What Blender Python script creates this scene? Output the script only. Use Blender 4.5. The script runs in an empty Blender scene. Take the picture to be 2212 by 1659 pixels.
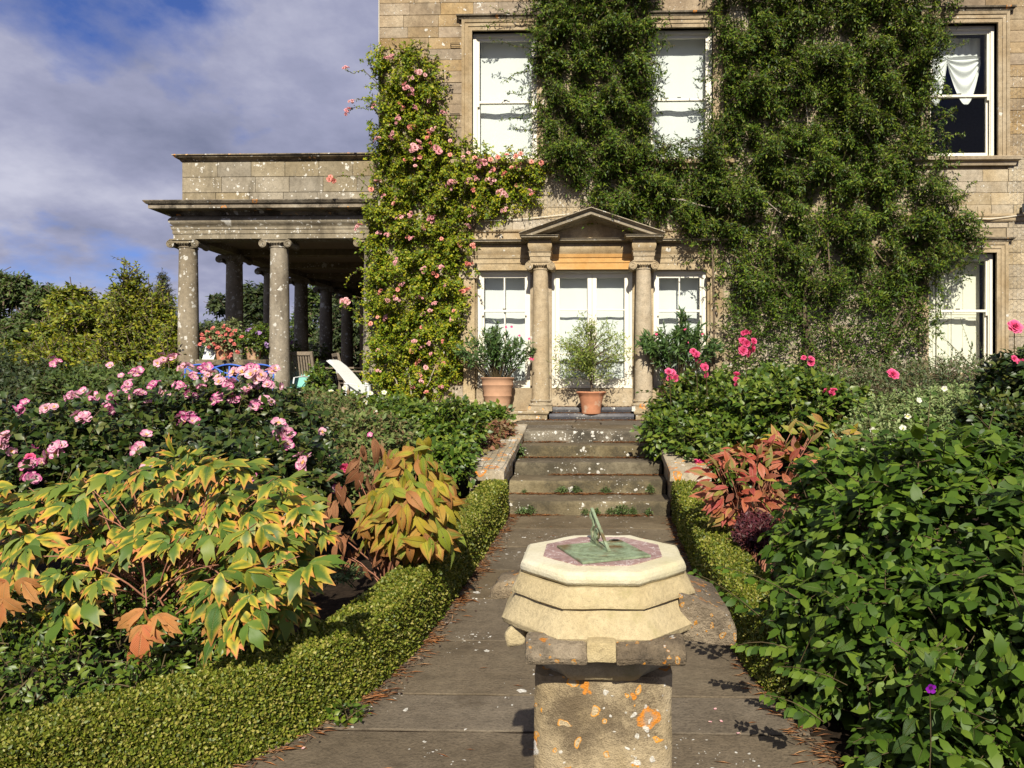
import bpy, bmesh, math, random
import numpy as np
from mathutils import Vector, Matrix
R = math.radians
rng = np.random.default_rng(7)
random.seed(7)
scene = bpy.context.scene
COL = scene.collection

# ------------------------------------------------------------------ camera, sky, sun, exposure
FPX, CX, CY, PSI, HC = 1534.0, 1250.0, 818.0, R(1.5), 1.43      # photo measured at 2212 x 1659
SP, CP = math.sin(PSI), math.cos(PSI)
cam_d = bpy.data.cameras.new('camera')
cam = bpy.data.objects.new('camera', cam_d); COL.objects.link(cam)
cam_d.sensor_fit = 'HORIZONTAL'; cam_d.sensor_width = 17.3; cam_d.lens = 17.3 * FPX / 2212
cam_d.shift_x = -(CX - 1106) / 2212; cam_d.shift_y = -(829.5 - CY) / 2212
cam_d.clip_start = 0.05; cam_d.clip_end = 3000
cam.location = (0, 0, HC); cam.rotation_euler = (R(90), 0, PSI)
scene.camera = cam
SUN_EL, SUN_AZ = R(38), R(4)          # azimuth measured from straight behind the camera towards its right
world = bpy.data.worlds.new('World'); scene.world = world; world.use_nodes = True
SKY = (0.33, 0.45, 9.15, 0.82)
def build_sky():
    nt = world.node_tree; nt.nodes.clear(); N = nt.nodes.new; L = nt.links.new
    out = N('ShaderNodeOutputWorld')
    sky = N('ShaderNodeTexSky'); sky.sky_type = 'NISHITA'; sky.sun_disc = False
    sky.sun_elevation = SUN_EL; sky.sun_rotation = R(180) - SUN_AZ; sky.air_density = 1.0; sky.dust_density = 0.2; sky.ozone_density = 4.0
    bg = N('ShaderNodeBackground'); bg.inputs[1].default_value = 0.062
    tint = N('ShaderNodeMix'); tint.data_type = 'RGBA'; tint.blend_type = 'MULTIPLY'; tint.inputs[0].default_value = 1.0; L(sky.outputs[0], tint.inputs[6]); tint.inputs[7].default_value = (0.62, 0.70, 1.15, 1); L(tint.outputs[2], bg.inputs[0])
    tc = N('ShaderNodeTexCoord'); sep = N('ShaderNodeSeparateXYZ'); L(tc.outputs['Generated'], sep.inputs[0])
    zz = N('ShaderNodeMath'); zz.operation = 'MAXIMUM'; L(sep.outputs[2], zz.inputs[0]); zz.inputs[1].default_value = 0.0
    za = N('ShaderNodeMath'); za.operation = 'ADD'; L(zz.outputs[0], za.inputs[0]); za.inputs[1].default_value = 0.34
    dx = N('ShaderNodeMath'); dx.operation = 'DIVIDE'; L(sep.outputs[0], dx.inputs[0]); L(za.outputs[0], dx.inputs[1])
    dy = N('ShaderNodeMath'); dy.operation = 'DIVIDE'; L(sep.outputs[1], dy.inputs[0]); L(za.outputs[0], dy.inputs[1])
    cb = N('ShaderNodeCombineXYZ'); L(dx.outputs[0], cb.inputs[0]); L(dy.outputs[0], cb.inputs[1])
    mp = N('ShaderNodeMapping'); L(cb.outputs[0], mp.inputs[0]); mp.inputs['Location'].default_value = (SKY[2], SKY[3], 0); mp.inputs['Rotation'].default_value = (0, 0, R(25)); mp.inputs['Scale'].default_value = (1, 1.0, 1)
    n1 = N('ShaderNodeTexNoise'); n1.inputs['Scale'].default_value = 1.9; n1.inputs['Detail'].default_value = 9; n1.inputs['Roughness'].default_value = 0.55; n1.inputs['Distortion'].default_value = 0.05
    L(mp.outputs[0], n1.inputs[0])
    cov = N('ShaderNodeValToRGB'); cov.color_ramp.elements[0].position = SKY[0]; cov.color_ramp.elements[1].position = SKY[1]
    cov.color_ramp.elements[0].color = (0, 0, 0, 1); cov.color_ramp.elements[1].color = (1, 1, 1, 1); L(n1.outputs[0], cov.inputs[0])
    n2 = N('ShaderNodeTexNoise'); n2.inputs['Scale'].default_value = 3.0; n2.inputs['Detail'].default_value = 9; n2.inputs['Roughness'].default_value = 0.56
    mp2 = N('ShaderNodeMapping'); L(cb.outputs[0], mp2.inputs[0]); mp2.inputs['Location'].default_value = (7.3, 4.4, 0); L(mp2.outputs[0], n2.inputs[0])
    shade = N('ShaderNodeValToRGB'); e = shade.color_ramp.elements
    e[0].position = 0.30; e[0].color = (0.14, 0.155, 0.235, 1); e[1].position = 0.70; e[1].color = (0.39, 0.395, 0.48, 1)
    m = e.new(0.5); m.color = (0.235, 0.245, 0.345, 1)
    L(n2.outputs[0], shade.inputs[0])
    cl = N('ShaderNodeBackground'); L(shade.outputs[0], cl.inputs[0]); cl.inputs[1].default_value = 1.0
    mx = N('ShaderNodeMixShader'); L(cov.outputs[0], mx.inputs[0]); L(bg.outputs[0], mx.inputs[1]); L(cl.outputs[0], mx.inputs[2])
    L(mx.outputs[0], out.inputs[0])
build_sky()
sun_d = bpy.data.lights.new('sun', 'SUN'); sun_d.energy = 5.0; sun_d.angle = R(0.53); sun_d.color = (1.0, 0.93, 0.80)
sun = bpy.data.objects.new('sun', sun_d); COL.objects.link(sun)
sun_dir = Vector((-math.sin(SUN_AZ) * math.cos(SUN_EL), math.cos(SUN_AZ) * math.cos(SUN_EL), -math.sin(SUN_EL)))
sun.rotation_euler = sun_dir.to_track_quat('-Z', 'Y').to_euler(); sun.location = (2, -20, 20)
vs = scene.view_settings; vs.view_transform = 'Standard'; vs.look = 'None'; vs.exposure = 0.6; vs.gamma = 1.0; vs.use_curve_mapping = False
scene.cycles.max_bounces = 6; scene.cycles.transparent_max_bounces = 12
scene.cycles.diffuse_bounces = 3; scene.cycles.transmission_bounces = 4; scene.cycles.glossy_bounces = 2

# ------------------------------------------------------------------ helpers
def onY(px, py, Y):
    a = (px - CX) / FPX
    X = Y * (a * CP - SP) / (CP + a * SP)
    zc = -X * SP + Y * CP
    return X, HC - (py - CY) / FPX * zc
def ZX(px, py, Y): X, Z = onY(px, py, Y); return Vector((X, Y, Z))
def onZ(px, py, z=0.0):
    zc = FPX * (HC - z) / (py - CY); xc = (px - CX) / FPX * zc
    return Vector((xc * CP - zc * SP, xc * SP + zc * CP, z))
def project(P):
    P = np.asarray(P); xc = P[..., 0] * CP + P[..., 1] * SP; zc = -P[..., 0] * SP + P[..., 1] * CP
    zc = np.maximum(zc, 0.05)
    return np.stack([CX + FPX * xc / zc, CY - FPX * (P[..., 2] - HC) / zc, zc], -1)
WM = {}
I4 = Matrix.Identity(4)
def root(name, label, cat, loc=(0, 0, 0), group=None):
    o = bpy.data.objects.new(name, None); COL.objects.link(o); o.location = loc; o.empty_display_size = 0.1
    o['label'] = label; o['category'] = cat
    if group: o['group'] = group
    WM[o.name] = Matrix.Translation(loc); return o
def add(name, mesh, mat=None, parent=None, M=None, smooth=False):
    o = bpy.data.objects.new(name, mesh); COL.objects.link(o)
    if mat is not None and len(mesh.materials) == 0: mesh.materials.append(mat)
    M = M if M is not None else I4
    if parent is not None:
        o.parent = parent; o.matrix_parent_inverse = WM[parent.name].inverted()
    o.matrix_basis = M; WM[o.name] = M.copy(); return o
def tag(o, label, cat, group=None):
    o['label'] = label; o['category'] = cat
    if group: o['group'] = group
    return o
def struct(o): o['kind'] = 'structure'; return o
def stuff(o): o['kind'] = 'stuff'; return o
def dup(r, loc, rz=0.0, label=None, scale=1.0):
    c = r.copy(); COL.objects.link(c); c.location = loc; c.rotation_euler = (0, 0, rz); c.scale = (scale,) * 3
    if label: c['label'] = label
    WM[c.name] = Matrix.Translation(loc)
    for ch in list(r.children):
        k = ch.copy(); COL.objects.link(k); k.parent = c
        for g in list(ch.children):
            q = g.copy(); COL.objects.link(q); q.parent = k
    return c
def TR(loc, rz=0.0, s=1.0, rx=0.0, ry=0.0):
    return Matrix.Translation(loc) @ Matrix.Rotation(rz, 4, 'Z') @ Matrix.Rotation(ry, 4, 'Y') @ Matrix.Rotation(rx, 4, 'X') @ Matrix.Diagonal((s, s, s, 1))

class MB:
    def __init__(s): s.v = []; s.f = []
    def quadstrip(s, rings, closed=True, cap=True):
        b = len(s.v); n = len(rings[0])
        for r in rings: s.v += [tuple(p) for p in r]
        for i in range(len(rings) - 1):
            for j in range(n if closed else n - 1):
                k = (j + 1) % n
                s.f.append((b + i * n + j, b + i * n + k, b + (i + 1) * n + k, b + (i + 1) * n + j))
        if cap:
            s.f.append(tuple(b + j for j in range(n))[::-1]); e = b + (len(rings) - 1) * n
            s.f.append(tuple(e + j for j in range(n)))
        return s
    def box(s, x0, x1, y0, y1, z0, z1):
        return s.quadstrip([[(x0, y0, z), (x1, y0, z), (x1, y1, z), (x0, y1, z)] for z in (z0, z1)])
    def beam(s, a, b, w, h, up=(0, 0, 1)):
        a = Vector(a); b = Vector(b); d = (b - a).normalized(); u = Vector(up); sd = d.cross(u)
        if sd.length < 1e-4: sd = d.cross(Vector((0, 1, 0)))
        sd.normalize(); u = sd.cross(d).normalized()
        rr = []
        for p in (a, b): rr.append([p + sd * w / 2 * i + u * h / 2 * j for i, j in ((-1, -1), (1, -1), (1, 1), (-1, 1))])
        return s.quadstrip(rr)
    def tube(s, pts, rad, n=6, cap=True):
        pts = [Vector(p) for p in pts]
        if not hasattr(rad, '__len__'): rad = [rad] * len(pts)
        rings = []; u = None
        for i, p in enumerate(pts):
            d = (pts[min(i + 1, len(pts) - 1)] - pts[max(i - 1, 0)])
            d = d.normalized() if d.length > 1e-9 else Vector((0, 0, 1))
            if u is None:
                u = d.cross(Vector((0.31, 0.2, 0.93)));  u = u if u.length > 1e-3 else d.cross(Vector((1, 0, 0)))
            u = (u - d * u.dot(d)).normalized(); w = d.cross(u)
            rings.append([p + (u * math.cos(2 * math.pi * k / n) + w * math.sin(2 * math.pi * k / n)) * rad[i] for k in range(n)])
        return s.quadstrip(rings, cap=cap)
    def lathe(s, prof, c=(0, 0, 0), n=24, rot=0.0, cap=True):
        return s.quadstrip([[(c[0] + r * math.cos(rot + 2 * math.pi * k / n), c[1] + r * math.sin(rot + 2 * math.pi * k / n), c[2] + z) for k in range(n)] for r, z in prof], cap=cap)
    def sweep(s, path, prof, out=1, closed=False):
        """profile (offset, z) swept along a plan polyline with mitred corners; offset is to the right of travel * out"""
        P = [Vector(p).to_2d() for p in path]; n = len(P); rings = []
        for i in range(n):
            if closed: a, b = P[i] - P[i - 1], P[(i + 1) % n] - P[i]
            else: a = P[i] - P[i - 1] if i else P[1] - P[0]; b = P[i + 1] - P[i] if i < n - 1 else P[i] - P[i - 1]
            na = Vector((a.y, -a.x)).normalized(); nb = Vector((b.y, -b.x)).normalized()
            m = (na + nb); m = m / max(m.dot(na), 0.2) if m.length > 1e-6 else na
            rings.append([(P[i].x + m.x * o * out, P[i].y + m.y * o * out, z) for o, z in prof])
        if closed: rings.append(rings[0])
        return s.quadstrip(rings, closed=True, cap=not closed)
    def frameXZ(s, pts, prof, closed=False):
        """profile (outward offset in plane, y) swept along a polyline in the XZ plane (offset to the left of travel)"""
        P = [Vector(p) for p in pts]; n = len(P); rings = []
        for i in range(n):
            if closed: a, b = P[i] - P[i - 1], P[(i + 1) % n] - P[i]
            else: a = P[i] - P[i - 1] if i else P[1] - P[0]; b = P[i + 1] - P[i] if i < n - 1 else P[i] - P[i - 1]
            na = Vector((-a.y, a.x)).normalized(); nb = Vector((-b.y, b.x)).normalized()
            m = na + nb; m = m / max(m.dot(na), 0.2)
            rings.append([(P[i].x + m.x * o, y, P[i].y + m.y * o) for o, y in prof])
        if closed: rings.append(rings[0])
        return s.quadstrip(rings, closed=True, cap=not closed)
    def mesh(s, name='m', smooth=False, bevel=0.0, angle=40, sub=0, noise=0.0, nscale=6.0, seed=0.0):
        bm = bmesh.new(); vs_ = [bm.verts.new(p) for p in s.v]
        for f in s.f:
            try: bm.faces.new([vs_[i] for i in f])
            except ValueError: pass
        bmesh.ops.recalc_face_normals(bm, faces=bm.faces)
        if bevel:
            ed = [e for e in bm.edges if len(e.link_faces) == 2 and e.calc_face_angle(0) > R(30)]
            bmesh.ops.bevel(bm, geom=ed, offset=bevel, segments=2, affect='EDGES', profile=0.6)
        if sub:
            bmesh.ops.subdivide_edges(bm, edges=bm.edges[:], cuts=sub, use_grid_fill=True)
        if noise:
            from mathutils import noise as nz
            bm.normal_update()
            for v in bm.verts:
                v.co += v.normal * noise * (nz.noise(v.co * nscale + Vector((seed, 0, 0))) + 0.5 * nz.noise(v.co * nscale * 2.7 + Vector((0, seed, 0))))
        me = bpy.data.meshes.new(name); bm.to_mesh(me); bm.free()
        if smooth:
            for p in me.polygons: p.use_smooth = True
            me.set_sharp_from_angle(angle=R(angle))
        return me

# ------------------------------------------------------------------ materials
def c4(c): return (c[0], c[1], c[2], 1.0)
class NT:
    def __init__(s, name):
        s.m = bpy.data.materials.new(name); s.m.use_nodes = True; s.t = s.m.node_tree; s.t.nodes.clear()
        s.out = s.n('ShaderNodeOutputMaterial')
    def n(s, t, **kw):
        x = s.t.nodes.new(t)
        for k, v in kw.items(): setattr(x, k, v)
        return x
    def l(s, a, b): s.t.links.new(a, b)
    def put(s, v, sock):
        if v is None: return
        if hasattr(v, 'is_linked') or hasattr(v, 'links'): s.l(v, sock)
        else:
            sock.default_value = v
    def math(s, op, a, b=None, c=None, clamp=False):
        x = s.n('ShaderNodeMath', operation=op, use_clamp=clamp); s.put(a, x.inputs[0]); s.put(b, x.inputs[1]); s.put(c, x.inputs[2]); return x.outputs[0]
    def mix(s, f, a, b, mode='MIX'):
        x = s.n('ShaderNodeMix', data_type='RGBA', blend_type=mode); s.put(f, x.inputs[0]); s.put(a, x.inputs[6]); s.put(b, x.inputs[7]); return x.outputs[2]
    def noise(s, sc, det=6, rough=0.55, vec=None, dist=0.0):
        x = s.n('ShaderNodeTexNoise'); x.inputs['Scale'].default_value = sc; x.inputs['Detail'].default_value = det; x.inputs['Roughness'].default_value = rough; x.inputs['Distortion'].default_value = dist
        if vec is not None: s.l(vec, x.inputs['Vector'])
        return x.outputs[0]
    def voro(s, sc, vec=None, rnd=1.0, feat='F1'):
        x = s.n('ShaderNodeTexVoronoi', feature=feat); x.inputs['Scale'].default_value = sc; x.inputs['Randomness'].default_value = rnd
        if vec is not None: s.l(vec, x.inputs['Vector'])
        return x.outputs
    def ramp(s, f, stops, interp='LINEAR'):
        x = s.n('ShaderNodeValToRGB'); x.color_ramp.interpolation = interp; e = x.color_ramp.elements
        while len(e) < len(stops): e.new(0.5)
        for i, (p, c) in enumerate(stops):
            e[i].position = p; e[i].color = c4(c) if hasattr(c, '__len__') else (c, c, c, 1)
        s.put(f, x.inputs[0]); return x.outputs[0]
    def step(s, f, a, b):
        x = s.n('ShaderNodeMapRange', interpolation_type='SMOOTHSTEP'); s.put(f, x.inputs[0]); x.inputs[1].default_value = a; x.inputs[2].default_value = b; return x.outputs[0]
    def pos(s): return s.n('ShaderNodeNewGeometry').outputs['Position']
    def bump(s, h, st=0.3, dist=0.02, nrm=None):
        x = s.n('ShaderNodeBump'); x.inputs['Strength'].default_value = st; x.inputs['Distance'].default_value = dist; s.l(h, x.inputs['Height'])
        if nrm is not None: s.l(nrm, x.inputs['Normal'])
        return x.outputs[0]
    def bsdf(s, col, rough=0.8, spec=0.3, nrm=None, metal=0.0):
        x = s.n('ShaderNodeBsdfPrincipled'); s.put(c4(col) if isinstance(col, (tuple, list)) else col, x.inputs['Base Color']); s.put(rough, x.inputs['Roughness'])
        x.inputs['Specular IOR Level'].default_value = spec; x.inputs['Metallic'].default_value = metal
        if nrm is not None: s.l(nrm, x.inputs['Normal'])
        return x.outputs[0]
    def done(s, sh): s.l(sh, s.out.inputs[0]); return s.m

def stone(name, c1, c2, c3, scale=1.0, rand=0.25, dark=0.4, darkc=(0.045, 0.038, 0.028), lichen=0.3, lsize=1.0, orange=0.0, bump=0.5, pos='world', rough=0.88, streak=False, moss=0.0, mott=1.0, grain=1.0, lset=((6.5, 0.55), (15.0, 1.0), (34.0, 1.0))):
    c1, c2, c3 = [tuple(q * 0.86 for q in c) for c in (c1, c2, c3)]
    t = NT(name)
    p = t.pos() if pos == 'world' else t.n('ShaderNodeTexCoord').outputs['Object']
    n1 = t.noise(1.7 * scale, 4, 0.6, p, 0.4); col = t.ramp(n1, [(0.32, c1), (0.52, c2), (0.70, c3)])
    oi = t.n('ShaderNodeObjectInfo').outputs['Random']
    wn = t.n('ShaderNodeTexWhiteNoise', noise_dimensions='1D'); t.l(oi, wn.inputs['W'])
    hs = t.n('ShaderNodeHueSaturation'); t.l(col, hs.inputs['Color'])
    t.l(t.math('ADD', 1.0 - rand * 0.6, t.math('MULTIPLY', oi, rand * 1.2)), hs.inputs['Value'])
    t.l(t.math('ADD', 1.0 - rand, t.math('MULTIPLY', wn.outputs['Value'], rand * 2)), hs.inputs['Saturation'])
    col = hs.outputs[0]
    fine = t.noise(70 * scale * grain, 2, 0.65, p); col = t.mix(0.75, col, t.ramp(fine, [(0.25, 1 - 0.5 * mott), (0.5, 0.95), (0.75, 1 + 0.15 * mott)]), 'MULTIPLY')
    med = t.noise(14 * scale * grain, 3, 0.7, p); col = t.mix(0.6, col, t.ramp(med, [(0.3, 1 - 0.4 * mott), (0.55, 1.0), (0.75, 1.1)]), 'MULTIPLY')
    if dark:
        pv = p
        if streak:
            mp = t.n('ShaderNodeMapping'); t.l(p, mp.inputs[0]); mp.inputs['Scale'].default_value = (1, 1, 0.25); pv = mp.outputs[0]
        d = t.noise(2.6 * scale, 5, 0.68, pv); d2 = fine
        dm = t.step(t.math('ADD', d, t.math('MULTIPLY', t.math('SUBTRACT', d2, 0.5), 0.45)), 0.66 - 0.3 * dark, 0.82 - 0.25 * dark)
        col = t.mix(t.math('MULTIPLY', dm, min(1.0, 0.45 + dark * 0.5)), col, c4(darkc))
    h = t.math('ADD', t.math('MULTIPLY', fine, 0.5), med)
    dist = t.n('ShaderNodeVectorMath', operation='ADD'); dn = t.n('ShaderNodeTexNoise'); dn.inputs['Scale'].default_value = 16 * scale; t.l(p, dn.inputs['Vector'])
    sc = t.n('ShaderNodeVectorMath', operation='SCALE'); t.l(dn.outputs['Color'], sc.inputs[0]); sc.inputs['Scale'].default_value = 0.075 / scale
    t.l(p, dist.inputs[0]); t.l(sc.outputs[0], dist.inputs[1]); pd = dist.outputs[0]
    if orange:
        for ss, (o1, o2) in ((7.0, ((0.55, 0.20, 0.02), (0.30, 0.22, 0.15))), (15.0, ((0.60, 0.26, 0.03), (0.45, 0.36, 0.22)))):
            v = t.voro(ss * scale / lsize, pd); sepc = t.n('ShaderNodeSeparateColor'); t.l(v['Color'], sepc.inputs[0])
            on = t.math('GREATER_THAN', sepc.outputs[1], 1.0 - orange)
            rad = t.math('ADD', 0.22, t.math('MULTIPLY', sepc.outputs[2], 0.2))
            rr = t.math('DIVIDE', v['Distance'], rad)
            disc = t.math('MULTIPLY', on, t.math('SUBTRACT', 1.0, t.step(rr, 0.92, 1.05)))
            ring = t.step(rr, 0.5, 0.85)
            cc = t.mix(ring, c4(o2), c4(o1)); col = t.mix(t.math('MULTIPLY', disc, t.step(fine, 0.28, 0.5)), col, cc)
    if lichen:
        clus = t.step(t.noise(2.1 * scale, 2, 0.5, p), 0.42, 0.6)
        for ss, k in lset:
            v = t.voro(ss * scale / lsize, pd); sepc = t.n('ShaderNodeSeparateColor'); t.l(v['Color'], sepc.inputs[0])
            on = t.math('GREATER_THAN', t.math('ADD', sepc.outputs[0], t.math('MULTIPLY', clus, 0.25)), 1.22 - lichen * 0.5 * k)
            rr = t.math('DIVIDE', v['Distance'], t.math('ADD', 0.16, t.math('MULTIPLY', sepc.outputs[2], 0.24)))
            disc = t.math('MULTIPLY', on, t.math('SUBTRACT', 1.0, t.step(rr, 0.85, 1.08)))
            cc = t.mix(t.step(fine, 0.4, 0.62), c4((0.42, 0.40, 0.34)), c4((0.68, 0.66, 0.60)))
            col = t.mix(t.math('MULTIPLY', disc, 0.88), col, cc); h = t.math('ADD', h, t.math('MULTIPLY', disc, 0.15))
    if moss:
        mm = t.step(t.noise(3.2 * scale, 4, 0.7, p), 0.72 - 0.25 * moss, 0.84 - 0.2 * moss)
        col = t.mix(t.math('MULTIPLY', mm, 0.8), col, c4((0.05, 0.065, 0.015)))
    return t.done(t.bsdf(col, rough, 0.2, t.bump(h, bump, 0.012)))

def plain(name, col, rough=0.6, spec=0.3, var=0.12, nscale=20, bump=0.1, metal=0.0, worn=None):
    t = NT(name); p = t.n('ShaderNodeTexCoord').outputs['Object']; n = t.noise(nscale, 6, 0.6, p)
    cc = t.mix(1.0, c4(col), t.ramp(n, [(0.25, 1 - var * 2), (0.75, 1 + var)]), 'MULTIPLY')
    if worn: cc = t.mix(t.step(t.noise(nscale * 0.4, 8, 0.7, p), 0.54, 0.66), cc, c4(worn))
    return t.done(t.bsdf(cc, rough, spec, t.bump(n, bump, 0.01), metal))

def leafmat(name, cols, margin=None, tip=None, rough=0.45, spec=0.4, trans=0.22, src='island', vein=0.0, mshift=0.55, mrange=0.7, tcol=None):
    t = NT(name)
    if src == 'island': rnd = t.n('ShaderNodeNewGeometry').outputs['Random Per Island']
    else: rnd = t.n('ShaderNodeObjectInfo').outputs['Random']
    wn = t.n('ShaderNodeTexWhiteNoise', noise_dimensions='1D'); t.l(rnd, wn.inputs['W'])
    k = len(cols); col = t.ramp(rnd, [((i + 0.5) / k, c) for i, c in enumerate(cols)])
    big = t.noise(0.9, 3, 0.5, t.pos()); col = t.mix(0.6, col, t.ramp(big, [(0.3, 0.72), (0.7, 1.22)]), 'MULTIPLY')
    at = t.n('ShaderNodeAttribute', attribute_name='luv'); sp = t.n('ShaderNodeSeparateXYZ'); t.l(at.outputs['Vector'], sp.inputs[0]); u, v = sp.outputs[0], sp.outputs[1]
    if margin:
        q = t.math('ADD', t.math('ADD', t.math('MULTIPLY', v, 0.55), t.math('MULTIPLY', u, 0.45)), t.math('MULTIPLY', wn.outputs['Value'], mrange))
        q = t.math('ADD', q, t.math('MULTIPLY', t.math('SUBTRACT', t.noise(34, 4, 0.65, t.pos()), 0.5), 0.8))
        col = t.mix(t.math('MULTIPLY', t.step(q, mshift + 0.05, mshift + 0.8), 0.92), col, c4(margin))
    if tip:
        q = t.math('ADD', t.math('ADD', t.math('MULTIPLY', v, 0.5), t.math('MULTIPLY', u, 0.6)), t.math('MULTIPLY', wn.outputs['Value'], 0.45))
        col = t.mix(t.step(q, 1.0, 1.45), col, c4(tip))
    nrm = None
    if vein:
        w = t.math('SINE', t.math('ADD', t.math('MULTIPLY', u, 52.0), t.math('MULTIPLY', v, -16.0)))
        vn = t.math('ADD', t.math('MULTIPLY', t.math('POWER', t.math('ABSOLUTE', w), 6.0), -0.5), t.math('MULTIPLY', t.step(v, 0.0, 0.12), 1.0))
        nrm = t.bump(vn, vein, 0.004)
        col = t.mix(t.math('MULTIPLY', t.math('SUBTRACT', 1.0, t.step(v, 0.02, 0.1)), 0.35), col, c4((0.22, 0.22, 0.09)))
    pb = t.bsdf(col, rough, spec, nrm)
    tr = t.n('ShaderNodeBsdfTranslucent'); tc_ = t.mix(1.0, col, c4(tcol or (1.25, 1.2, 0.55)), 'MULTIPLY'); t.l(tc_, tr.inputs[0])
    mx = t.n('ShaderNodeMixShader'); mx.inputs[0].default_value = trans; t.l(pb, mx.inputs[1]); t.l(tr.outputs[0], mx.inputs[2])
    return t.done(mx.outputs[0])

# ------------------------------------------------------------------ foliage
def nrmz(a): return a / np.maximum(np.linalg.norm(a, axis=-1, keepdims=True), 1e-9)
def tmesh(V, F, luv, mat, name, smooth=True):
    me = bpy.data.meshes.new(name); me.from_pydata([tuple(v) for v in V], [], [tuple(f) for f in F]); me.materials.append(mat)
    a = me.attributes.new('luv', 'FLOAT_VECTOR', 'POINT'); a.data.foreach_set('vector', np.asarray(luv, 'f').ravel())
    if smooth: me.polygons.foreach_set('use_smooth', np.ones(len(me.polygons), bool))
    return me
def bigmesh(name, V, T, luv, mat, smooth=False):
    me = bpy.data.meshes.new(name); nv, nt_ = len(V), len(T)
    me.vertices.add(nv); me.vertices.foreach_set('co', np.ascontiguousarray(V, 'f').ravel())
    me.loops.add(nt_ * 3); me.loops.foreach_set('vertex_index', np.ascontiguousarray(T, 'i').ravel())
    me.polygons.add(nt_); me.polygons.foreach_set('loop_start', np.arange(0, nt_ * 3, 3, dtype='i')); me.polygons.foreach_set('loop_total', np.full(nt_, 3, 'i'))
    if smooth: me.polygons.foreach_set('use_smooth', np.ones(nt_, bool))
    me.update(calc_edges=True)
    if luv is not None:
        a = me.attributes.new('luv', 'FLOAT_VECTOR', 'POINT'); a.data.foreach_set('vector', np.ascontiguousarray(luv, 'f').ravel())
    me.materials.append(mat); return me
def leaf_simple(w=0.5, fold=0.12, droop=0.12, tipw=0.5):
    V = np.array([(0, 0, 0), (0.45, w / 2, fold), (0.45, -w / 2, fold), (1, 0, -droop), (0.45, 0, 0.03)], float)
    T = np.array([(0, 4, 1), (0, 2, 4), (1, 4, 3), (4, 2, 3)]); L = np.array([(0, .3, 0), (.45, 1, 0), (.45, 1, 0), (1, .8, 0), (.45, 0, 0)], float)
    return V, T, L
def leaf_diamond(w=0.55, droop=0.08):
    V = np.array([(0, 0, 0), (0.5, w / 2, 0.06), (0.5, -w / 2, 0.06), (1, 0, -droop)], float); T = np.array([(0, 3, 1), (0, 2, 3)])
    return V, T, np.array([(0, .2, 0), (.5, 1, 0), (.5, 1, 0), (1, .8, 0)], float)
def leaf_grid(outline, droop=0.25, fold=0.10, wav=0.02, seed=0):
    """outline: list of (x, halfwidth); quads folded on the midrib"""
    r = random.Random(seed); V = []; L = []; T = []
    for i, (x, hw) in enumerate(outline):
        zc = -droop * x * x
        for j, k in enumerate((-1, -0.5, 0, 0.5, 1)):
            V.append((x, hw * k, zc + fold * hw * 2 * abs(k) - fold * 1.6 * hw * k * k + wav * math.sin(9 * x + 3 * k + seed) * abs(k))); L.append((x, abs(k), 0))
    for i in range(len(outline) - 1):
        for j in range(4):
            a = i * 5 + j; T += [(a, a + 5, a + 6), (a, a + 6, a + 1)]
    return np.array(V), np.array(T), np.array(L, float)
def leaf_lobed(droop=0.3, fold=0.1, seed=0, lobe=0.33, asym=0.0):
    """tree-peony leaflet: ovate base that splits into three pointed lobes"""
    s = leaf_grid([(0, .012), (.12, .13), (.3, .22), (.5, .25), (.66, .2)], droop, fold, 0.02, seed)
    V, T, L = list(map(tuple, s[0])), list(map(tuple, s[1])), list(map(tuple, s[2]))
    def tipz(x, y): return -droop * x * x * 1.1 + fold * abs(y) * 0.5
    b = len(V)
    # side lobes and middle lobe grow from the last rows
    for sgn, e0, e1 in ((-1, 15, 20), (1, 19, 24)):
        tx, ty = 0.86 + asym * sgn, sgn * (lobe)
        V += [(tx, ty, tipz(tx, ty) - 0.03), (0.72, sgn * 0.30, tipz(.72, .3)), (0.70, sgn * 0.135, tipz(.7, .1))]; L += [(1, .9, 0), (.8, 1, 0), (.75, .8, 0)]
        o = len(V) - 3
        T += [(e0, e1, o + 1), (e1, o, o + 1), (e1, o + 2, o), (e0, e1, o + 1)][:3]
    m = len(V); V += [(1.05, 0, tipz(1.05, 0) - .04), (.84, .10, tipz(.84, .1)), (.84, -.10, tipz(.84, .1)), (.84, 0, tipz(.84, 0) + .0)]; L += [(1.1, .9, 0), (.85, .9, 0), (.85, .9, 0), (.85, 0, 0)]
    T += [(22, m + 3, m + 1), (22, m + 1, 23), (22, 21, m + 2), (22, m + 2, m + 3), (m + 3, m, m + 1), (m + 3, m + 2, m), (23, m + 1, 24), (21, 20, m + 2)]
    return np.array(V), np.array(T), np.array(L, float)
def frames(d, up):
    d = nrmz(d); n = nrmz(up - (up * d).sum(-1, keepdims=True) * d); s = np.cross(n, d); return d, s, n
def scatter(tm, P, D, U, S):
    V, T, L = tm; d, s, n = frames(D, U); S = np.asarray(S).reshape(-1, 1, 1)
    W = P[:, None, :] + S * (V[None, :, 0:1] * d[:, None] + V[None, :, 1:2] * s[:, None] + V[None, :, 2:3] * n[:, None])
    N = len(P); nv = len(V)
    return W.reshape(-1, 3), (T[None] + (np.arange(N) * nv)[:, None, None]).reshape(-1, 3), np.tile(L, (N, 1))
def merge(parts):
    Vs, Ts, Ls = [], [], []; o = 0
    for V, T, L in parts:
        if len(V) == 0: continue
        Vs.append(V); Ts.append(T + o); Ls.append(L); o += len(V)
    return np.concatenate(Vs), np.concatenate(Ts), np.concatenate(Ls)
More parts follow.
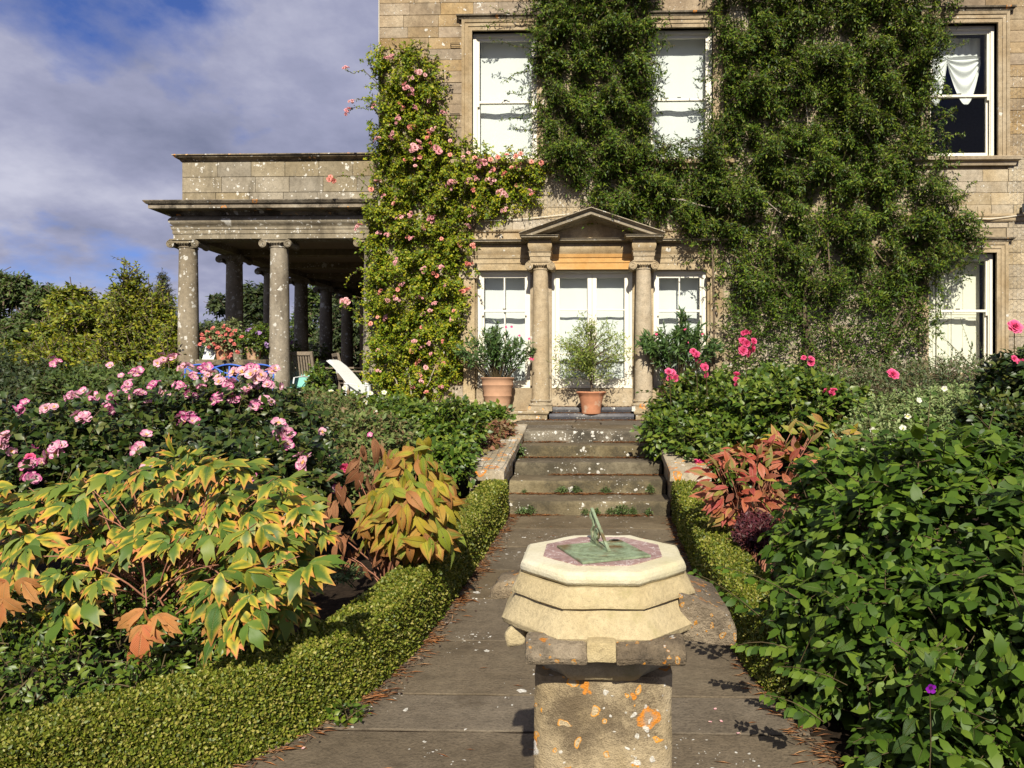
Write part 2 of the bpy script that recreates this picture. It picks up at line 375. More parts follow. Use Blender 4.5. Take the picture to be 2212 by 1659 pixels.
def vis_order(P, S, cell=9.0):
    """indices of leaves that lie in front (one per screen cell), largest on screen first"""
    q = project(P); ok = (q[:, 0] > 0) & (q[:, 0] < 2212) & (q[:, 1] > 0) & (q[:, 1] < 1659) & (P[:, 1] > 0.3)
    idx = np.nonzero(ok)[0]; key = (q[idx, 0] // cell).astype(int) * 10000 + (q[idx, 1] // cell).astype(int)
    o = np.argsort(q[idx, 2]); idx, key = idx[o], key[o]; _, f = np.unique(key, return_index=True); idx = idx[f]
    return idx[np.argsort(-(S[idx] / q[idx, 2]))]
def leaf_objects(parent, meshes, P, D, U, S, name='leaf'):
    d, s, n = frames(D, U)
    for i in range(len(P)):
        M = Matrix(((d[i, 0] * S[i], s[i, 0] * S[i], n[i, 0] * S[i], P[i, 0]), (d[i, 1] * S[i], s[i, 1] * S[i], n[i, 1] * S[i], P[i, 1]), (d[i, 2] * S[i], s[i, 2] * S[i], n[i, 2] * S[i], P[i, 2]), (0, 0, 0, 1)))
        add(name, meshes[i % len(meshes)], None, parent, M)
def twigs(A, B, droop, r0, r1, nseg=3):
    """thin three-sided tubes from A to B (arrays)"""
    N = len(A); ax = nrmz(B - A); ref = np.where(np.abs(ax[:, 2:3]) > 0.9, np.array([[1., 0, 0]]), np.array([[0., 0, 1]])); u = nrmz(np.cross(ax, ref)); w = np.cross(ax, u)
    rings = []
    for k in range(nseg + 1):
        s = k / nseg; c = A + (B - A) * s; c = c + np.array([0, 0, 1.0]) * (np.asarray(droop).reshape(-1, 1) * (4 * s * (1 - s)))
        rad = (r0 + (r1 - r0) * s)
        for j in range(3):
            an = 2 * math.pi * j / 3; rings.append(c + rad * (u * math.cos(an) + w * math.sin(an)))
    V = np.stack(rings, 1).reshape(-1, 3); nv = (nseg + 1) * 3; T = []
    for k in range(nseg):
        for j in range(3):
            a, b = k * 3 + j, k * 3 + (j + 1) % 3; T += [(a, b, b + 3), (a, b + 3, a + 3)]
    T = np.array(T); TT = (T[None] + (np.arange(N) * nv)[:, None, None]).reshape(-1, 3)
    return V, TT, np.zeros((len(V), 3))
def lump3(p, f, ph=0.0):
    x, y, z = p[:, 0] * f, p[:, 1] * f, p[:, 2] * f
    return (np.sin(x * 1.0 + 1.7 * np.sin(y * 1.3 + ph) + ph) * np.sin(z * 1.2 + 1.3 * np.sin(x * .9 + 2 * ph)) + .6 * np.sin(y * 1.9 + z * 1.7 + ph) * np.sin(x * 2.1 - z * 1.1)) / 1.6
def blob_pts(rng, blobs, n, jit=0.12, zmin=0.02, face=0.6, lump=0.0, freq=9.0, gap=0.0):
    """points and outward normals on the outside of a union of ellipsoids (centre, radii)"""
    C = np.array([b[0] for b in blobs], float); Q = np.array([b[1] for b in blobs], float)
    w = (Q[:, 0] * Q[:, 1] + Q[:, 0] * Q[:, 2] + Q[:, 1] * Q[:, 2]); w /= w.sum()
    P = np.zeros((0, 3)); N = np.zeros((0, 3))
    while len(P) < n:
        k = rng.choice(len(C), n * 2, p=w); d = nrmz(rng.normal(size=(n * 2, 3))); sc = 1 + jit * rng.normal(size=(n * 2, 1))
        p = C[k] + Q[k] * d; lm = lump3(p, freq, 1.3); p = C[k] + Q[k] * d * (sc + lump * lm[:, None]); nn = nrmz(d / Q[k])
        ins = np.zeros(len(p), bool)
        for j in range(len(C)):
            e = (((p - C[j]) / Q[j]) ** 2).sum(1) < 0.72; ins |= e & (k != j)
        cam_v = nrmz(np.array([0, 0, HC]) - p); back = (nn * cam_v).sum(1) < -0.25
        keep = (~ins) & ~((lm < -.18) & (rng.random(len(p)) < gap)) & (p[:, 2] > zmin) & ~(back & (rng.random(len(p)) < face))
        P = np.concatenate([P, p[keep]]); N = np.concatenate([N, nn[keep]])
    return P[:n], N[:n]
def spray(rng, P, N, L, nl, size, up=0.5, droop=0.3, spread=0.9, lightup=(0, -0.5, 0.8), sizevar=0.25, rand=0.5, start=0.25, pairs=True):
    """leafy shoots that end at P; returns leaf arrays and twig end points"""
    n = len(P); L = L * (0.7 + 0.6 * rng.random((n, 1))); d0 = nrmz(N + np.array([0, 0, up]) + rand * rng.normal(size=(n, 3)))
    A = P - d0 * L * 0.75; s = np.linspace(start, 1, nl)[None, :, None]
    c = A[:, None] + d0[:, None] * L[:, None] * s; c[..., 2] -= (droop * L)[:, None, 0] * (s[..., 0] ** 2)
    tang = nrmz(d0[:, None] + np.array([0, 0, -1.0]) * droop * 2 * s)
    roll = nrmz(np.cross(d0, nrmz(np.array([0, 0, 1.0]) + 0.6 * rng.normal(size=(n, 3)))))[:, None]
    sg = np.where(np.arange(nl) % 2 == 0, 1.0, -1.0)[None, :, None]; last = np.zeros((1, nl, 1)); last[0, -1, 0] = 1
    D = nrmz(tang * (0.55 + last * 2) + roll * sg * spread * (1 - last) + 0.25 * rng.normal(size=(n, nl, 3)))
    U = nrmz(np.array(lightup)[None, None] + 0.45 * N[:, None] + 0.45 * rng.normal(size=(n, nl, 3)))
    S = size * (1 + sizevar * rng.normal(size=(n, nl))) * (0.75 + 0.35 * (1 - np.abs(s[..., 0] - 0.6)))
    S = np.clip(S, size * 0.4, size * 1.7)
    B = A + d0 * L; B[:, 2] -= (droop * L)[:, 0]
    return c.reshape(-1, 3), D.reshape(-1, 3), U.reshape(-1, 3), S.ravel(), A, B, (droop * L)[:, 0] * 0.25

# ------------------------------------------------------------------ stone, wood and metal
M_ASH = stone('ashlar_limestone', (0.30, 0.215, 0.125), (0.39, 0.295, 0.18), (0.46, 0.37, 0.245), rand=0.24, dark=0.42, darkc=(0.12, 0.09, 0.058), lichen=0.26, lsize=.8, bump=0.6)
M_ASHP = stone('pale_ashlar', (0.38, 0.30, 0.19), (0.47, 0.39, 0.27), (0.54, 0.47, 0.35), rand=0.2, dark=0.3, darkc=(0.16, 0.12, 0.08), lichen=0.2, lsize=.8, bump=0.5)
M_ASHD = plain('mortar', (0.30, 0.24, 0.155), 0.95, 0.1, 0.2, 15, 0.4)
M_TRIMG = stone('grey_trim_limestone', (0.30, 0.25, 0.175), (0.40, 0.345, 0.255), (0.48, 0.43, 0.34), rand=0.1, dark=0.35, darkc=(0.10, 0.085, 0.06), lichen=0.3, bump=0.4, streak=True)
M_TRIM = stone('trim_limestone', (0.36, 0.265, 0.15), (0.45, 0.355, 0.225), (0.52, 0.43, 0.295), rand=0.12, dark=0.28, darkc=(0.11, 0.08, 0.05), lichen=0.12, bump=0.35, streak=True)
M_LINTEL = stone('orange_lintel_stone', (0.62, 0.32, 0.085), (0.66, 0.38, 0.13), (0.60, 0.41, 0.20), rand=0.05, dark=0.1, lichen=0.0, bump=0.25, mott=0.5)
M_WEATH = stone('weathered_cornice_stone', (0.16, 0.13, 0.09), (0.26, 0.21, 0.14), (0.36, 0.31, 0.22), rand=0.2, dark=0.75, darkc=(0.028, 0.024, 0.018), lichen=0.35, orange=0.08, bump=0.7)
M_PORT = stone('portico_stone', (0.25, 0.205, 0.135), (0.32, 0.27, 0.185), (0.39, 0.335, 0.24), rand=0.2, dark=0.5, darkc=(0.09, 0.075, 0.05), lichen=0.6, lsize=1.4, bump=0.5, streak=True)
M_COLUMN = stone('column_stone', (0.26, 0.21, 0.145), (0.34, 0.285, 0.20), (0.41, 0.35, 0.255), rand=0.15, dark=0.5, darkc=(0.09, 0.075, 0.055), lichen=0.8, lsize=1.6, bump=0.5, streak=True)
M_STEP = stone('step_stone', (0.12, 0.096, 0.058), (0.20, 0.165, 0.10), (0.33, 0.28, 0.18), rand=0.15, dark=0.8, darkc=(0.05, 0.043, 0.028), lichen=0.36, lsize=0.8, moss=0.16, bump=0.8)
M_TREAD = stone('trodden_step_stone', (0.10, 0.08, 0.052), (0.15, 0.12, 0.078), (0.20, 0.165, 0.11), rand=0.12, dark=0.5, darkc=(0.05, 0.04, 0.027), lichen=0.15, lsize=0.6, moss=0.1, bump=0.7)
M_STEPL = stone('step_stone_lichened', (0.12, 0.10, 0.068), (0.18, 0.15, 0.105), (0.28, 0.245, 0.18), rand=0.1, dark=0.8, darkc=(0.045, 0.04, 0.03), lichen=1.0, lsize=0.9, bump=0.8)
M_PAVE = stone('paving_sandstone', (0.118, 0.092, 0.060), (0.155, 0.123, 0.083), (0.195, 0.158, 0.108), rand=0.2, dark=0.45, darkc=(0.062, 0.047, 0.029), lichen=0.12, lsize=0.5, bump=0.7, moss=0.1, mott=1.0)
M_CHEEK = stone('cheek_wall_stone', (0.28, 0.22, 0.13), (0.42, 0.34, 0.22), (0.55, 0.47, 0.34), rand=0.1, dark=0.4, lichen=0.7, lsize=1.3, orange=0.25, bump=0.8)
M_SLATE = stone('blue_slate', (0.085, 0.085, 0.095), (0.13, 0.13, 0.14), (0.19, 0.185, 0.18), rand=0.1, dark=0.3, darkc=(0.04, 0.04, 0.042), lichen=0.3, lsize=0.7, bump=0.6)
M_SOIL = plain('dark_soil', (0.028, 0.019, 0.012), 0.95, 0.1, 0.35, 25, 1.0)
M_DIALST = stone('pale_cream_stone', (0.56, 0.50, 0.31), (0.68, 0.63, 0.46), (0.75, 0.71, 0.57), scale=2.0, grain=2.5, rand=0.05, dark=0.2, darkc=(0.42, 0.42, 0.20), lichen=0.0, bump=0.3, mott=0.35)
M_DIALMID = stone('sandy_cream_stone', (0.44, 0.345, 0.18), (0.54, 0.44, 0.25), (0.62, 0.53, 0.34), scale=2.2, grain=2.6, rand=0.05, dark=0.42, darkc=(0.24, 0.21, 0.085), lichen=0.05, bump=0.45, mott=0.8)
M_DIALDK = stone('dark_lichened_stone', (0.17, 0.13, 0.085), (0.34, 0.265, 0.17), (0.56, 0.45, 0.30), scale=3.0, grain=2.2, rand=0.1, dark=0.5, darkc=(0.045, 0.037, 0.028), lichen=0.2, lsize=0.8, orange=0.3, bump=1.0)
M_SHAFT = stone('lichened_shaft_stone', (0.22, 0.155, 0.07), (0.37, 0.285, 0.16), (0.56, 0.46, 0.30), scale=1.6, grain=3.0, rand=0.05, dark=0.75, darkc=(0.085, 0.062, 0.038), lichen=0.75, lsize=0.7, orange=0.3, bump=0.6, lset=((8.0, 0.75), (15.0, 0.75), (30.0, 0.6)))
M_WHITE = plain('cream_window_paint', (0.74, 0.70, 0.58), 0.45, 0.4, 0.03, 8, 0.05)
M_BLIND = plain('white_blind_fabric', (0.66, 0.66, 0.65), 0.85, 0.1, 0.015, 3, 0.0)
M_TERRA = plain('terracotta', (0.46, 0.205, 0.11), 0.8, 0.2, 0.12, 9, 0.25, worn=(0.50, 0.36, 0.25))
M_TERRB = plain('chalky_terracotta', (0.45, 0.26, 0.155), 0.85, 0.2, 0.12, 6, 0.3, worn=(0.50, 0.37, 0.24))
M_TEAK = plain('weathered_teak', (0.23, 0.185, 0.135), 0.8, 0.2, 0.2, 30, 0.3)
M_PLAST = plain('white_plastic', (0.62, 0.64, 0.62), 0.4, 0.5, 0.03, 6, 0.02)
M_TURQ = plain('turquoise_plastic', (0.20, 0.50, 0.42), 0.5, 0.4, 0.08, 8, 0.05)
M_BLUE = plain('blue_painted_iron', (0.06, 0.15, 0.55), 0.5, 0.4, 0.1, 18, 0.1)
M_BRONZE = None
M_BARK = plain('bark', (0.16, 0.12, 0.08), 0.9, 0.1, 0.3, 25, 0.8)
M_TWIG = plain('green_brown_twig', (0.10, 0.075, 0.035), 0.8, 0.2, 0.25, 30, 0.3)
M_REDTW = plain('reddish_stem', (0.34, 0.15, 0.09), 0.6, 0.3, 0.2, 30, 0.2)
M_PALET = plain('pale_grey_twig', (0.36, 0.31, 0.24), 0.85, 0.1, 0.25, 30, 0.4)
M_BLACK = plain('black_iron', (0.02, 0.02, 0.02), 0.5, 0.4, 0.1, 30, 0.1)
M_WIRE = plain('galvanised_wire', (0.30, 0.30, 0.29), 0.45, 0.5, 0.1, 30, 0.0, metal=0.6)
def glassmat():
    t = NT('window_glass'); fr = t.n('ShaderNodeFresnel'); fr.inputs[0].default_value = 1.28
    tr = t.n('ShaderNodeBsdfTransparent'); tr.inputs[0].default_value = (0.94, 0.96, 0.95, 1); gl = t.n('ShaderNodeBsdfGlossy'); gl.inputs['Roughness'].default_value = 0.02
    nb = t.bump(t.noise(1.2, 1, 0.4, t.pos()), 0.05, 0.02); t.l(nb, gl.inputs['Normal'])
    mx = t.n('ShaderNodeMixShader'); t.l(fr.outputs[0], mx.inputs[0]); t.l(tr.outputs[0], mx.inputs[1]); t.l(gl.outputs[0], mx.inputs[2]); return t.done(mx.outputs[0])
M_GLASS = glassmat()
def bronze():
    t = NT('verdigris_bronze'); p = t.pos(); n = t.noise(28, 8, 0.7, p); b = t.noise(11, 5, 0.6, p)
    col = t.ramp(n, [(0.3, (0.05, 0.045, 0.028)), (0.42, (0.155, 0.19, 0.105)), (0.58, (0.235, 0.30, 0.185)), (0.75, (0.33, 0.41, 0.28))])
    col = t.mix(t.math('MULTIPLY', t.step(b, 0.50, 0.66), 0.85), col, c4((0.12, 0.065, 0.02)))
    col = t.mix(t.math('MULTIPLY', t.step(t.noise(60, 4, 0.7, p), 0.6, 0.7), 0.7), col, c4((0.045, 0.05, 0.035)))
    return t.done(t.bsdf(col, 0.6, 0.4, t.bump(n, 0.4, 0.003), 0.15))
M_BRONZE = bronze()
def marble():
    t = NT('purple_marble'); p = t.pos(); n = t.noise(9, 8, 0.65, p, 1.5)
    col = t.ramp(n, [(0.3, (0.20, 0.115, 0.105)), (0.55, (0.30, 0.19, 0.175)), (0.7, (0.36, 0.25, 0.23))])
    v = t.math('ABSOLUTE', t.math('SUBTRACT', t.noise(14, 5, 0.6, p, 2.0), 0.5)); col = t.mix(t.math('SUBTRACT', 1.0, t.step(v, 0.0, 0.018)), col, c4((0.55, 0.48, 0.45)))
    return t.done(t.bsdf(col, 0.45, 0.4, t.bump(n, 0.15, 0.003)))
M_MARBLE = marble()

# ------------------------------------------------------------------ the ground
YF = 12.05                                   # plane of the house front
Y1, RISE, TREAD, NST = 7.42, 0.15, 0.45, 5   # foot of the steps
XL, XR = -1.0, 0.76
ZL = RISE * NST                              # landing level
def ground_z(x, y):
    s = min(max((y - 7.9) / 2.0, 0), 1); s = s * s * (3 - 2 * s); return -0.03 + s * (ZL - 0.02)
def make_ground():
    xs = sorted(set([-900, -300, -120, -60, -40, -25] + [round(-16 + i * 0.8, 2) for i in range(41)] + [25, 40, 60, 120, 300, 900]))
    ys = sorted(set([-300, -100, -40, -15, -6] + [round(-3 + i * 0.3, 2) for i in range(52)] + [16, 20, 26, 35, 50, 80, 120, 250, 600, 1500]))
    V = [(x, y, ground_z(x, y)) for y in ys for x in xs]; n = len(xs)
    F = [(j * n + i, j * n + i + 1, (j + 1) * n + i + 1, (j + 1) * n + i) for j in range(len(ys) - 1) for i in range(n - 1)]
    me = bpy.data.meshes.new('ground'); me.from_pydata(V, [], F); struct(add('ground', me, M_SOIL))
make_ground()
# path: sandstone slabs laid in rows
path_me = MB().box(-1.75, 1.3, 0.3, Y1 + 0.05, -0.2, -0.006).mesh('path')
path = struct(add('path', path_me, M_SOIL))
rows = [0.45, 1.1, 1.75, 2.3, 2.87, 3.2, 3.86, 4.6, 5.30, 6.02, 6.77, Y1 + 0.02]
def slab(x0, x1, y0, y1, seed):
    r = random.Random(seed); m = MB(); g = 0.006; x0 += g; x1 -= g; y0 += g; y1 -= g; n = 14
    top = []
    for k in range(n): top.append((x0 + (x1 - x0) * k / n, y0 + r.uniform(-.003, .006)))
    for k in range(4): top.append((x1 + r.uniform(-.02, .015), y0 + (y1 - y0) * k / 4))
    for k in range(n): top.append((x1 - (x1 - x0) * k / n, y1 + r.uniform(-.006, .003)))
    for k in range(4): top.append((x0 + r.uniform(-.015, .02), y1 - (y1 - y0) * k / 4))
    dz = r.uniform(-.0015, .003); cx, cy = (x0 + x1) / 2, (y0 + y1) / 2
    rings = [[(x, y, -0.08) for x, y in top], [(x, y, -0.003 + dz) for x, y in top], [(cx + (x - cx) * (1 - .004 / max(.1, abs(x1 - cx))), cy + (y - cy) * (1 - .004 / abs(y1 - cy)), dz) for x, y in top]]
    m.quadstrip(rings); return m.mesh('slab')
for i in range(len(rows) - 1):
    a, b = rows[i], rows[i + 1]
    def edge(y):
        return (-1.0 if y > 3.4 else -1.0 - (3.4 - y) ** 1.5 * 0.42, 0.80 if y > 4 else 0.80 + (4 - y) * 0.06)
    xl, xr = edge((a + b) / 2); xl += random.uniform(-.06, .02); xr += random.uniform(-.02, .05)
    cuts = {1: [-0.3], 3: [0.25]}.get(i, [])
    xs = [xl] + cuts + [xr]
    for k in range(len(xs) - 1): add('slab', slab(xs[k], xs[k + 1], a, b, 100 + i * 7 + k), M_PAVE, path)

# ------------------------------------------------------------------ garden steps
steps = root('garden_steps', 'five weathered stone garden steps rising from the paved path to the house', 'steps', ((XL + XR) / 2, Y1, 0))
for i in range(NST):
    y0 = Y1 + i * TREAD; m = MB()
    zt = RISE * (i + 1)
    prof = [(y0 + 0.006, RISE * i - (0.1 if i == 0 else 0)), (y0 + 0.002, zt - 0.05), (y0, zt - 0.024), (y0 + 0.006, zt - 0.008), (y0 + 0.02, zt - 0.001), (y0 + 0.2, zt + 0.003), (y0 + TREAD + 0.06, zt), (y0 + TREAD + 0.06, RISE * i - 0.02)]
    nx = 46; xa, xb = XL + 0.012 * i, XR - 0.004 * i
    r = random.Random(i); ph = r.uniform(0, 9)
    rings = []
    for k in range(nx + 1):
        x = xa + (xb - xa) * k / nx; w = 0.006 * math.sin(x * 3.1 + ph) + 0.005 * math.sin(x * 9.7 + ph * 2) + r.uniform(-.0035, .0035); wz = -0.006 * math.cos(x * 2.2 + i) * 0.5 + r.uniform(-.002, .002)
        rings.append([(x, y + (w if j in (1, 2, 3, 4) else 0), z + (wz if j in (3, 4, 5) else 0)) for j, (y, z) in enumerate(prof)])
    m.quadstrip(rings)
    me_ = m.mesh('step', smooth=True, angle=35); me_.materials.append(M_STEPL if i == 4 else M_STEP); me_.materials.append(M_TREAD)
    for f_ in me_.polygons:
        if f_.normal.z > .9: f_.material_index = 1
    o = add('step', me_, None, steps)
    if i == 4: o['label'] = 'topmost step crusted with round white lichen'
land = MB().box(-1.3, 1.1, Y1 + 4 * TREAD + 0.515, 12.0, 0.4, ZL - 0.006).mesh('landing')
landing = struct(add('landing', land, M_SOIL))
ly = [Y1 + 4 * TREAD + 0.52, 10.35, 11.0, 11.62]
for k in range(3):
    for x0, x1 in ((-1.25, -0.35 + .4 * (k % 2)), (-0.35 + .4 * (k % 2), 1.05)):
        o = add('slab', slab(x0, x1, ly[k], ly[k + 1], 400 + k), M_PAVE, landing, Matrix.Translation((0, 0, ZL + 0.004)))
for sx, nm in ((-1, 'left'), (1, 'right')):
    xi, xo = (XL + 0.045, -1.36) if sx < 0 else (XR - 0.02, 1.16)
    lo, hi = min(xi, xo), max(xi, xo)
    c = root('cheek_wall', 'pale lichen-spotted sloping cheek wall with ' + ('wire netting over its cap' if sx < 0 else 'a rose bush spilling over its cap') + ', flanking the steps', 'wall', ((lo + hi) / 2, 7.25, 0), None)
    m = MB(); i0, i1 = lo + 0.04, hi - 0.04
    m.quadstrip([[(i0, 7.3, -0.05), (i1, 7.3, -0.05), (i1, 7.3, 0.39), (i0, 7.3, 0.39)], [(i0, 9.7, -0.05), (i1, 9.7, -0.05), (i1, 9.7, 0.70), (i0, 9.7, 0.70)]])
    add('wall', m.mesh('w', bevel=0.01), M_CHEEK, c)
    m = MB(); nn = 12; rings = []
    for k in range(nn + 1):
        y = 7.22 + (9.75 - 7.22) * k / nn; z = 0.39 + (y - 7.22) * 0.125; jj = random.uniform(-.006, .006)
        rings.append([(lo + jj, y, z), (hi + jj, y, z), (hi + jj, y, z + 0.085), (hi - 0.02, y, z + 0.1), (lo + 0.02, y, z + 0.1), (lo, y, z + 0.085)])
    m.quadstrip(rings); add('cap', m.mesh('cap', smooth=True, bevel=0.0), M_CHEEK, c)
    if sx < 0:
        m = MB()
        for k in range(7):
            y = 7.3 + k * 0.22; z = 0.39 + (y - 7.22) * 0.125 + 0.112
            m.tube([(lo + 0.02 + 0.01 * math.sin(k), y, z), (lo + .2, y + .05 * math.sin(k * 2), z + .012), (hi - 0.01, y, z), (hi + 0.012, y, z - 0.09)], 0.0016, 4)
        for k in range(6):
            x = lo + 0.03 + k * 0.07; m.tube([(x + 0.008 * math.sin(j * 2 + k), 7.24 + j * 0.22, 0.39 + j * 0.22 * 0.125 + 0.113) for j in range(8)], 0.0016, 4)
        add('wire_netting', m.mesh('net'), M_WIRE, c)

# ------------------------------------------------------------------ the house
FXp = lambda px, Y=YF: onY(px, 800, Y)[0]
FZp = lambda py, px=1277, Y=YF: onY(px, py, Y)[1]
XH0 = FXp(817); XH1 = FXp(2500); ZT = 9.3
house = root('country_house', 'honey-coloured limestone country house front with white sash windows and a pedimented garden door', 'house', (FXp(1277), YF, 0.7))
# openings: px x0, x1, y0(top), y1(bottom)
OPEN = {'w1': (1020, 1160, 66, 347), 'w2': (1398, 1540, 60, 347), 'w3': (2008, 2155, 50, 340), 'w4': (2005, 2152, 546, 805),
        'door': (1192, 1366, 583, 838), 'sl': (1030, 1145, 583, 838), 'sr': (1412, 1527, 583, 838)}
OP = {k: (FXp(a), FXp(b), FZp(d, (a + b) / 2), FZp(c, (a + b) / 2)) for k, (a, b, c, d) in OPEN.items()}
def wall_with_holes(x0, x1, z0, z1, y0, y1, holes):
    xs = sorted({x0, x1} | {h[0] for h in holes} | {h[1] for h in holes}); zs = sorted({z0, z1} | {h[2] for h in holes} | {h[3] for h in holes})
    solid = lambda i, j: 0 <= i < len(xs) - 1 and 0 <= j < len(zs) - 1 and not any(h[0] - 1e-6 <= xs[i] and xs[i + 1] <= h[1] + 1e-6 and h[2] - 1e-6 <= zs[j] and zs[j + 1] <= h[3] + 1e-6 for h in holes)
    m = MB()
    def q(*p): b = len(m.v); m.v += p; m.f.append((b, b + 1, b + 2, b + 3))
    for i in range(len(xs) - 1):
        for j in range(len(zs) - 1):
            if not solid(i, j): continue
            a, b, c, d = xs[i], xs[i + 1], zs[j], zs[j + 1]
            q((a, y0, c), (b, y0, c), (b, y0, d), (a, y0, d)); q((a, y1, c), (a, y1, d), (b, y1, d), (b, y1, c))
            if not solid(i - 1, j): q((a, y0, c), (a, y0, d), (a, y1, d), (a, y1, c))
            if not solid(i + 1, j): q((b, y0, c), (b, y1, c), (b, y1, d), (b, y0, d))
            if not solid(i, j - 1): q((a, y0, c), (a, y1, c), (b, y1, c), (b, y0, c))
            if not solid(i, j + 1): q((a, y0, d), (b, y0, d), (b, y1, d), (a, y1, d))
    return m
m = wall_with_holes(XH0 + 0.03, XH1, 0.5, ZT, YF + 0.02, YF + 0.42, list(OP.values()))
me = m.mesh('wall')
wall = add('front_wall', me, M_ASHD, house)
m = MB(); m.box(XH0 + 0.02, XH0 + 0.4, YF + 0.421, YF + 11, 0.5, ZT); m.box(XH1 - .4, XH1, YF + 0.421, YF + 11, 0.5, ZT); m.box(XH0 + 0.021, XH1 - 0.001, YF + 11, YF + 11.3, 0.5, ZT)
add('side_wall', m.mesh('sidewall'), M_ASH, house)
add('roof', MB().box(XH0 - 0.2, XH1 + .2, YF - 0.25, YF + 11.4, ZT + 0.002, ZT + 0.35).mesh('roof', bevel=0.03), M_WEATH, house)
m = MB(); m.box(XH0 + .41, XH1 - .41, YF + .43, YF + 10.9, 0.6, 0.8); m.box(XH0 + .41, XH1 - .41, YF + .43, YF + 10.9, 3.9, 4.2)
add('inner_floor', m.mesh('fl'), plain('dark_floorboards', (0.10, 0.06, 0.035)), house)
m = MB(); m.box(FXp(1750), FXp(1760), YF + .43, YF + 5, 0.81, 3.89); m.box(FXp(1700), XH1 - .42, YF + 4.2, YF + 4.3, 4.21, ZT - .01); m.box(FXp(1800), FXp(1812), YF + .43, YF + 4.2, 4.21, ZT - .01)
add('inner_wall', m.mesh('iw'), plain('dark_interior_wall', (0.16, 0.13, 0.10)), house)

# creeper outlines (photo pixels at 2212 wide), also used to decide which wall stones show
POLY_ROSE = [(815, 118), (880, 108), (948, 140), (958, 290), (1010, 322), (1080, 338), (1165, 345), (1178, 395), (1135, 448), (1020, 470), (1008, 560), (1005, 690), (992, 800), (940, 868), (880, 868), (800, 820), (796, 640), (802, 470), (815, 380)]
POLY_A = [(1140, -40), (1420, -40), (1412, 150), (1405, 300), (1440, 320), (1540, 318), (1540, 500), (1440, 470), (1330, 480), (1290, 440), (1235, 395), (1180, 335), (1165, 230), (1155, 90)]
POLY_B = [(1545, -40), (2040, -40), (2040, 50), (2010, 110), (2025, 330), (2040, 420), (2100, 500), (2090, 560), (2030, 600), (2005, 640), (1995, 730), (1930, 750), (1890, 660), (1800, 630), (1720, 690), (1640, 700), (1570, 640), (1530, 560), (1480, 480), (1490, 380), (1525, 310), (1545, 180)]
def inpoly(poly, X, Y):
    X = np.asarray(X, float); Y = np.asarray(Y, float); c = np.zeros(X.shape, bool); n = len(poly)
    for i in range(n):
        x0, y0 = poly[i]; x1, y1 = poly[i - 1]
        with np.errstate(divide='ignore', invalid='ignore'):
            c ^= ((y0 > Y) != (y1 > Y)) & (X < (x1 - x0) * (Y - y0) / (y1 - y0 + 1e-12) + x0)
    return c
# ashlar blocks, each a stone of its own where the wall shows
def block_mesh(x0, x1, z0, z1, y):
    m = MB(); g = 0.0025; c = 0.0035; x0 += g; x1 -= g; z0 += g; z1 -= g
    r = lambda: random.uniform(-.0015, .0015)
    back = [(x0, YF + 0.022, z0), (x1, YF + 0.022, z0), (x1, YF + 0.022, z1), (x0, YF + 0.022, z1)]
    mid = [(x0 + r(), y + c, z0 + r()), (x1 + r(), y + c, z0 + r()), (x1 + r(), y + c, z1 + r()), (x0 + r(), y + c, z1 + r())]
    fr = [(x0 + c, y, z0 + c), (x1 - c, y, z0 + c), (x1 - c, y, z1 - c), (x0 + c, y, z1 - c)]
    m.quadstrip([back, mid, fr]); return m
courses = []; z = 0.72
while z < ZT - 0.02:
    h = random.choice((0.19, 0.2, 0.205, 0.21)); 
    if z > 3.8: h = random.choice((0.185, 0.195, 0.205))
    courses.append((z, min(z + h, ZT))); z += h
MARG = 0.17   # stone architraves around the windows
hidden = MB(); nvis = 0
surround = (FXp(1000), FXp(1562), 0.5, FZp(497))
for ci, (z0, z1) in enumerate(courses):
    forb = []
    for k, (a, b, c, d) in OP.items():
        mg = MARG if k in ('w1', 'w2', 'w3', 'w4') else 0.0; lo = 0.16 if mg else 0; hi = 0.25 if mg else 0
        if z1 > c - lo and z0 < d + hi: forb.append((a - mg, b + mg, max(z0, c - lo) if z0 < c - lo else None, min(z1, d + hi) if z1 > d + hi else None, c - lo, d + hi))
    cutz0, cutz1 = z0, z1
    if z1 > surround[2] and z0 < surround[3]: forb.append((surround[0], surround[1], None, None, 0, 0))
    forb.sort(); x = XH0; spans = []
    for f in forb:
        if f[0] > x: spans.append((x, f[0]))
        x = max(x, f[1])
    if x < XH1: spans.append((x, XH1))
    for a, b in spans:
        L = b - a
        if L < 0.03: continue
        n = max(1, round(L / random.uniform(0.42, 0.62))); cuts = [a + L * k / n + (random.uniform(-.12, .12) * min(1, L / n / .4) if 0 < k < n else 0) for k in range(n + 1)]
        for k in range(n):
            x0, x1 = cuts[k], cuts[k + 1]; bm_ = block_mesh(x0, x1, z0, z1, YF + random.uniform(-.004, .004))
            q = project(np.array([[(x0 + x1) / 2, YF, (z0 + z1) / 2], [x0, YF, z0], [x1, YF, z1]]))
            vis = (q[1, 0] < 2212) and (q[1, 1] > 0) and q[0, 1] < 900 and not all(any(inpoly(pl, [p[0]], [p[1]])[0] for pl in (POLY_ROSE, POLY_A, POLY_B)) for p in q)
            if vis and nvis < 300: add('stone_block', bm_.mesh('stone_block'), M_ASHP if (z0 < 5.0 and x0 > XH0 + 1.2) else M_ASH, wall); nvis += 1
            else:
                o_ = len(hidden.v); hidden.v += bm_.v; hidden.f += [tuple(i + o_ for i in f) for f in bm_.f]
stuff(add('stonework', hidden.mesh('stonework'), M_ASHP, wall))
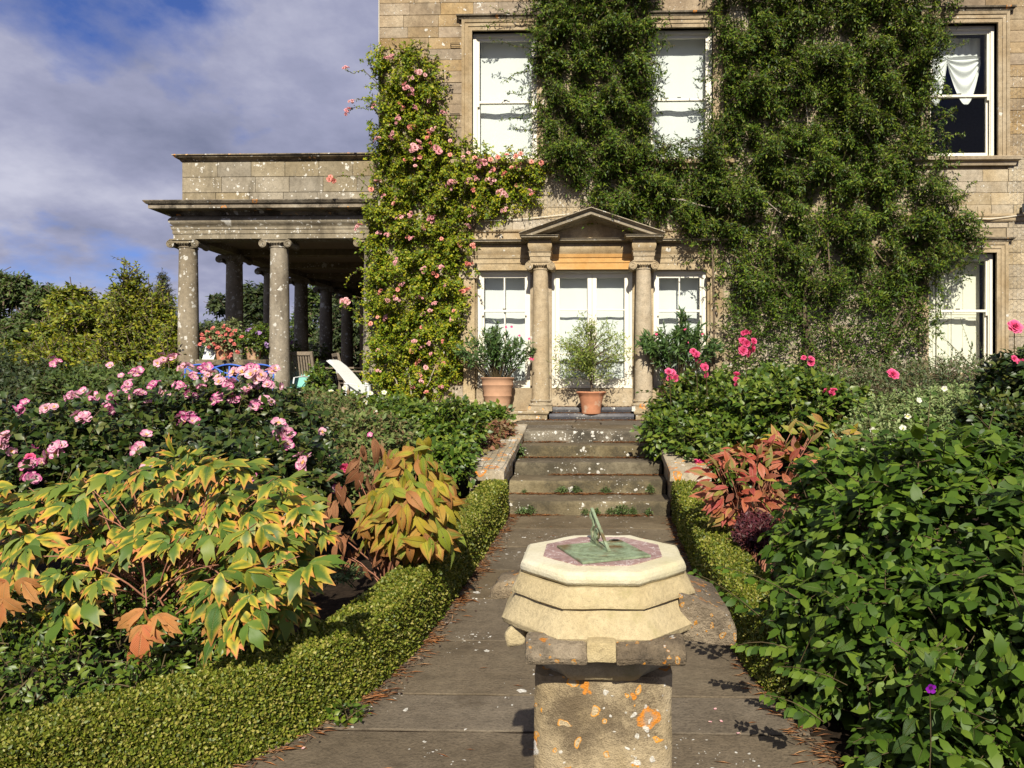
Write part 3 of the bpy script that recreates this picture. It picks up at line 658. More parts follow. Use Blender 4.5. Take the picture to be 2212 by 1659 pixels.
# quoin return at the corner of the house
for z0, z1 in courses:
    pass
def arch_prof(w=MARG, d=0.05):
    return [(0, YF + 0.1), (0, YF - d * .45), (w * .38, YF - d * .45), (w * .38, YF - d * .7), (w * .7, YF - d * .7), (w * .74, YF - d * 1.0), (w, YF - d * 1.25), (w, YF + 0.019)]
def rect(m, x0, x1, z0, z1, y0, y1): return m.box(x0, x1, y0, y1, z0, z1)
def window(key, split_py=None, bars=0, kind='blind', arch=True, sill=True, lab=None):
    x0, x1, z0, z1 = OP[key]; px = (OPEN[key][0] + OPEN[key][1]) / 2
    yb = YF + 0.10; m = MB(); fw = 0.055
    m.frameXZ([(x0, z0), (x0, z1), (x1, z1), (x1, z0)], [(-fw, yb), (0.004, yb), (0.004, yb + 0.14), (-fw, yb + 0.14)])
    m.box(x0 + fw, x1 - fw, yb + 0.002, yb + 0.139, z0, z0 + 0.05)
    m.frameXZ([(x0 + fw, z0 + .05), (x0 + fw, z1 - fw), (x1 - fw, z1 - fw), (x1 - fw, z0 + .05)], [(-0.015, yb + 0.018), (0.002, yb + .018), (.002, yb + .03), (-.015, yb + .03)])
    w = add('window', m.mesh('window_frame', bevel=0.004), M_WHITE, house)
    if lab: w['label'] = lab
    a, b, c, d = x0 + fw + 0.005, x1 - fw - 0.005, z0 + 0.052, z1 - fw - 0.002
    zm = FZp(split_py, px) if split_py else (c + d) / 2
    for nm, s0, s1, ys in (('upper_sash', zm - 0.02, d, yb + 0.032), ('lower_sash', c, zm + 0.02, yb + 0.072)):
        m = MB(); st = 0.042; bt = 0.075 if nm == 'lower_sash' else 0.04; tt = 0.06 if nm == 'upper_sash' else 0.04
        m.box(a, a + st, ys, ys + .038, s0, s1); m.box(b - st, b, ys, ys + .038, s0, s1)
        m.box(a + st, b - st, ys + .001, ys + .037, s0, s0 + bt); m.box(a + st, b - st, ys + .001, ys + .037, s1 - tt, s1)
        xs = [a + st + (b - a - 2 * st) * k / (bars + 1) for k in range(bars + 2)]
        for xx in xs[1:-1]: m.box(xx - .012, xx + .012, ys + .003, ys + .035, s0 + bt, s1 - tt)
        if nm == 'upper_sash':
            for xx in (a + 0.005, b - st): m.box(xx, xx + 0.037, ys - .002, ys + .036, s0 - 0.06, s0 - 0.001)
        add(nm, m.mesh(nm, bevel=0.003), M_WHITE, w)
        for k in range(bars + 1):
            add('pane', MB().box(xs[k] + (.012 if k else 0), xs[k + 1] - (.012 if k < bars else 0), ys + .017, ys + .021, s0 + bt, s1 - tt).mesh('pane'), M_GLASS, w)
        if nm == 'upper_sash': add('sash_catch', MB().box((a + b) / 2 - .03, (a + b) / 2 + .03, ys + .0, ys + .03, s0 + bt + .001, s0 + bt + .02).mesh('catch'), M_BLACK, w)
    yq = yb + 0.27
    if kind == 'blind':
        m = MB(); n = 14; g = []
        for k in range(n + 1):
            xx = a + 0.022 + (b - a - .044) * k / n
            g.append([(xx, yq + 0.008 * math.sin(k * .9 + x0) + .004 * math.sin(k * 2.3), z0 + 0.02), (xx, yq + 0.010 * math.sin(k * .9 + x0), (z0 + z1) / 2), (xx, yq, z1)])
        m.quadstrip(g, closed=False, cap=False); add('roller_blind', m.mesh('blind', smooth=True, angle=180), M_BLIND, w)
    elif kind == 'shutter':
        n = 4; xs = [a + (b - a) * k / n for k in range(n + 1)]
        zs = [c, c + 0.12, c + 0.95, c + 1.03, c + 1.55, c + 1.62, d]
        for k in range(n):
            m = MB(); yy = yq + (0.03 if k in (0, 3) else 0.0); m.box(xs[k] + .004, xs[k + 1] - .004, yy + .012, yy + .04, c, d)
            for za, zb in ((c + .1, c + .9), (c + 1.0, d - .1)):
                m.frameXZ([(xs[k] + .05, za), (xs[k] + .05, zb), (xs[k + 1] - .05, zb), (xs[k + 1] - .05, za)], [(0, yy + .001), (.046, yy + .001), (.046, yy + .0119), (0, yy + .0119)], closed=True)
            add('shutter', m.mesh('shutter', bevel=.003), M_WHITE, w)
    elif kind == 'swag':
        def swag(xa, xb, zt, dip, seed):
            m = MB(); nu, nv = 28, 34; g = []
            for i in range(nu + 1):
                u = i / nu; row = []
                for j in range(nv + 1):
                    v = j / nv; sag = (0.16 + dip * v) * math.sin(math.pi * u) ** 0.9
                    zz = zt - 0.10 * v * (1 - .3 * math.sin(math.pi * u)) - v * sag
                    row.append((xa + (xb - xa) * u, yq + 0.03 - 0.028 * math.sin(v * 26 + 2.2 * u + seed) * (0.5 + .5 * math.sin(math.pi * u)) - .05 * math.sin(math.pi * u), zz))
                g.append(row)
            m.quadstrip(g, closed=False, cap=False); return m
        xm = a + (b - a) * 0.42; zt = d - 0.34
        add('curtain_swag', swag(xm, b - .01, zt, 0.62, 0).mesh('sw', smooth=True, angle=180), M_BLIND, w)
        add('curtain_swag', swag(a, xm, zt, 0.62, 1).mesh('sw', smooth=True, angle=180), M_BLIND, w)
        m = MB(); g = []
        for i in range(41):
            xx = a + (b - a) * i / 40; g.append([(xx, yq + .05 + .012 * math.sin(i * 1.3), zt - .14), (xx, yq + .05 + .008 * math.sin(i * 1.3), d)])
        m.quadstrip(g, closed=False, cap=False); add('curtain_header', m.mesh('ch', smooth=True, angle=180), M_BLIND, w)
    if arch:
        m = MB(); m.frameXZ([(x0, z0), (x0, z1), (x1, z1), (x1, z0)], arch_prof()); add('stone_architrave', m.mesh('arch', bevel=0.0), M_TRIM, w)
        m = MB(); m.sweep([(x0 - MARG - .012, YF + .02), (x0 - MARG - .012, YF - .03), (x1 + MARG + .012, YF - .03), (x1 + MARG + .012, YF + .02)], [(-.02, z1 + MARG + .001), (.035, z1 + MARG + .001), (.05, z1 + MARG + .03), (.075, z1 + MARG + .045), (.08, z1 + MARG + .07), (-.02, z1 + MARG + .085)])
        add('hood_moulding', m.mesh('hood'), M_WEATH, w)
    if sill:
        m = MB(); m.sweep([(x0 - .24, YF + .02), (x0 - .24, YF - .02), (x1 + .24, YF - .02), (x1 + .24, YF + .02)], [(-.02, z0 - .15), (.03, z0 - .15), (.05, z0 - .09), (.10, z0 - .07), (.11, z0 - .02), (.10, z0 - .008), (-.02, z0 - .002)])
        m.box(x0 + .001, x1 - .001, YF - .02, YF + .101, z0 - .05, z0 - 0.001); add('sill', m.mesh('sill', bevel=.004), M_TRIM, w)
    return w
window('w1', 214, 0, 'blind', lab='upper sash window with lowered white blind above the pink climbing rose')
window('w2', 208, 0, 'blind', lab='upper sash window with lowered white blind between two dark creepers')
window('w3', 200, 0, 'swag', lab='upper sash window with dark room and swagged white curtain')
window('w4', 670, 0, 'shutter', sill=True, lab='lower sash window with closed white panelled shutters')
window('sl', 670, 1, 'blind', arch=False, sill=False, lab='narrow sash window beside the garden door, behind the left oleander')
window('sr', 670, 1, 'blind', arch=False, sill=False, lab='narrow sash window beside the garden door, behind the leafy oleander')
def french():
    x0, x1, z0, z1 = OP['door']; yb = YF + 0.06; m = MB(); fw = 0.05
    m.frameXZ([(x0, z0), (x0, z1), (x1, z1), (x1, z0)], [(-fw, yb), (.004, yb), (.004, yb + .14), (-fw, yb + .14)])
    m.frameXZ([(x0, z0), (x0, z1), (x1, z1), (x1, z0)], [(-fw * .45, yb - .02), (.004, yb - .02), (.004, yb - .0005), (-fw * .45, yb - .0005)])
    m.box(x0, x1, yb - .03, yb + .139, z0 - .02, z0 + .06)
    w = add('garden_door', m.mesh('df', bevel=.004), M_WHITE, house); w['label'] = 'cream glazed double door with white blinds in the pedimented surround'
    a, b, c, d = x0 + fw + .004, x1 - fw - .004, z0 + .062, z1 - fw - .003; xm = (a + b) / 2
    for s0, s1 in ((a, xm - .002), (xm + .002, b)):
        m = MB(); ys = yb + .04; st = .075; rails = [c + .1, FZp(765), FZp(668), d - .07]
        m.box(s0, s0 + st, ys, ys + .042, c, d); m.box(s1 - st, s1, ys, ys + .042, c, d); m.box(s0 + st, s1 - st, ys + .001, ys + .041, c, c + .1); m.box(s0 + st, s1 - st, ys + .001, ys + .041, d - .07, d)
        for zz in (FZp(765), FZp(668)): m.box(s0 + st, s1 - st, ys + .004, ys + .038, zz - .011, zz + .011)
        add('door_leaf', m.mesh('leaf', bevel=.004), M_WHITE, w)
        zs = [c + .1, FZp(765), FZp(668), d - .07]
        for k in range(3): add('pane', MB().box(s0 + st, s1 - st, ys + .019, ys + .023, zs[k] + (.011 if k else 0), zs[k + 1] - (.011 if k < 2 else 0)).mesh('pane'), M_GLASS, w)
        m = MB(); g = []
        for k in range(9):
            xx = s0 + .05 + (s1 - s0 - .1) * k / 8; g.append([(xx, ys + .19 + .006 * math.sin(k * 1.1 + s0), c), (xx, ys + .19 + .008 * math.sin(k * 1.3 + s0), (c + d) / 2), (xx, ys + .19, d)])
        m.quadstrip(g, closed=False, cap=False); add('roller_blind', m.mesh('blind', smooth=True, angle=180), M_BLIND, w)
french()

# ---- columns with Ionic capitals (shared by the door surround and the portico)
def column_meshes(rb, rt, h, capH, baseH, vol=1.0, square_base=True):
    m = MB(); prof = []
    for k in range(13):
        s = k / 12; prof.append((rb + (rt - rb) * (s ** 1.5), baseH + (h - capH - baseH) * s))
    prof = [(rb * 1.06, baseH), (rb * 1.06, baseH + .02)] + [(r_, z + .02 if i == 0 else z) for i, (r_, z) in enumerate(prof)] + [(rt * 1.08, h - capH + .005), (rt * 1.08, h - capH + .025), (rt * .98, h - capH + .03)]
    m.lathe(prof, n=28); sh = m.mesh('shaft', smooth=True, angle=30)
    m = MB()
    if square_base: m.box(-rb * 1.36, rb * 1.36, -rb * 1.36, rb * 1.36, 0, baseH * .42)
    m.lathe([(rb * 1.3, baseH * .42 + .001), (rb * 1.36, baseH * .5), (rb * 1.3, baseH * .62), (rb * 1.12, baseH * .68), (rb * 1.1, baseH * .78), (rb * 1.2, baseH * .84), (rb * 1.2, baseH * .92), (rb * 1.05, baseH - .001)], n=28)
    ba = m.mesh('base', smooth=True, angle=35)
    m = MB(); z0 = h - capH + .03; W = rt * 1.42; vr = capH * .46 * vol
    m.lathe([(rt * .97, z0), (rt * 1.16, z0 + capH * .2), (rt * 1.2, z0 + capH * .38), (rt * 1.0, z0 + capH * .42)], n=24)
    m.box(-W * .98, W * .98, -rt * 1.18, rt * 1.18, z0 + capH * .36, h - capH * .15); m.box(-W * 1.08, W * 1.08, -rt * 1.3, rt * 1.3, h - capH * .15 + .001, h)
    for sx in (-1, 1):
        cx, cz = sx * (W + vr * .12), z0 + capH * .22
        prof = [(vr * 1.0, -rt * 1.24), (vr * 1.0, -rt * 1.05), (vr * .72, -rt * .5), (vr * .66, 0), (vr * .72, rt * .5), (vr * 1.0, rt * 1.05), (vr * 1.0, rt * 1.24)]
        m.quadstrip([[(cx + r_ * math.cos(2 * math.pi * k / 18), y, cz + r_ * math.sin(2 * math.pi * k / 18)) for k in range(18)] for r_, y in prof])
        for sy in (-1, 1):
            pts = []
            for k in range(34):
                t_ = k / 33; an = math.pi / 2 - sx * t_ * 4.2 * math.pi; rr = vr * (0.93 - .8 * t_); pts.append((cx + rr * math.cos(an), sy * (rt * 1.24 + .004), cz + rr * math.sin(an)))
            m.tube(pts, [vr * .11 * (1 - .5 * k / 33) for k in range(34)], 5)
            m.quadstrip([[(cx + vr * .16 * q_ * math.cos(2 * math.pi * k / 8), sy * (rt * 1.24 + yy), cz + vr * .16 * q_ * math.sin(2 * math.pi * k / 8)) for k in range(8)] for yy, q_ in ((-.004, 1), (.016, .8))])
    for k in range(5):   # egg-and-dart between the volutes
        m.lathe([(.004, 0), (rt * .12, .01), (rt * .14, capH * .12), (rt * .06, capH * .2)], c=(-rt * .62 + k * rt * .31, -rt * 1.2, z0 + capH * .18), n=8)
    ca = m.mesh('capital', smooth=True, angle=40)
    return sh, ba, ca
PL = 0.895                                   # plinth ledge under the door surround
ZA = FZp(581, 1277, YF - .1)                 # underside of the architrave
YC = YF - 0.20
ZAC = FZp(562, 1277, YC - .16)               # columns rise into the architrave zone
sh, ba, ca = column_meshes(0.150, 0.122, ZAC - PL - .002, 0.145, 0.19)
XC1, XC2 = FXp(1168, YC), FXp(1390, YC)
for xc in (XC1, XC2):
    c = add('column', sh, M_TRIM, house, Matrix.Translation((xc, YC, PL)))
    add('column_base', ba, M_CHEEK, c, Matrix.Translation((xc, YC, PL))); add('capital', ca, M_TRIM, c, Matrix.Translation((xc, YC, PL)))
for pa, pb in ((1003, 1027), (1533, 1558)):
    xa, xb = FXp(pa), FXp(pb); m = MB(); m.box(xa, xb, YF - .07, YF + .0195, PL, ZA - .15); p_ = add('pilaster', m.mesh('pil', bevel=.004), M_TRIM, house)
    m = MB(); m.sweep([(xa, YF + .019), (xa, YF - .07), (xb, YF - .07), (xb, YF + .019)], [(-.01, PL + .001), (.05, PL + .001), (.05, PL + .11), (.035, PL + .12), (.045, PL + .15), (.03, PL + .18), (.003, PL + .19), (-.01, PL + .19)]); add('pilaster_base', m.mesh('pb', smooth=True, angle=40), M_TRIM, p_)
    m = MB(); m.box(xa - .01, xb + .01, YF - .09, YF + .019, ZA - .149, ZA - .003)
    for xx in (xa - .02, xb + .02): m.quadstrip([[(xx + .05 * math.cos(2 * math.pi * k / 14), y, ZA - .10 + .05 * math.sin(2 * math.pi * k / 14)) for k in range(14)] for y in (YF - .105, YF + .01)])
    add('pilaster_capital', m.mesh('pc', smooth=True, angle=40), M_TRIM, p_)
# jamb strips of smooth stone around the openings
def jamb_box(*a): add('jamb_stone', MB().box(*a).mesh('jamb', bevel=.003), M_TRIM, house)
def jamb(pa, pb, ya, yb_, proud=0.0): jamb_box(FXp(pa), FXp(pb), YF - proud, YF + .0195, FZp(yb_), FZp(ya))
jamb(1027.5, 1029.8, 581, 880, .02); jamb(1145.3, 1191.6, 581, 838, .0); jamb(1366.3, 1411.6, 581, 838, 0); jamb(1527.3, 1532.5, 581, 880, .02); jamb(1559, 1562, 497, 880, 0.0); jamb(1000, 1002.6, 497, 880, 0)
jamb_box(FXp(1027.6), FXp(1191.6), YF - .02, YF + .0195, PL - .1, FZp(838.4)); jamb_box(FXp(1366.4), FXp(1532.4), YF - .02, YF + .0195, PL - .1, FZp(838.4))
add('door_apron', MB().box(FXp(1192), FXp(1366), YF - .012, YF + .0195, .9, FZp(840.4)).mesh('apron', bevel=.004), M_TRIM, house)
# entablature: architrave, cushion frieze, cornice, breaking forward over the columns
hw = .165; x_a, x_b = FXp(985), FXp(1570); yf_, yp = YF + .0, YC - .155; yc_ = YF - .055
plan = [(x_a, yf_), (XC1 - hw, yf_), (XC1 - hw, yp), (XC1 + hw, yp), (XC1 + hw, yc_), (XC2 - hw, yc_), (XC2 - hw, yp), (XC2 + hw, yp), (XC2 + hw, yf_), (x_b, yf_)]
z0 = ZA; z1_ = FZp(548, 1277, YF - .1); z2_ = FZp(524, 1277, YF - .1)
ah = z1_ - z0
pa = [(-.02, z0), (.0, z0), (.0, z0 + ah * .42), (.012, z0 + ah * .44), (.012, z0 + ah * .74), (.026, z0 + ah * .77), (.036, z0 + ah * .93), (.04, z1_ - .001), (-.02, z1_ - .001)]
flat = [(x_a, yf_), (XC1, yf_), (XC1, yc_), (XC2, yc_), (XC2, yf_), (x_b, yf_)]
ent = add('entablature', MB().sweep(flat, pa).mesh('architrave'), M_TRIM, house)
for xc_, e0, e1 in ((XC1, yf_, yc_), (XC2, yc_, yf_)):
    rh = z1_ - ZAC; add('column_block', MB().sweep([(xc_ - hw, e0 - .041), (xc_ - hw, yp), (xc_ + hw, yp), (xc_ + hw, e1 - .041)], [(-.02, ZAC), (.0, ZAC), (.0, ZAC + rh * .4), (.012, ZAC + rh * .44), (.014, ZAC + rh * .8), (.034, z1_ - .001), (-.02, z1_ - .001)]).mesh('cblock'), M_TRIM, ent)
pf = [(-.02, z1_)] + [(.004 + .03 * math.sin(math.pi * k / 8), z1_ + (z2_ - z1_) * k / 8) for k in range(9)] + [(-.02, z2_ - .001)]
add('frieze', MB().sweep(plan, pf).mesh('frieze', smooth=True, angle=40), M_TRIM, ent)
zc0 = z2_; zc1 = FZp(506, 1277, YF - .52)
ck = zc1 - zc0; pc_ = [(-.02, zc0), (.03, zc0), (.045, zc0 + ck * .2), (.06, zc0 + ck * .32), (.135, zc0 + ck * .38), (.135, zc0 + ck * .8), (.15, zc0 + ck * .86), (.16, zc1 - .004), (.155, zc1), (-.02, zc1 + .012)]
add('cornice', MB().sweep(plan, pc_).mesh('cornice'), M_TRIMG, ent)
m = MB().box(XC1 + hw + .004, XC2 - hw - .004, yc_ - .0408, yc_ + .02, z0 + .004, z1_ - .003)
lint = add('lintel', MB().sweep([(XC1 + hw + .002, yc_ - .003), (XC2 - hw - .002, yc_ - .003)], [(-.002, z0 - .004)] + [(o + .003, z) for o, z in pa[1:-1]] + [(-.002, z1_ - .004)]).mesh('lintel'), M_LINTEL, ent); lint['label'] = 'orange-stained lintel stone over the garden door'
# upper blocking course beside the pediment
m = MB(); pb_ = [(-.02, zc1 + .02), (.02, zc1 + .02), (.02, zc1 + .13), (.05, zc1 + .15), (.06, zc1 + .18), (-.02, zc1 + .19)]
for q_ in ((x_a, FXp(1150)), (FXp(1404), x_b)): add('blocking_course', MB().sweep([(q_[0], YF), (q_[1], YF)], pb_).mesh('bc'), M_TRIM, ent)
# pediment
ax_, az_ = onY(1277, 448, YF - .52); zE = zc1 + .008; exl, exr = XC1 - hw - .165, XC2 + hw + .165
prk = [(-.105, YF + .019), (-.105, YF - .26), (-.085, YF - .28), (-.085, yp - .09), (-.03, yp - .1), (-.025, yp - .125), (-.005, yp - .15), (.0, yp - .165), (0.012, yp - .16), (.018, YF + .019)]
m = MB(); m.frameXZ([(exl, zE + .02), (ax_, az_), (exr, zE + .02)], prk)
ped = add('pediment', m.mesh('rake'), M_TRIMG, house)
m = MB(); n_ = 1; xl_, xr_ = exl + .16, exr - .16
b_ = len(m.v); sl = (az_ - zE) / (ax_ - exl)
m.quadstrip([[(xl_, y, zE + .012), (xr_, y, zE + .012), (ax_, y, zE + .012 + sl * (ax_ - xl_) - .02)] for y in (yc_ - .005, YF + .018)]); add('tympanum', m.mesh('tymp'), M_TRIM, ped)
# plinth ledge, slate door steps, string courses
m = MB()
for xa, xb in ((FXp(930), FXp(1186)), (FXp(1370), FXp(1620))):
    m.box(xa + .001, xb - .001, YF - .47, YF + .018, .5, PL - .062); m.sweep([(xa, YF - .01), (xa, YF - .47), (xb, YF - .47), (xb, YF - .01)], [(-.1, PL - .06), (.0, PL - .06), (.02, PL - .045), (.03, PL - .015), (.022, PL), (-.46 * 0 - .1, PL)])
    m.box(xa + .09, xb - .09, YF - .38, YF + .017, PL - .06, PL - .001)
add('plinth', m.mesh('plinth'), M_CHEEK, house)
for nm, y0, zt, pa_, pb2 in (('door_step', 11.53, ZL + .105, 1186.5, 1369.5), ('door_step', 11.82, ZL + .205, 1190, 1366)):
    prof = [(y0 + .03, zt - .105), (y0 + .005, zt - .08)] + [(y0 + .03 - .045 * math.cos(a_), zt - .035 + .035 * math.sin(a_)) for a_ in [math.pi * k / 8 - math.pi * .25 for k in range(0, 7)]] + [(YF + .01, zt), (YF + .01, zt - .105)]
    xa, xb = FXp(pa_, y0), FXp(pb2, y0); m = MB(); m.quadstrip([[(xa + (xb - xa) * k / 20, y + random.uniform(-.002, .002), z_ + random.uniform(-.0015, .0015)) for y, z_ in prof] for k in range(21)])
    add(nm, m.mesh('ds', smooth=True, angle=50), M_SLATE, house)
for (pxa, pxb, py) in ((1565, 2400, 470), (2110, 2400, 481)):
    zz = FZp(py, 2150); m = MB().sweep([(FXp(pxa), YF), (FXp(pxb), YF)], [(-.01, zz - .07), (.02, zz - .07), (.035, zz - .045), (.035, zz), (.05, zz + .02), (.05, zz + .05), (-.01, zz + .07)])
    if py == 470: add('string_course', m.mesh('sc'), M_TRIM, house)
m = MB(); m.tube([(XH0 + .02, YF - .02, 3.0), (XH0 + .02, YF - .02, 9.2)], .006, 5); 
add('cable', m.mesh('cable'), M_WHITE, house)
# iron wall ties
m = MB()
for px, py in ((984, 98), (983, 250)):
    x, z = onY(px, py, YF); m.tube([(x - .08, YF - .02, z - .03), (x + .08, YF - .02, z - .03), (x + .08, YF - .02, z + .03), (x - .08, YF - .02, z + .03), (x - .08, YF - .02, z - .03)], .006, 4)
    m.tube([(x - .08, YF + .0, z), (x - .08, YF - .02, z)], .006, 4)
add('wall_tie', m.mesh('tie'), M_BLACK, house)
x, z = onY(2206, 453, YF); lamp = root('wall_floodlight', 'small black floodlight on the house wall beside the dark creeper', 'light', (x, YF, z))
m = MB(); m.box(x - .03, x + .03, YF - .1, YF - .005, z - .03, z + .03); add('bracket', m.mesh('br'), M_BLACK, lamp)
m = MB(); m.quadstrip([[(x + sx * w_, y, z - .02 + sz * h_) for sx, sz in ((-1, -1), (1, -1), (1, 1), (-1, 1))] for y, w_, h_ in ((YF - .1, .05, .035), (YF - .2, .1, .075))]); add('lamp_head', m.mesh('lh', bevel=.006), M_BLACK, lamp)
m = MB(); m.box(x - .085, x + .085, YF - .206, YF - .2005, z - .08, z + .04); add('lens', m.mesh('lens'), M_GLASS, lamp)
# wire netting stretched over the wall
def netting(px0, px1, py0, py1, s=.085):
    m = MB(); x0, z1 = onY(px0, py0, YF); x1, z0 = onY(px1, py1, YF); h = s * .866 * 1.15; r_ = 0; z = z0
    while z < z1:
        x = x0 + (s * .75 if r_ % 2 else 0)
        while x < x1:
            jx, jz = random.uniform(-.006, .006), random.uniform(-.006, .006); y = YF - .02 + random.uniform(-.008, .008)
            c = [(x - s * .5, y, z), (x - s * .25 + jx, y, z + h / 2 + jz), (x + s * .25 + jx, y, z + h / 2), (x + s * .5, y, z)]
            for a, b in zip(c[:-1], c[1:]): m.tube([a, b], .0017, 3, cap=False)
            x += s * 1.5
        z += h / 2; r_ += 1
    return m
nets = netting(2184, 2240, 150, 760); add('wire_netting', nets.mesh('net'), M_WIRE, house)
nets = netting(1130, 1300, 385, 500); add('wire_netting', nets.mesh('net'), M_WIRE, house)
m = MB(); a = ZX(1045, 478, YF - .03); b = ZX(1230, 462, YF - .03); m.tube([a, (a + b) / 2 + Vector((0, 0, -.02)), b], .006, 5); add('cable', m.mesh('cab'), M_WHITE, house); m = MB(); a = ZX(2050, 470, YF - .06); b = ZX(2230, 462, YF - .06); m.tube([a, (a + b) / 2 + Vector((0, 0, -.05)), b], .006, 5)
add('cable', m.mesh('cab'), M_WHITE, house)

# ------------------------------------------------------------------ the portico
YP = 12.58; BAY = 1.62; ZFL = 0.93
XP = onY(407, 800, YP)[0]; XP2 = onY(604, 800, YP)[0]; XP3 = onY(806, 800, YP)[0]
portico = root('portico', 'open stone portico with Ionic columns and parapet on the left flank of the house', 'portico', (XP, YP, .7))
ZAR = onY(407, 516, YP - .17)[1]; Zfr = onY(407, 488, YP - .19)[1]; Zco = onY(407, 466, YP - .2)[1]; Zct = onY(407, 431, YP - .5)[1]; Zpp = onY(407, 350, YP - .1)[1]; Zpt = onY(407, 333, YP - .2)[1]
psh, pba, pca = column_meshes(0.178, 0.152, ZAR - ZFL - .002, 0.15, 0.16)
cols = [(XP, YP + k * BAY) for k in range(6)] + [(XP2, YP), (XP3, YP)]
for i, (x, y) in enumerate(cols):
    c = add('column', psh, M_COLUMN, portico, Matrix.Translation((x, y, ZFL)))
    add('column_base', pba, M_COLUMN, c, Matrix.Translation((x, y, ZFL))); add('capital', pca, M_PORT, c, Matrix.Translation((x, y, ZFL)))
o = .17; yb_ = YP + 5 * BAY + 1.4
px_r = XH0 - .01
# entablature as an L-shaped beam: front run and left side run
def run(prof):
    m = MB(); m.sweep([(XP - o, yb_), (XP - o, YP - o), (px_r, YP - o)], [(q, z) for q, z in prof], out=-1)
    return m
ar = Zfr - ZAR
# travel goes towards -y then +x; outward is to the right of travel for the front run, so flip the sign of out
def runp(prof, name, mat, parent, smooth=False):
    m = MB(); m.sweep([(XP - o, yb_), (XP - o, YP - o), (px_r, YP - o)], prof, out=1); return add(name, m.mesh(name, smooth=smooth, angle=40), mat, parent)
e = runp([(-.34, ZAR), (.0, ZAR), (.0, ZAR + ar * .36), (.012, ZAR + ar * .39), (.012, ZAR + ar * .68), (.024, ZAR + ar * .71), (.03, ZAR + ar * .9), (.045, Zfr - .001), (-.34, Zfr - .001)], 'entablature', M_PORT, portico)
runp([(-.34, Zfr)] + [(.0 + .065 * math.sin(math.pi * k / 8), Zfr + (Zco - Zfr) * k / 8) for k in range(9)] + [(-.34, Zco - .001)], 'frieze', M_PORT, e, True)
ch = Zct - Zco
runp([(-.34, Zco), (.03, Zco), (.06, Zco + ch * .2), (.09, Zco + ch * .3), (.28, Zco + ch * .36), (.28, Zco + ch * .66), (.31, Zco + ch * .72), (.34, Zco + ch * .9), (.345, Zct - .01), (.33, Zct), (-.34, Zct + .06)], 'cornice', M_WEATH, e)
# parapet of ashlar blocks with coping
xpl = onY(393, 380, YP - .1)[0]; yp0 = YP - .1
par = add('parapet', MB().box(xpl + .01, px_r, yp0 + .02, yp0 + .4, Zct + .0, Zpp).mesh('parapet'), M_ASHD, portico)
hz = [(Zct + .02, Zct + .02 + (Zpp - Zct) * .26), (Zct + .02 + (Zpp - Zct) * .26, Zct + .02 + (Zpp - Zct) * .62), (Zct + .02 + (Zpp - Zct) * .62, Zpp)]
for ci, (za, zb) in enumerate(hz):
    n = 6; off = [.0, .35, .1][ci]; xs = [xpl] + [xpl + (px_r - xpl) * (k + off * (0.5 if k else 0)) / n for k in range(1, n)] + [px_r]
    for k in range(n):
        g = .003; c_ = .005; y = yp0 + random.uniform(-.003, .003); x0, x1 = xs[k] + g, xs[k + 1] - g; m = MB()
        m.quadstrip([[(x0, yp0 + .35, za + g), (x1, yp0 + .35, za + g), (x1, yp0 + .35, zb - g), (x0, yp0 + .35, zb - g)], [(x0, y + c_, za + g), (x1, y + c_, za + g), (x1, y + c_, zb - g), (x0, y + c_, zb - g)], [(x0 + c_, y, za + g + c_), (x1 - c_, y, za + g + c_), (x1 - c_, y, zb - g - c_), (x0 + c_, y, zb - g - c_)]])
        add('stone_block', m.mesh('pblock'), M_PORT, par)
m = MB(); m.sweep([(xpl, yp0 + .42), (xpl, yp0), (px_r, yp0)], [(-.4, Zpp + .001), (.01, Zpp + .001), (.03, Zpp + .03), (.09, Zpp + .06), (.10, Zpp + .1), (.12, Zpt - .02), (.115, Zpt), (-.4, Zpt + .04)], out=1)
add('coping', m.mesh('coping'), M_WEATH, par)
m = MB(); m.box(xpl - .02, xpl + .38, yp0 + .43, yb_, Zct + .01, Zpp - .3); add('side_parapet', m.mesh('sp'), M_PORT, portico)
add('ceiling', MB().box(XP + .18, px_r - .001, YP + .18, yb_ - .01, ZAR + .12, ZAR + .3).mesh('ceil'), plain('portico_ceiling_plaster', (0.26, 0.20, 0.14)), portico)
m = MB()
for k in range(1, 6): m.box(XP + .18, px_r - .002, YP + k * BAY - .1, YP + k * BAY + .1, ZAR - .0, ZAR + .119)
add('ceiling_beam', m.mesh('cb'), M_PORT, portico)
add('roof', MB().box(XP - .1, px_r - .003, YP + .36, yb_ - .02, Zct + .001, Zct + .12).mesh('proof'), M_WEATH, portico)
add('end_wall', MB().box(XP - .1, px_r, yb_ + .001, yb_ + .3, .6, Zct).mesh('ew'), M_ASH, portico)
m = MB().box(XP - .5, px_r + .0, YP - .42, yb_ - .01, .5, ZFL - .001)
fl = add('floor', m.mesh('pfloor', bevel=.02), M_STEP, portico)
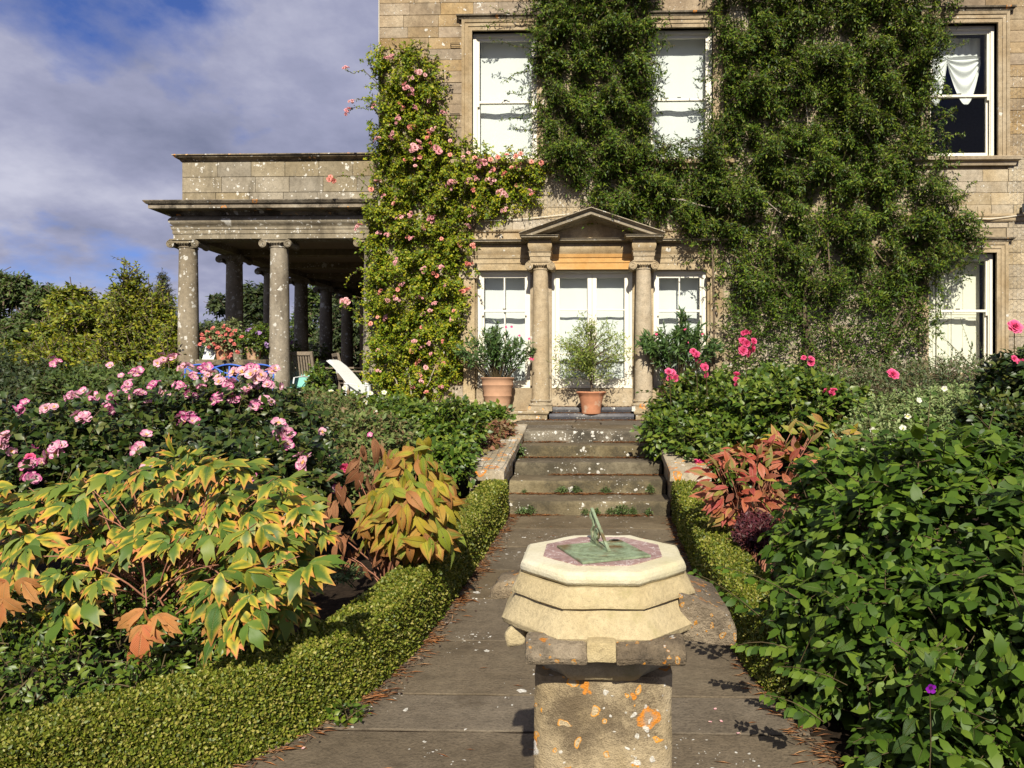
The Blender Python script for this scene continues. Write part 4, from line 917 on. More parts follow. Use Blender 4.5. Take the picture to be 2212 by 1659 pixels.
# balustrade: rail, plinth and turned balusters along the front and the side
def balus(xa, ya, xb, yb, tag_=''):
    dx, dy = xb - xa, yb - ya; L = math.hypot(dx, dy); ux, uy = dx / L, dy / L; zt = ZFL + .84
    b = add('balustrade', MB().beam((xa, ya, zt - .05), (xb, yb, zt - .05), .26, .1).mesh('rail', bevel=.012), M_WEATH, portico)
    add('bottom_rail', MB().beam((xa, ya, ZFL + .07), (xb, yb, ZFL + .07), .22, .138).mesh('brail', bevel=.008), M_PORT, b)
    n = int(L / .21)
    for k in range(n):
        s = (k + .5) / n; p = (xa + dx * s, ya + dy * s, ZFL + .14)
        add('baluster', BALU, M_PORT, b, Matrix.Translation(p))
BALU = MB().lathe([(.05, 0), (.05, .05), (.03, .07), (.05, .13), (.068, .2), (.055, .3), (.03, .42), (.027, .5), (.04, .53), (.05, .55), (.05, .599)], n=12).mesh('baluster', smooth=True, angle=40)
balus(XP + .19, YP, XP2 - .19, YP)
for k in range(5): balus(XP, YP + k * BAY + .19, XP, YP + (k + 1) * BAY - .19)

# ------------------------------------------------------------------ garden furniture
def wood_chair(label, loc, rz):
    t = root('wooden_chair', label, 'chair', (0, 0, 0), None); W = .54
    for sx in (-1, 1):
        m = MB(); m.beam((sx * W / 2, .26, 0), (sx * W / 2, .22, .42), .05, .05); m.beam((sx * W / 2, .22, .42), (sx * W / 2, .36, 1.0), .05, .045); add('leg', m.mesh('rl', bevel=.006), M_TEAK, t)
        add('leg', MB().beam((sx * W / 2, -.24, 0), (sx * W / 2, -.24, .62), .05, .05).mesh('fl', bevel=.006), M_TEAK, t)
        add('armrest', MB().beam((sx * W / 2, -.28, .64), (sx * W / 2, .27, .645), .065, .03).mesh('ar', bevel=.006), M_TEAK, t)
    for k in range(6): add('seat_slat', MB().box(-W / 2 + .01, W / 2 - .01, -.26 + k * .085, -.19 + k * .085, .40, .425).mesh('ss'), M_TEAK, t)
    add('top_rail', MB().beam((-W / 2 + .026, .35, .965), (W / 2 - .026, .35, .965), .04, .07).mesh('tr', bevel=.006), M_TEAK, t)
    add('lower_rail', MB().beam((-W / 2 + .026, .245, .5), (W / 2 - .026, .245, .5), .035, .05).mesh('lr', bevel=.005), M_TEAK, t)
    for k in range(9):
        x = -W / 2 + .06 + k * (W - .12) / 8; add('back_slat', MB().beam((x, .25, .52), (x, .345, .935), .032, .015, up=(0, 1, 0)).mesh('bs'), M_TEAK, t)
    t.location = loc; t.rotation_euler = (0, 0, rz); return t
p = ZX(664, 830, 13.35); wood_chair('weathered teak slatted armchair with its back to the garden, behind the portico column', (p.x, 13.35, ZFL), R(174))
p = ZX(768, 830, 13.75); wood_chair('weathered teak slatted chair turned sideways behind the white plastic recliner', (p.x - .1, 13.95, ZFL), R(120))
tb = root('garden_table', 'dark wooden table between the teak chairs inside the portico', 'table', (ZX(715, 800, 14.3).x, 14.35, ZFL))
x, y = tb.location.x, 14.35
for k in range(7): add('top_board', MB().box(x - .6, x + .6, y - .42 + k * .12, y - .31 + k * .12, ZFL + .7, ZFL + .73).mesh('tbd'), M_TEAK, tb)
for sx in (-1, 1):
    for sy in (-1, 1): add('leg', MB().box(x + sx * .5 - .03, x + sx * .5 + .03, y + sy * .33 - .03, y + sy * .33 + .03, ZFL, ZFL + .699).mesh('tl'), M_TEAK, tb)
def recliner():
    p = ZX(762, 850, 12.0); t = root('plastic_recliner', 'white ribbed plastic reclining garden chair beside the house pilaster', 'chair', (0, 0, 0))
    for k in range(9):      # ribbed back of narrow curved slats
        xx = -.216 + k * .054; rings = []
        for q in range(7):
            yy = -.09 * q - .007 * q * q; zz = .40 + .125 * q - (.02 if abs(k - 4) == 4 else .008 if abs(k - 4) == 3 else 0) * (q == 6); f = 1 - .03 * q
            rings.append([(xx * f - .022, yy, zz), (xx * f + .022, yy, zz), (xx * f + .022, yy + .018, zz + .006), (xx * f - .022, yy + .018, zz + .006)])
        add('back_slat', MB().quadstrip(rings).mesh('rib', smooth=True, angle=50), M_PLAST, t)
    for q in (1, 4): yy = -.09 * q - .007 * q * q - .012; add('back_rail', MB().beam((-.235, yy, .40 + .125 * q), (.235, yy, .40 + .125 * q), .02, .05).mesh('brl'), M_PLAST, t)
    add('seat', MB().quadstrip([[(s * .26, y, z) for s in (-1, 0, 1)] + [(s * .26, y, z - .025) for s in (1, 0, -1)] for y, z in ((-.02, .40), (.1, .36), (.3, .38), (.48, .42), (.54, .38))]).mesh('seat', smooth=True), M_PLAST, t)
    for sx in (-1, 1):
        add('armrest', MB().quadstrip([[(sx * .30 + s * .035, y, z + q) for s, q in ((-1, 0), (1, 0), (1, .025), (-1, .025))] for y, z in ((-.2, .66), (.1, .64), (.42, .62))]).mesh('arm', bevel=.006), M_PLAST, t)
        for y0, z0 in ((-.15, .655), (.4, .62)): add('leg', MB().quadstrip([[(sx * .30 + s * .025, y0 + q + (0 if z > .1 else (.06 if y0 > 0 else -.1)), z) for s, q in ((-1, -.03), (1, -.03), (1, .03), (-1, .03))] for z in (0, .3, z0)]).mesh('leg', bevel=.005), M_PLAST, t)
    t.location = (p.x + .12, 12.16, ZL + .02); t.rotation_euler = (0, 0, R(-112)); t.scale = (.84, .84, .86); return t
recliner()
def bench():
    xa, xb = ZX(396, 800, 11.6).x, ZX(588, 800, 11.6).x; t = root('iron_bench', 'bright blue wrought-iron bench half hidden behind pink roses in front of the portico', 'bench', ((xa + xb) / 2, 11.6, ground_z(0, 11.6)))
    g = ground_z(0, 11.6); zt = ZX(500, 787, 11.6).z; zs = g + .45
    for x in (xa, (xa + xb) / 2, xb):
        add('leg', MB().tube([(x, 11.65, g), (x, 11.62, zs), (x, 11.66, zt - .03)], .014, 6).mesh('bl'), M_BLUE, t)
        add('leg', MB().tube([(x, 11.2, g), (x, 11.22, zs)], .014, 6).mesh('bl'), M_BLUE, t)
    n = 3; w = (xb - xa) / n
    for k in range(n):
        a = xa + k * w
        add('back_scroll', MB().tube([(a + w * s, 11.66, zt - .05 + .05 * math.sin(math.pi * s)) for s in np.linspace(0, 1, 13)], .012, 6).mesh('sc'), M_BLUE, t)
        add('back_scroll', MB().tube([(a + w * s, 11.66, zt - .05 - .10 * math.sin(math.pi * s)) for s in np.linspace(0, 1, 13)], .012, 6).mesh('sc'), M_BLUE, t)
        add('back_ring', MB().tube([(a + w / 2 + .16 * math.cos(u), 11.66, zt - .33 + .13 * math.sin(u)) for u in np.linspace(0, 2 * math.pi, 21)], .011, 6).mesh('rg'), M_BLUE, t)
        for s in (.12, .88): add('back_bar', MB().tube([(a + w * s, 11.65, zs), (a + w * (.5 + (s - .5) * .5), 11.66, zt - .25), (a + w * s, 11.66, zt - .08)], .009, 5).mesh('bb'), M_BLUE, t)
    for k in range(6): add('seat_strip', MB().box(xa, xb, 11.2 + k * .075, 11.25 + k * .075, zs, zs + .008).mesh('st'), M_BLUE, t)
bench()
def turq_chair(px, Y, rz, lab):
    p = ZX(px, 830, Y); t = root('plastic_chair', lab, 'chair', (0, 0, 0), None)
    add('back_shell', MB().quadstrip([[(s * (.24 + .02 * math.sin(k * .7)), -.02 - .06 * k, .42 + .1 * k - (.06 * s * s if k == 4 else 0)) for s in (-1, -.5, 0, .5, 1)] + [(s * .24, .005 - .06 * k, .42 + .1 * k - (.06 * s * s if k == 4 else 0)) for s in (1, .5, 0, -.5, -1)] for k in range(5)]).mesh('sh', smooth=True, angle=50), M_TURQ, t)
    add('seat', MB().box(-.24, .24, -.02, .45, .40, .425).mesh('se', bevel=.01), M_TURQ, t)
    for sx in (-1, 1):
        add('armrest', MB().tube([(sx * .27, -.16, .64), (sx * .28, .1, .66), (sx * .28, .36, .63), (sx * .27, .42, .3), (sx * .28, .46, 0)], .018, 6).mesh('a'), M_PLAST, t)
        add('leg', MB().tube([(sx * .27, -.16, .64), (sx * .26, -.18, .3), (sx * .28, -.24, 0)], .018, 6).mesh('l'), M_PLAST, t)
    t.location = (p.x, Y, ZFL); t.rotation_euler = (0, 0, rz); t.scale = (.82, .82, .82)
turq_chair(640, 12.98, R(160), 'turquoise plastic chair with white arms behind the front portico column')

# ------------------------------------------------------------------ terracotta pots (profiles)
def pot_mesh(rt, rb, h, bands=(), lip=.03, seed=1):
    prof = [(0.02, 0.004), (rb, 0)]
    zs = np.linspace(0.0, 1, 16)[1:]
    for s in zs:
        z = h * s; r_ = rb + (rt - rb) * (s ** .9)
        for b in bands:
            if abs(s - b) < .035: r_ += .012
        if s > .97: r_ += lip * .6
        prof.append((r_, z))
    prof += [(rt + lip, h + .006), (rt + lip * .8, h + .02), (rt - .02, h + .018), (rt - .035, h - .06), (.01, h - .065)]
    return MB().lathe(prof, n=36).mesh('pot', smooth=True, angle=35)

# ------------------------------------------------------------------ the sundial
SX, SY = 0.013, 1.77
sd = root('sundial', 'octagonal stone sundial pedestal with verdigris bronze dial on the garden path', 'sundial', (SX, SY, 0))
OCT = math.pi / 8; K8 = 1 / math.cos(OCT)
def octa(prof, **kw):
    bev = kw.pop('bev', 0); return MB().lathe([(r_ * K8, z) for r_, z in prof], (SX, SY, 0), 8, OCT)
def roughen(mb, name, amp, ns, sub, bevel, seed): return mb.mesh(name, smooth=True, bevel=bevel, sub=sub, noise=amp, nscale=ns, angle=50, seed=seed)
hw = .158; m = MB(); ch = .02
pts = [(-hw + ch, -hw), (hw - ch, -hw), (hw, -hw + ch), (hw, hw - ch), (hw - ch, hw), (-hw + ch, hw), (-hw, hw - ch), (-hw, -hw + ch)]
m.quadstrip([[(SX + x, SY + y, z) for x, y in pts] for z in np.linspace(0, .755, 9)]); add('shaft', roughen(m, 'shaft', .0035, 9, 2, 0, 3), M_SHAFT, sd)
add('foot', roughen(MB().box(SX - .23, SX + .23, SY - .23, SY + .23, -.02, .09), 'foot', .004, 8, 3, .012, 1), M_SHAFT, sd)
add('neck_moulding', roughen(octa([(.135, .742), (.168, .75), (.178, .765), (.176, .785), (.16, .80), (.155, .835), (.14, .84)]), 'neck', .002, 14, 2, 0, 4), M_DIALMID, sd)
skirt = octa([(.12, .838), (.205, .842), (.236, .855), (.240, .868), (.226, .888), (.211, .912), (.205, .926), (.1, .927)])
add('flared_collar', roughen(skirt, 'skirt', .0045, 12, 3, 0, 5), M_DIALMID, sd)
def rock(x0, x1, y0, y1, z0, z1, slope, seed, name='collar_block', mat=None, rz=0.0, lab=None):
    """collar fragment: bottom slab with a top that slopes back towards the dial"""
    m = MB(); pr = [(y0, z0), (y0 - .004, z0 + (z1 - z0) * .45), (y0 + .014, z1), (y1, z1 + slope), (y1, z0 + .012)]
    m.quadstrip([[(x, y, z) for y, z in pr] for x in (x0, x1)])
    me = m.mesh('rock', bevel=.009, sub=3, noise=.0055, nscale=22, seed=seed, smooth=True, angle=60)
    o_ = add(name, me, mat or M_DIALDK, sd, Matrix.Translation((SX, SY, 0)) @ Matrix.Rotation(rz, 4, 'Z'))
    if lab: o_['label'] = lab
rock(-.168, -.034, -.270, -.20, .822, .862, .008, 1)
rock(.026, .175, -.270, -.20, .822, .862, .008, 2)
m = MB().box(-.036, .028, -.268, -.2, .828, .872); add('collar_filler', m.mesh('filler', bevel=.006, sub=2, noise=.002, nscale=20, smooth=True), M_DIALMID, sd, Matrix.Translation((SX, SY, 0)))
rock(-.135, .12, -.305, -.175, .815, .892, .045, 5, rz=R(90), lab='projecting collar block crusted with orange lichen')
rock(-.13, -.03, -.285, -.17, .865, .91, .03, 9, rz=R(-90), mat=M_DIALDK)
rock(.02, .12, -.225, -.18, .80, .86, .03, 4, rz=R(-90), mat=M_DIALMID)
rock(-.17, .17, -.262, -.19, .825, .872, .025, 6, rz=R(180))
add('middle_tier', roughen(octa([(.1, .922), (.212, .9225), (.217, .926), (.216, .932), (.196, .966), (.1, .968)]), 'tier', .0028, 17, 3, 0, 7), M_DIALMID, sd)
prof = [(.1, .9655), (.176, .966), (.190, .9685), (.1965, .976), (.197, .984), (.194, .993), (.187, .9985), (.178, 1.0), (.15, 1.001), (.02, 1.001)]
add('top_slab', roughen(octa(prof), 'slab', .0030, 14, 3, 0, 8), M_DIALST, sd)
add('marble_inlay', octa([(.02, .999), (.143, .999), (.143, 1.0035), (.01, 1.0035)]).mesh('inlay'), M_MARBLE, sd)
pc = Vector((.013, 1.744, 1.005)); rz = math.atan2(.068, .161); s_ = .088
pl = add('dial_plate', MB().box(-s_, s_, -s_, s_, -.001, .0045).mesh('plate', bevel=.001), M_BRONZE, sd, Matrix.Translation(pc) @ Matrix.Rotation(rz, 4, 'Z'))
m = MB()
for r_ in (.05, .056, .078, .083):
    m.tube([(r_ * math.cos(u), r_ * math.sin(u), .0045) for u in np.linspace(0, 2 * math.pi, 49)], .0006, 3, cap=False)
for k in range(24):
    a = k * math.pi / 12; m.tube([(.057 * math.cos(a), .057 * math.sin(a), .0045), (.077 * math.cos(a), .077 * math.sin(a), .0045)], .0006, 3)
add('engraved_ring', m.mesh('rings'), M_BRONZE, pl, Matrix.Translation(pc) @ Matrix.Rotation(rz, 4, 'Z'))
g0 = Vector((.029, 1.722, 1.010)); g1 = Vector((-.0145, 1.828, 1.010)); ax = (g1 - g0); Lg = ax.length; gz = math.atan2(ax.y, ax.x); GM = Matrix.Translation(g0) @ Matrix.Rotation(gz, 4, 'Z')
gn = add('gnomon', MB().beam((0, 0, 0), (Lg * 1.0, 0, .086), .0075, .006).box(0, Lg, -.004, .004, -.001, .006).mesh('gno', bevel=.0008), M_BRONZE, sd, GM)
sc = MB(); pts = []
for k in range(26): u = k / 25; an = -math.pi * .5 + u * 3.3 * math.pi; rr = .017 * (1 - .72 * u); pts.append((Lg * .66 + rr * math.cos(an), 0, .027 + rr * math.sin(an)))
sc.tube(pts, [.0042 * (1 - .4 * k / 25) for k in range(26)], 6)
sc.tube([(Lg * .66, 0, .008), (Lg * .9, 0, .012), (Lg * .98, 0, .03), (Lg * .86, 0, .046), (Lg * .9, 0, .058), (Lg * 1.0, 0, .062), (Lg * 1.04, 0, .072), (Lg * .98, 0, .082)], [.005, .005, .0045, .004, .0045, .0055, .005, .003], 6)
sc.tube([(Lg * .95, 0, .004), (Lg * .97, 0, .03)], .004, 6)
add('gnomon_scroll', sc.mesh('scroll', smooth=True), M_BRONZE, gn, GM)
cd = onZ(1014.9 + 1150 / 3.666, 1097.2 + 264 / 3.666, 1.006); add('compass_boss', MB().lathe([(.002, -.002), (.016, -.002), (.0165, .002), (.012, .0035), (.002, .0035)], tuple(cd), 20).mesh('boss', smooth=True), M_BLACK, sd)

# ------------------------------------------------------------------ foliage materials
G = lambda *c: list(c)
ROSE_G = G((0.014, 0.030, 0.006), (0.024, 0.048, 0.008), (0.038, 0.068, 0.010), (0.065, 0.095, 0.015), (0.09, 0.10, 0.02))
L_VINE = leafmat('dark_creeper_leaf', G((0.022, 0.048, 0.005), (0.036, 0.072, 0.006), (0.056, 0.104, 0.008), (0.088, 0.140, 0.012), (0.15, 0.185, 0.018)), rough=0.48, spec=0.22, trans=0.2)
L_VINEO = leafmat('dark_creeper_leaf_large', G((0.024, 0.050, 0.014), (0.040, 0.075, 0.017), (0.060, 0.105, 0.024)), rough=0.38, spec=0.5, trans=0.18, src='object')
L_CLIMB = leafmat('climbing_rose_leaf', G((0.070, 0.125, 0.006), (0.12, 0.185, 0.008), (0.18, 0.24, 0.010), (0.25, 0.29, 0.013), (0.37, 0.34, 0.018)), rough=0.5, spec=0.28, trans=0.3)
L_ROSE = leafmat('glossy_rose_leaf', ROSE_G, rough=0.4, spec=0.35, trans=0.15)
L_ROSE2 = leafmat('green_rose_leaf', G((0.034, 0.070, 0.007), (0.058, 0.105, 0.010), (0.092, 0.145, 0.014), (0.145, 0.185, 0.020)), rough=0.42, spec=0.4, trans=0.2)
L_MIX = leafmat('mixed_border_leaf', G((0.06, 0.10, 0.02), (0.10, 0.14, 0.03), (0.16, 0.15, 0.06), (0.22, 0.13, 0.07), (0.08, 0.13, 0.025), (0.15, 0.18, 0.05), (0.05, 0.09, 0.02)), rough=0.55, spec=0.3, trans=0.2)
L_DEUT = leafmat('green_shrub_leaf', G((0.028, 0.062, 0.006), (0.046, 0.092, 0.008), (0.068, 0.125, 0.011), (0.105, 0.16, 0.016)), rough=0.5, spec=0.25, trans=0.22)
L_DEUTO = leafmat('green_shrub_leaf_large', G((0.030, 0.066, 0.007), (0.048, 0.096, 0.009), (0.070, 0.130, 0.012), (0.11, 0.165, 0.018)), rough=0.46, spec=0.32, trans=0.22, src='object', vein=0.9)
L_POT = leafmat('pale_silvery_leaf', G((0.09, 0.14, 0.04), (0.14, 0.20, 0.06), (0.20, 0.26, 0.09), (0.28, 0.32, 0.14)), rough=0.6, spec=0.25, trans=0.2)
L_OLE = leafmat('oleander_leaf', G((0.035, 0.075, 0.018), (0.055, 0.105, 0.024), (0.08, 0.135, 0.03)), rough=0.42, spec=0.45, trans=0.15)
L_OLIVE = leafmat('grey_green_willow_leaf', G((0.10, 0.16, 0.022), (0.15, 0.21, 0.03), (0.21, 0.26, 0.045), (0.29, 0.32, 0.07)), rough=0.5, spec=0.35, trans=0.2)
L_BOX = leafmat('box_leaf', G((0.055, 0.080, 0.008), (0.090, 0.120, 0.011), (0.140, 0.165, 0.015), (0.19, 0.205, 0.022), (0.27, 0.245, 0.055)), rough=0.48, spec=0.32, trans=0.15)
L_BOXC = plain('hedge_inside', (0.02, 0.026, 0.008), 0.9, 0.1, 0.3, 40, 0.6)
L_TREEY = leafmat('yellow_green_tree_leaf', G((0.07, 0.105, 0.010), (0.13, 0.17, 0.012), (0.20, 0.225, 0.016), (0.29, 0.28, 0.022)), rough=0.5, spec=0.3, trans=0.28)
L_TREED = leafmat('dark_tree_leaf', G((0.025, 0.042, 0.014), (0.04, 0.06, 0.018), (0.06, 0.08, 0.024)), rough=0.5, spec=0.3, trans=0.2)
L_TREEM = leafmat('mid_green_tree_leaf', G((0.04, 0.07, 0.016), (0.065, 0.10, 0.02), (0.10, 0.14, 0.028)), rough=0.5, spec=0.3, trans=0.22)
L_PEO = leafmat('yellowing_peony_leaf', G((0.055, 0.115, 0.02), (0.08, 0.15, 0.024), (0.14, 0.19, 0.03)), margin=(0.44, 0.36, 0.03), tip=(0.44, 0.16, 0.05), rough=0.5, spec=0.3, trans=0.22, src='object', vein=0.7, mshift=0.78, mrange=0.8)
L_PEOR = leafmat('russet_peony_leaf', G((0.36, 0.15, 0.045), (0.44, 0.20, 0.055), (0.48, 0.15, 0.06)), margin=(0.50, 0.24, 0.08), rough=0.55, spec=0.3, trans=0.22, src='object', vein=0.6)
L_BRN = leafmat('gold_peony_leaf', G((0.20, 0.26, 0.025), (0.36, 0.33, 0.03), (0.44, 0.33, 0.03), (0.16, 0.24, 0.03), (0.40, 0.24, 0.04), (0.34, 0.15, 0.045)), margin=(0.38, 0.16, 0.04), rough=0.5, spec=0.35, trans=0.2, src='object', vein=0.9, mshift=0.75)
L_DEAD = leafmat('withered_brown_leaf', G((0.22, 0.09, 0.04), (0.30, 0.13, 0.06), (0.36, 0.17, 0.08)), rough=0.65, spec=0.2, trans=0.12, src='object', vein=1.0)
L_RED = leafmat('red_peony_leaf', G((0.24, 0.035, 0.025), (0.34, 0.06, 0.035), (0.40, 0.12, 0.05), (0.16, 0.05, 0.03), (0.34, 0.26, 0.04), (0.14, 0.16, 0.03), (0.30, 0.05, 0.04)), margin=(0.44, 0.15, 0.09), rough=0.48, spec=0.4, trans=0.2, src='object', vein=0.5, mshift=0.7)
L_HOSTA = leafmat('grey_felted_leaf', G((0.14, 0.18, 0.11), (0.19, 0.23, 0.15), (0.25, 0.28, 0.20)), rough=0.7, spec=0.2, trans=0.1, src='object', vein=0.5)
L_WEED = leafmat('ferny_weed_leaf', G((0.07, 0.12, 0.035), (0.10, 0.16, 0.05), (0.15, 0.19, 0.06)), rough=0.55, spec=0.3, trans=0.2)
L_BERB = leafmat('maroon_leaf', G((0.06, 0.012, 0.018), (0.10, 0.018, 0.025), (0.05, 0.02, 0.018)), rough=0.5, spec=0.3, trans=0.15)
L_NEED = leafmat('pine_needle', G((0.32, 0.12, 0.04), (0.42, 0.18, 0.06), (0.30, 0.14, 0.07), (0.46, 0.26, 0.12)), rough=0.6, spec=0.2, trans=0.05)
def petalmat(name, edge, mid, core, rough=0.55, trans=0.25):
    t = NT(name); at = t.n('ShaderNodeAttribute', attribute_name='luv'); sp = t.n('ShaderNodeSeparateXYZ'); t.l(at.outputs['Vector'], sp.inputs[0])
    r_ = t.n('ShaderNodeObjectInfo').outputs['Random']; u = t.math('ADD', sp.outputs[0], t.math('MULTIPLY', t.math('SUBTRACT', r_, 0.5), 0.35))
    col = t.ramp(u, [(0.0, core), (0.16, core), (0.30, mid), (0.62, mid), (1.0, edge)])
    isl = t.n('ShaderNodeNewGeometry').outputs['Random Per Island']; col = t.mix(1.0, col, t.ramp(isl, [(0, 0.82), (1, 1.1)]), 'MULTIPLY')
    pb = t.bsdf(col, rough, 0.2); tr = t.n('ShaderNodeBsdfTranslucent'); t.l(col, tr.inputs[0]); mx = t.n('ShaderNodeMixShader'); mx.inputs[0].default_value = trans; t.l(pb, mx.inputs[1]); t.l(tr.outputs[0], mx.inputs[2]); return t.done(mx.outputs[0])
F_PINK = petalmat('pink_and_cream_petal', (0.52, 0.07, 0.26), (0.72, 0.44, 0.50), (0.66, 0.38, 0.10))
F_HOT = petalmat('bright_pink_petal', (0.80, 0.16, 0.30), (0.72, 0.07, 0.20), (0.62, 0.10, 0.12))
F_SAL = petalmat('salmon_petal', (0.80, 0.26, 0.20), (0.84, 0.42, 0.33), (0.78, 0.42, 0.20))
F_BLUSH = petalmat('blush_pink_petal', (0.78, 0.34, 0.38), (0.84, 0.52, 0.50), (0.78, 0.50, 0.30))
F_GER = petalmat('coral_petal', (0.70, 0.15, 0.12), (0.70, 0.22, 0.18), (0.72, 0.2, 0.15))
F_WHITE = petalmat('cream_white_petal', (0.64, 0.63, 0.54), (0.64, 0.63, 0.52), (0.75, 0.60, 0.15))
F_PURP = petalmat('purple_petal', (0.22, 0.01, 0.34), (0.22, 0.01, 0.32), (0.06, 0.01, 0.06))
F_LILAC = petalmat('lilac_petal', (0.36, 0.20, 0.45), (0.42, 0.25, 0.5), (0.5, 0.4, 0.5))
# ---- blooms: petals on rings; local z is the way the bloom faces
def bloom(rings, seed=0, ctr=None):
    """rings: (count, length, width, cup angle deg, base radius)"""
    r = random.Random(seed); V = []; T = []; L = []
    for (cnt, ln, wd, cup, br, z0) in rings:
        for k in range(cnt):
            az = 2 * math.pi * (k + r.uniform(-.15, .15)) / cnt + seed; cu = R(cup + r.uniform(-12, 12)); ll = ln * r.uniform(.85, 1.1); b = len(V); tw = r.uniform(-.2, .2)
            for i, (u, w) in enumerate(((0, .18), (.35, .8), (.72, 1.0), (1.0, .62))):
                a_ = cu * (1 - .55 * u); rad = br + ll * u * math.cos(cu - .5 * u * (1 - cu)); hh = z0 + ll * u * math.sin(cu) * (1 - .25 * u)
                for j in (-1, 0, 1):
                    y = j * w * wd / 2; zz = hh + abs(j) * .12 * ll * (u if u < .9 else .4) + r.uniform(-.03, .03) * ll + tw * y * u
                    rr = rad - abs(j) * (.10 if u > .9 else 0) * ll
                    V.append((rr * math.cos(az) - y * math.sin(az), rr * math.sin(az) + y * math.cos(az), zz)); L.append((u, abs(j), 0))
            for i in range(3):
                for j in range(2): a = b + i * 3 + j; T += [(a, a + 3, a + 4), (a, a + 4, a + 1)]
    if ctr:
        b = len(V)
        for k in range(6): V.append((ctr * math.cos(k), ctr * math.sin(k), ctr * .6)); L.append((0, 0, 0))
        V.append((0, 0, ctr * 1.1)); L.append((0, 0, 0))
        for k in range(6): T.append((b + k, b + (k + 1) % 6, b + 6))
    return np.array(V), np.array(T), np.array(L, float)
def cluster(blm, n, spread, seed, tilt=.5):
    r = np.random.default_rng(seed); parts = []
    for k in range(n):
        V, T, L = blm[k % len(blm)]; p = np.array([r.normal() * spread, r.normal() * spread, r.normal() * spread * .35]) if n > 1 else np.zeros(3)
        z = nrmz(np.array([p[0] * tilt / max(spread, 1e-3), p[1] * tilt / max(spread, 1e-3), 1.0]) + .25 * r.normal(size=3)); x = nrmz(np.cross(z, r.normal(size=3))); y = np.cross(z, x)
        parts.append((p + V @ np.stack([x, y, z]) * r.uniform(.85, 1.15), T, L))
    return merge(parts)
SINGLE = [bloom([(5, 1, .95, 22, .05, 0), (3, .8, .8, 42, .04, .06)], s, .16) for s in range(3)]
DOUBLE = [bloom([(7, .85, .75, 12, .1, 0), (8, .8, .62, 34, .08, .05), (7, .66, .52, 55, .06, .1), (6, .5, .42, 70, .04, .14), (4, .32, .3, 82, .02, .16)], s) for s in range(3)]
FIVE = [bloom([(5, 1, .9, 12, .04, 0)], s, .14) for s in range(2)]
def fmesh(blm, n, spread, mat, seed, name='bloom', scale=1.0):
    V, T, L = cluster(blm, n, spread, seed); return tmesh(V * scale, T, L, mat, name)
FL = {'pink': [fmesh(SINGLE, 6, .72, F_PINK, s) for s in range(4)], 'pink1': [fmesh(SINGLE, 1, 0, F_PINK, s) for s in range(3)], 'hot': [fmesh(DOUBLE, 5, .95, F_HOT, s) for s in range(3)], 'hot1': [fmesh(DOUBLE, 1, 0, F_HOT, s) for s in range(2)],
      'sal': [fmesh(DOUBLE, 4, .9, F_SAL, s) for s in range(2)], 'blush': [fmesh(DOUBLE, 6, 1.0, F_BLUSH, s) for s in range(3)], 'sal1': [fmesh(DOUBLE, 1, 0, F_SAL, s) for s in range(2)], 'blush1': [fmesh(DOUBLE, 1, 0, F_BLUSH, s) for s in range(2)],
      'ger': [fmesh(FIVE, 9, .8, F_GER, s) for s in range(3)], 'white': [fmesh(FIVE, 1, 0, F_WHITE, s) for s in range(2)], 'purple': [fmesh(FIVE, 1, 0, F_PURP, 1)], 'lilac': [fmesh(FIVE, 8, 1.2, F_LILAC, s) for s in range(2)], 'olpink': [fmesh(FIVE, 1, 0, F_HOT, s) for s in range(2)], 'whitec': [fmesh(FIVE, 8, 1.2, F_WHITE, 4)]}
FN = [0]
def flower(parent, kind, P, size, facing=(0, -1, .45), name='flower'):
    FN[0] += 1; r = np.random.default_rng(FN[0]); z = nrmz(np.array(facing, float) + .3 * r.normal(size=3)); x = nrmz(np.cross(z, r.normal(size=3))); y = np.cross(z, x)
    M = Matrix(((x[0] * size, y[0] * size, z[0] * size, P[0]), (x[1] * size, y[1] * size, z[1] * size, P[1]), (x[2] * size, y[2] * size, z[2] * size, P[2]), (0, 0, 0, 1)))
    ms = FL[kind]; return add(name, ms[FN[0] % len(ms)], None, parent, M)
LEAFP = {}
LS = leaf_simple(); LSN = leaf_simple(.34, .06, .15); LSW = leaf_simple(.62, .1, .15); LD = leaf_diamond(); LDN = leaf_diamond(.25)
BROAD = [(0, .01), (.1, .14), (.25, .245), (.42, .28), (.6, .245), (.78, .15), (.92, .05), (1, .004)]
NARROW = [(0, .008), (.15, .09), (.35, .15), (.55, .155), (.75, .10), (.9, .04), (1, .003)]
def variants(kind, mat, n=5, w=1.0):
    out = []
    for s in range(n):
        if kind == 'lobed': V, T, L = leaf_lobed(.15 + .12 * s, .08 + .05 * (s % 3), s, .29 + .03 * (s % 3), .03 * (s - 2))
        else: V, T, L = leaf_grid([(x, h * w) for x, h in (BROAD if kind == 'broad' else NARROW)], .10 + .12 * s, .10 + .06 * (s % 3), .015, s)
        out.append(tmesh(V, T, L, mat, kind + '_leaf'))
    return out
def tmpl(kind, w=1.0): return leaf_grid([(x, h * w) for x, h in (BROAD if kind == 'broad' else NARROW)][::2] + [(1, .004)], .2, .12, .01, 1)

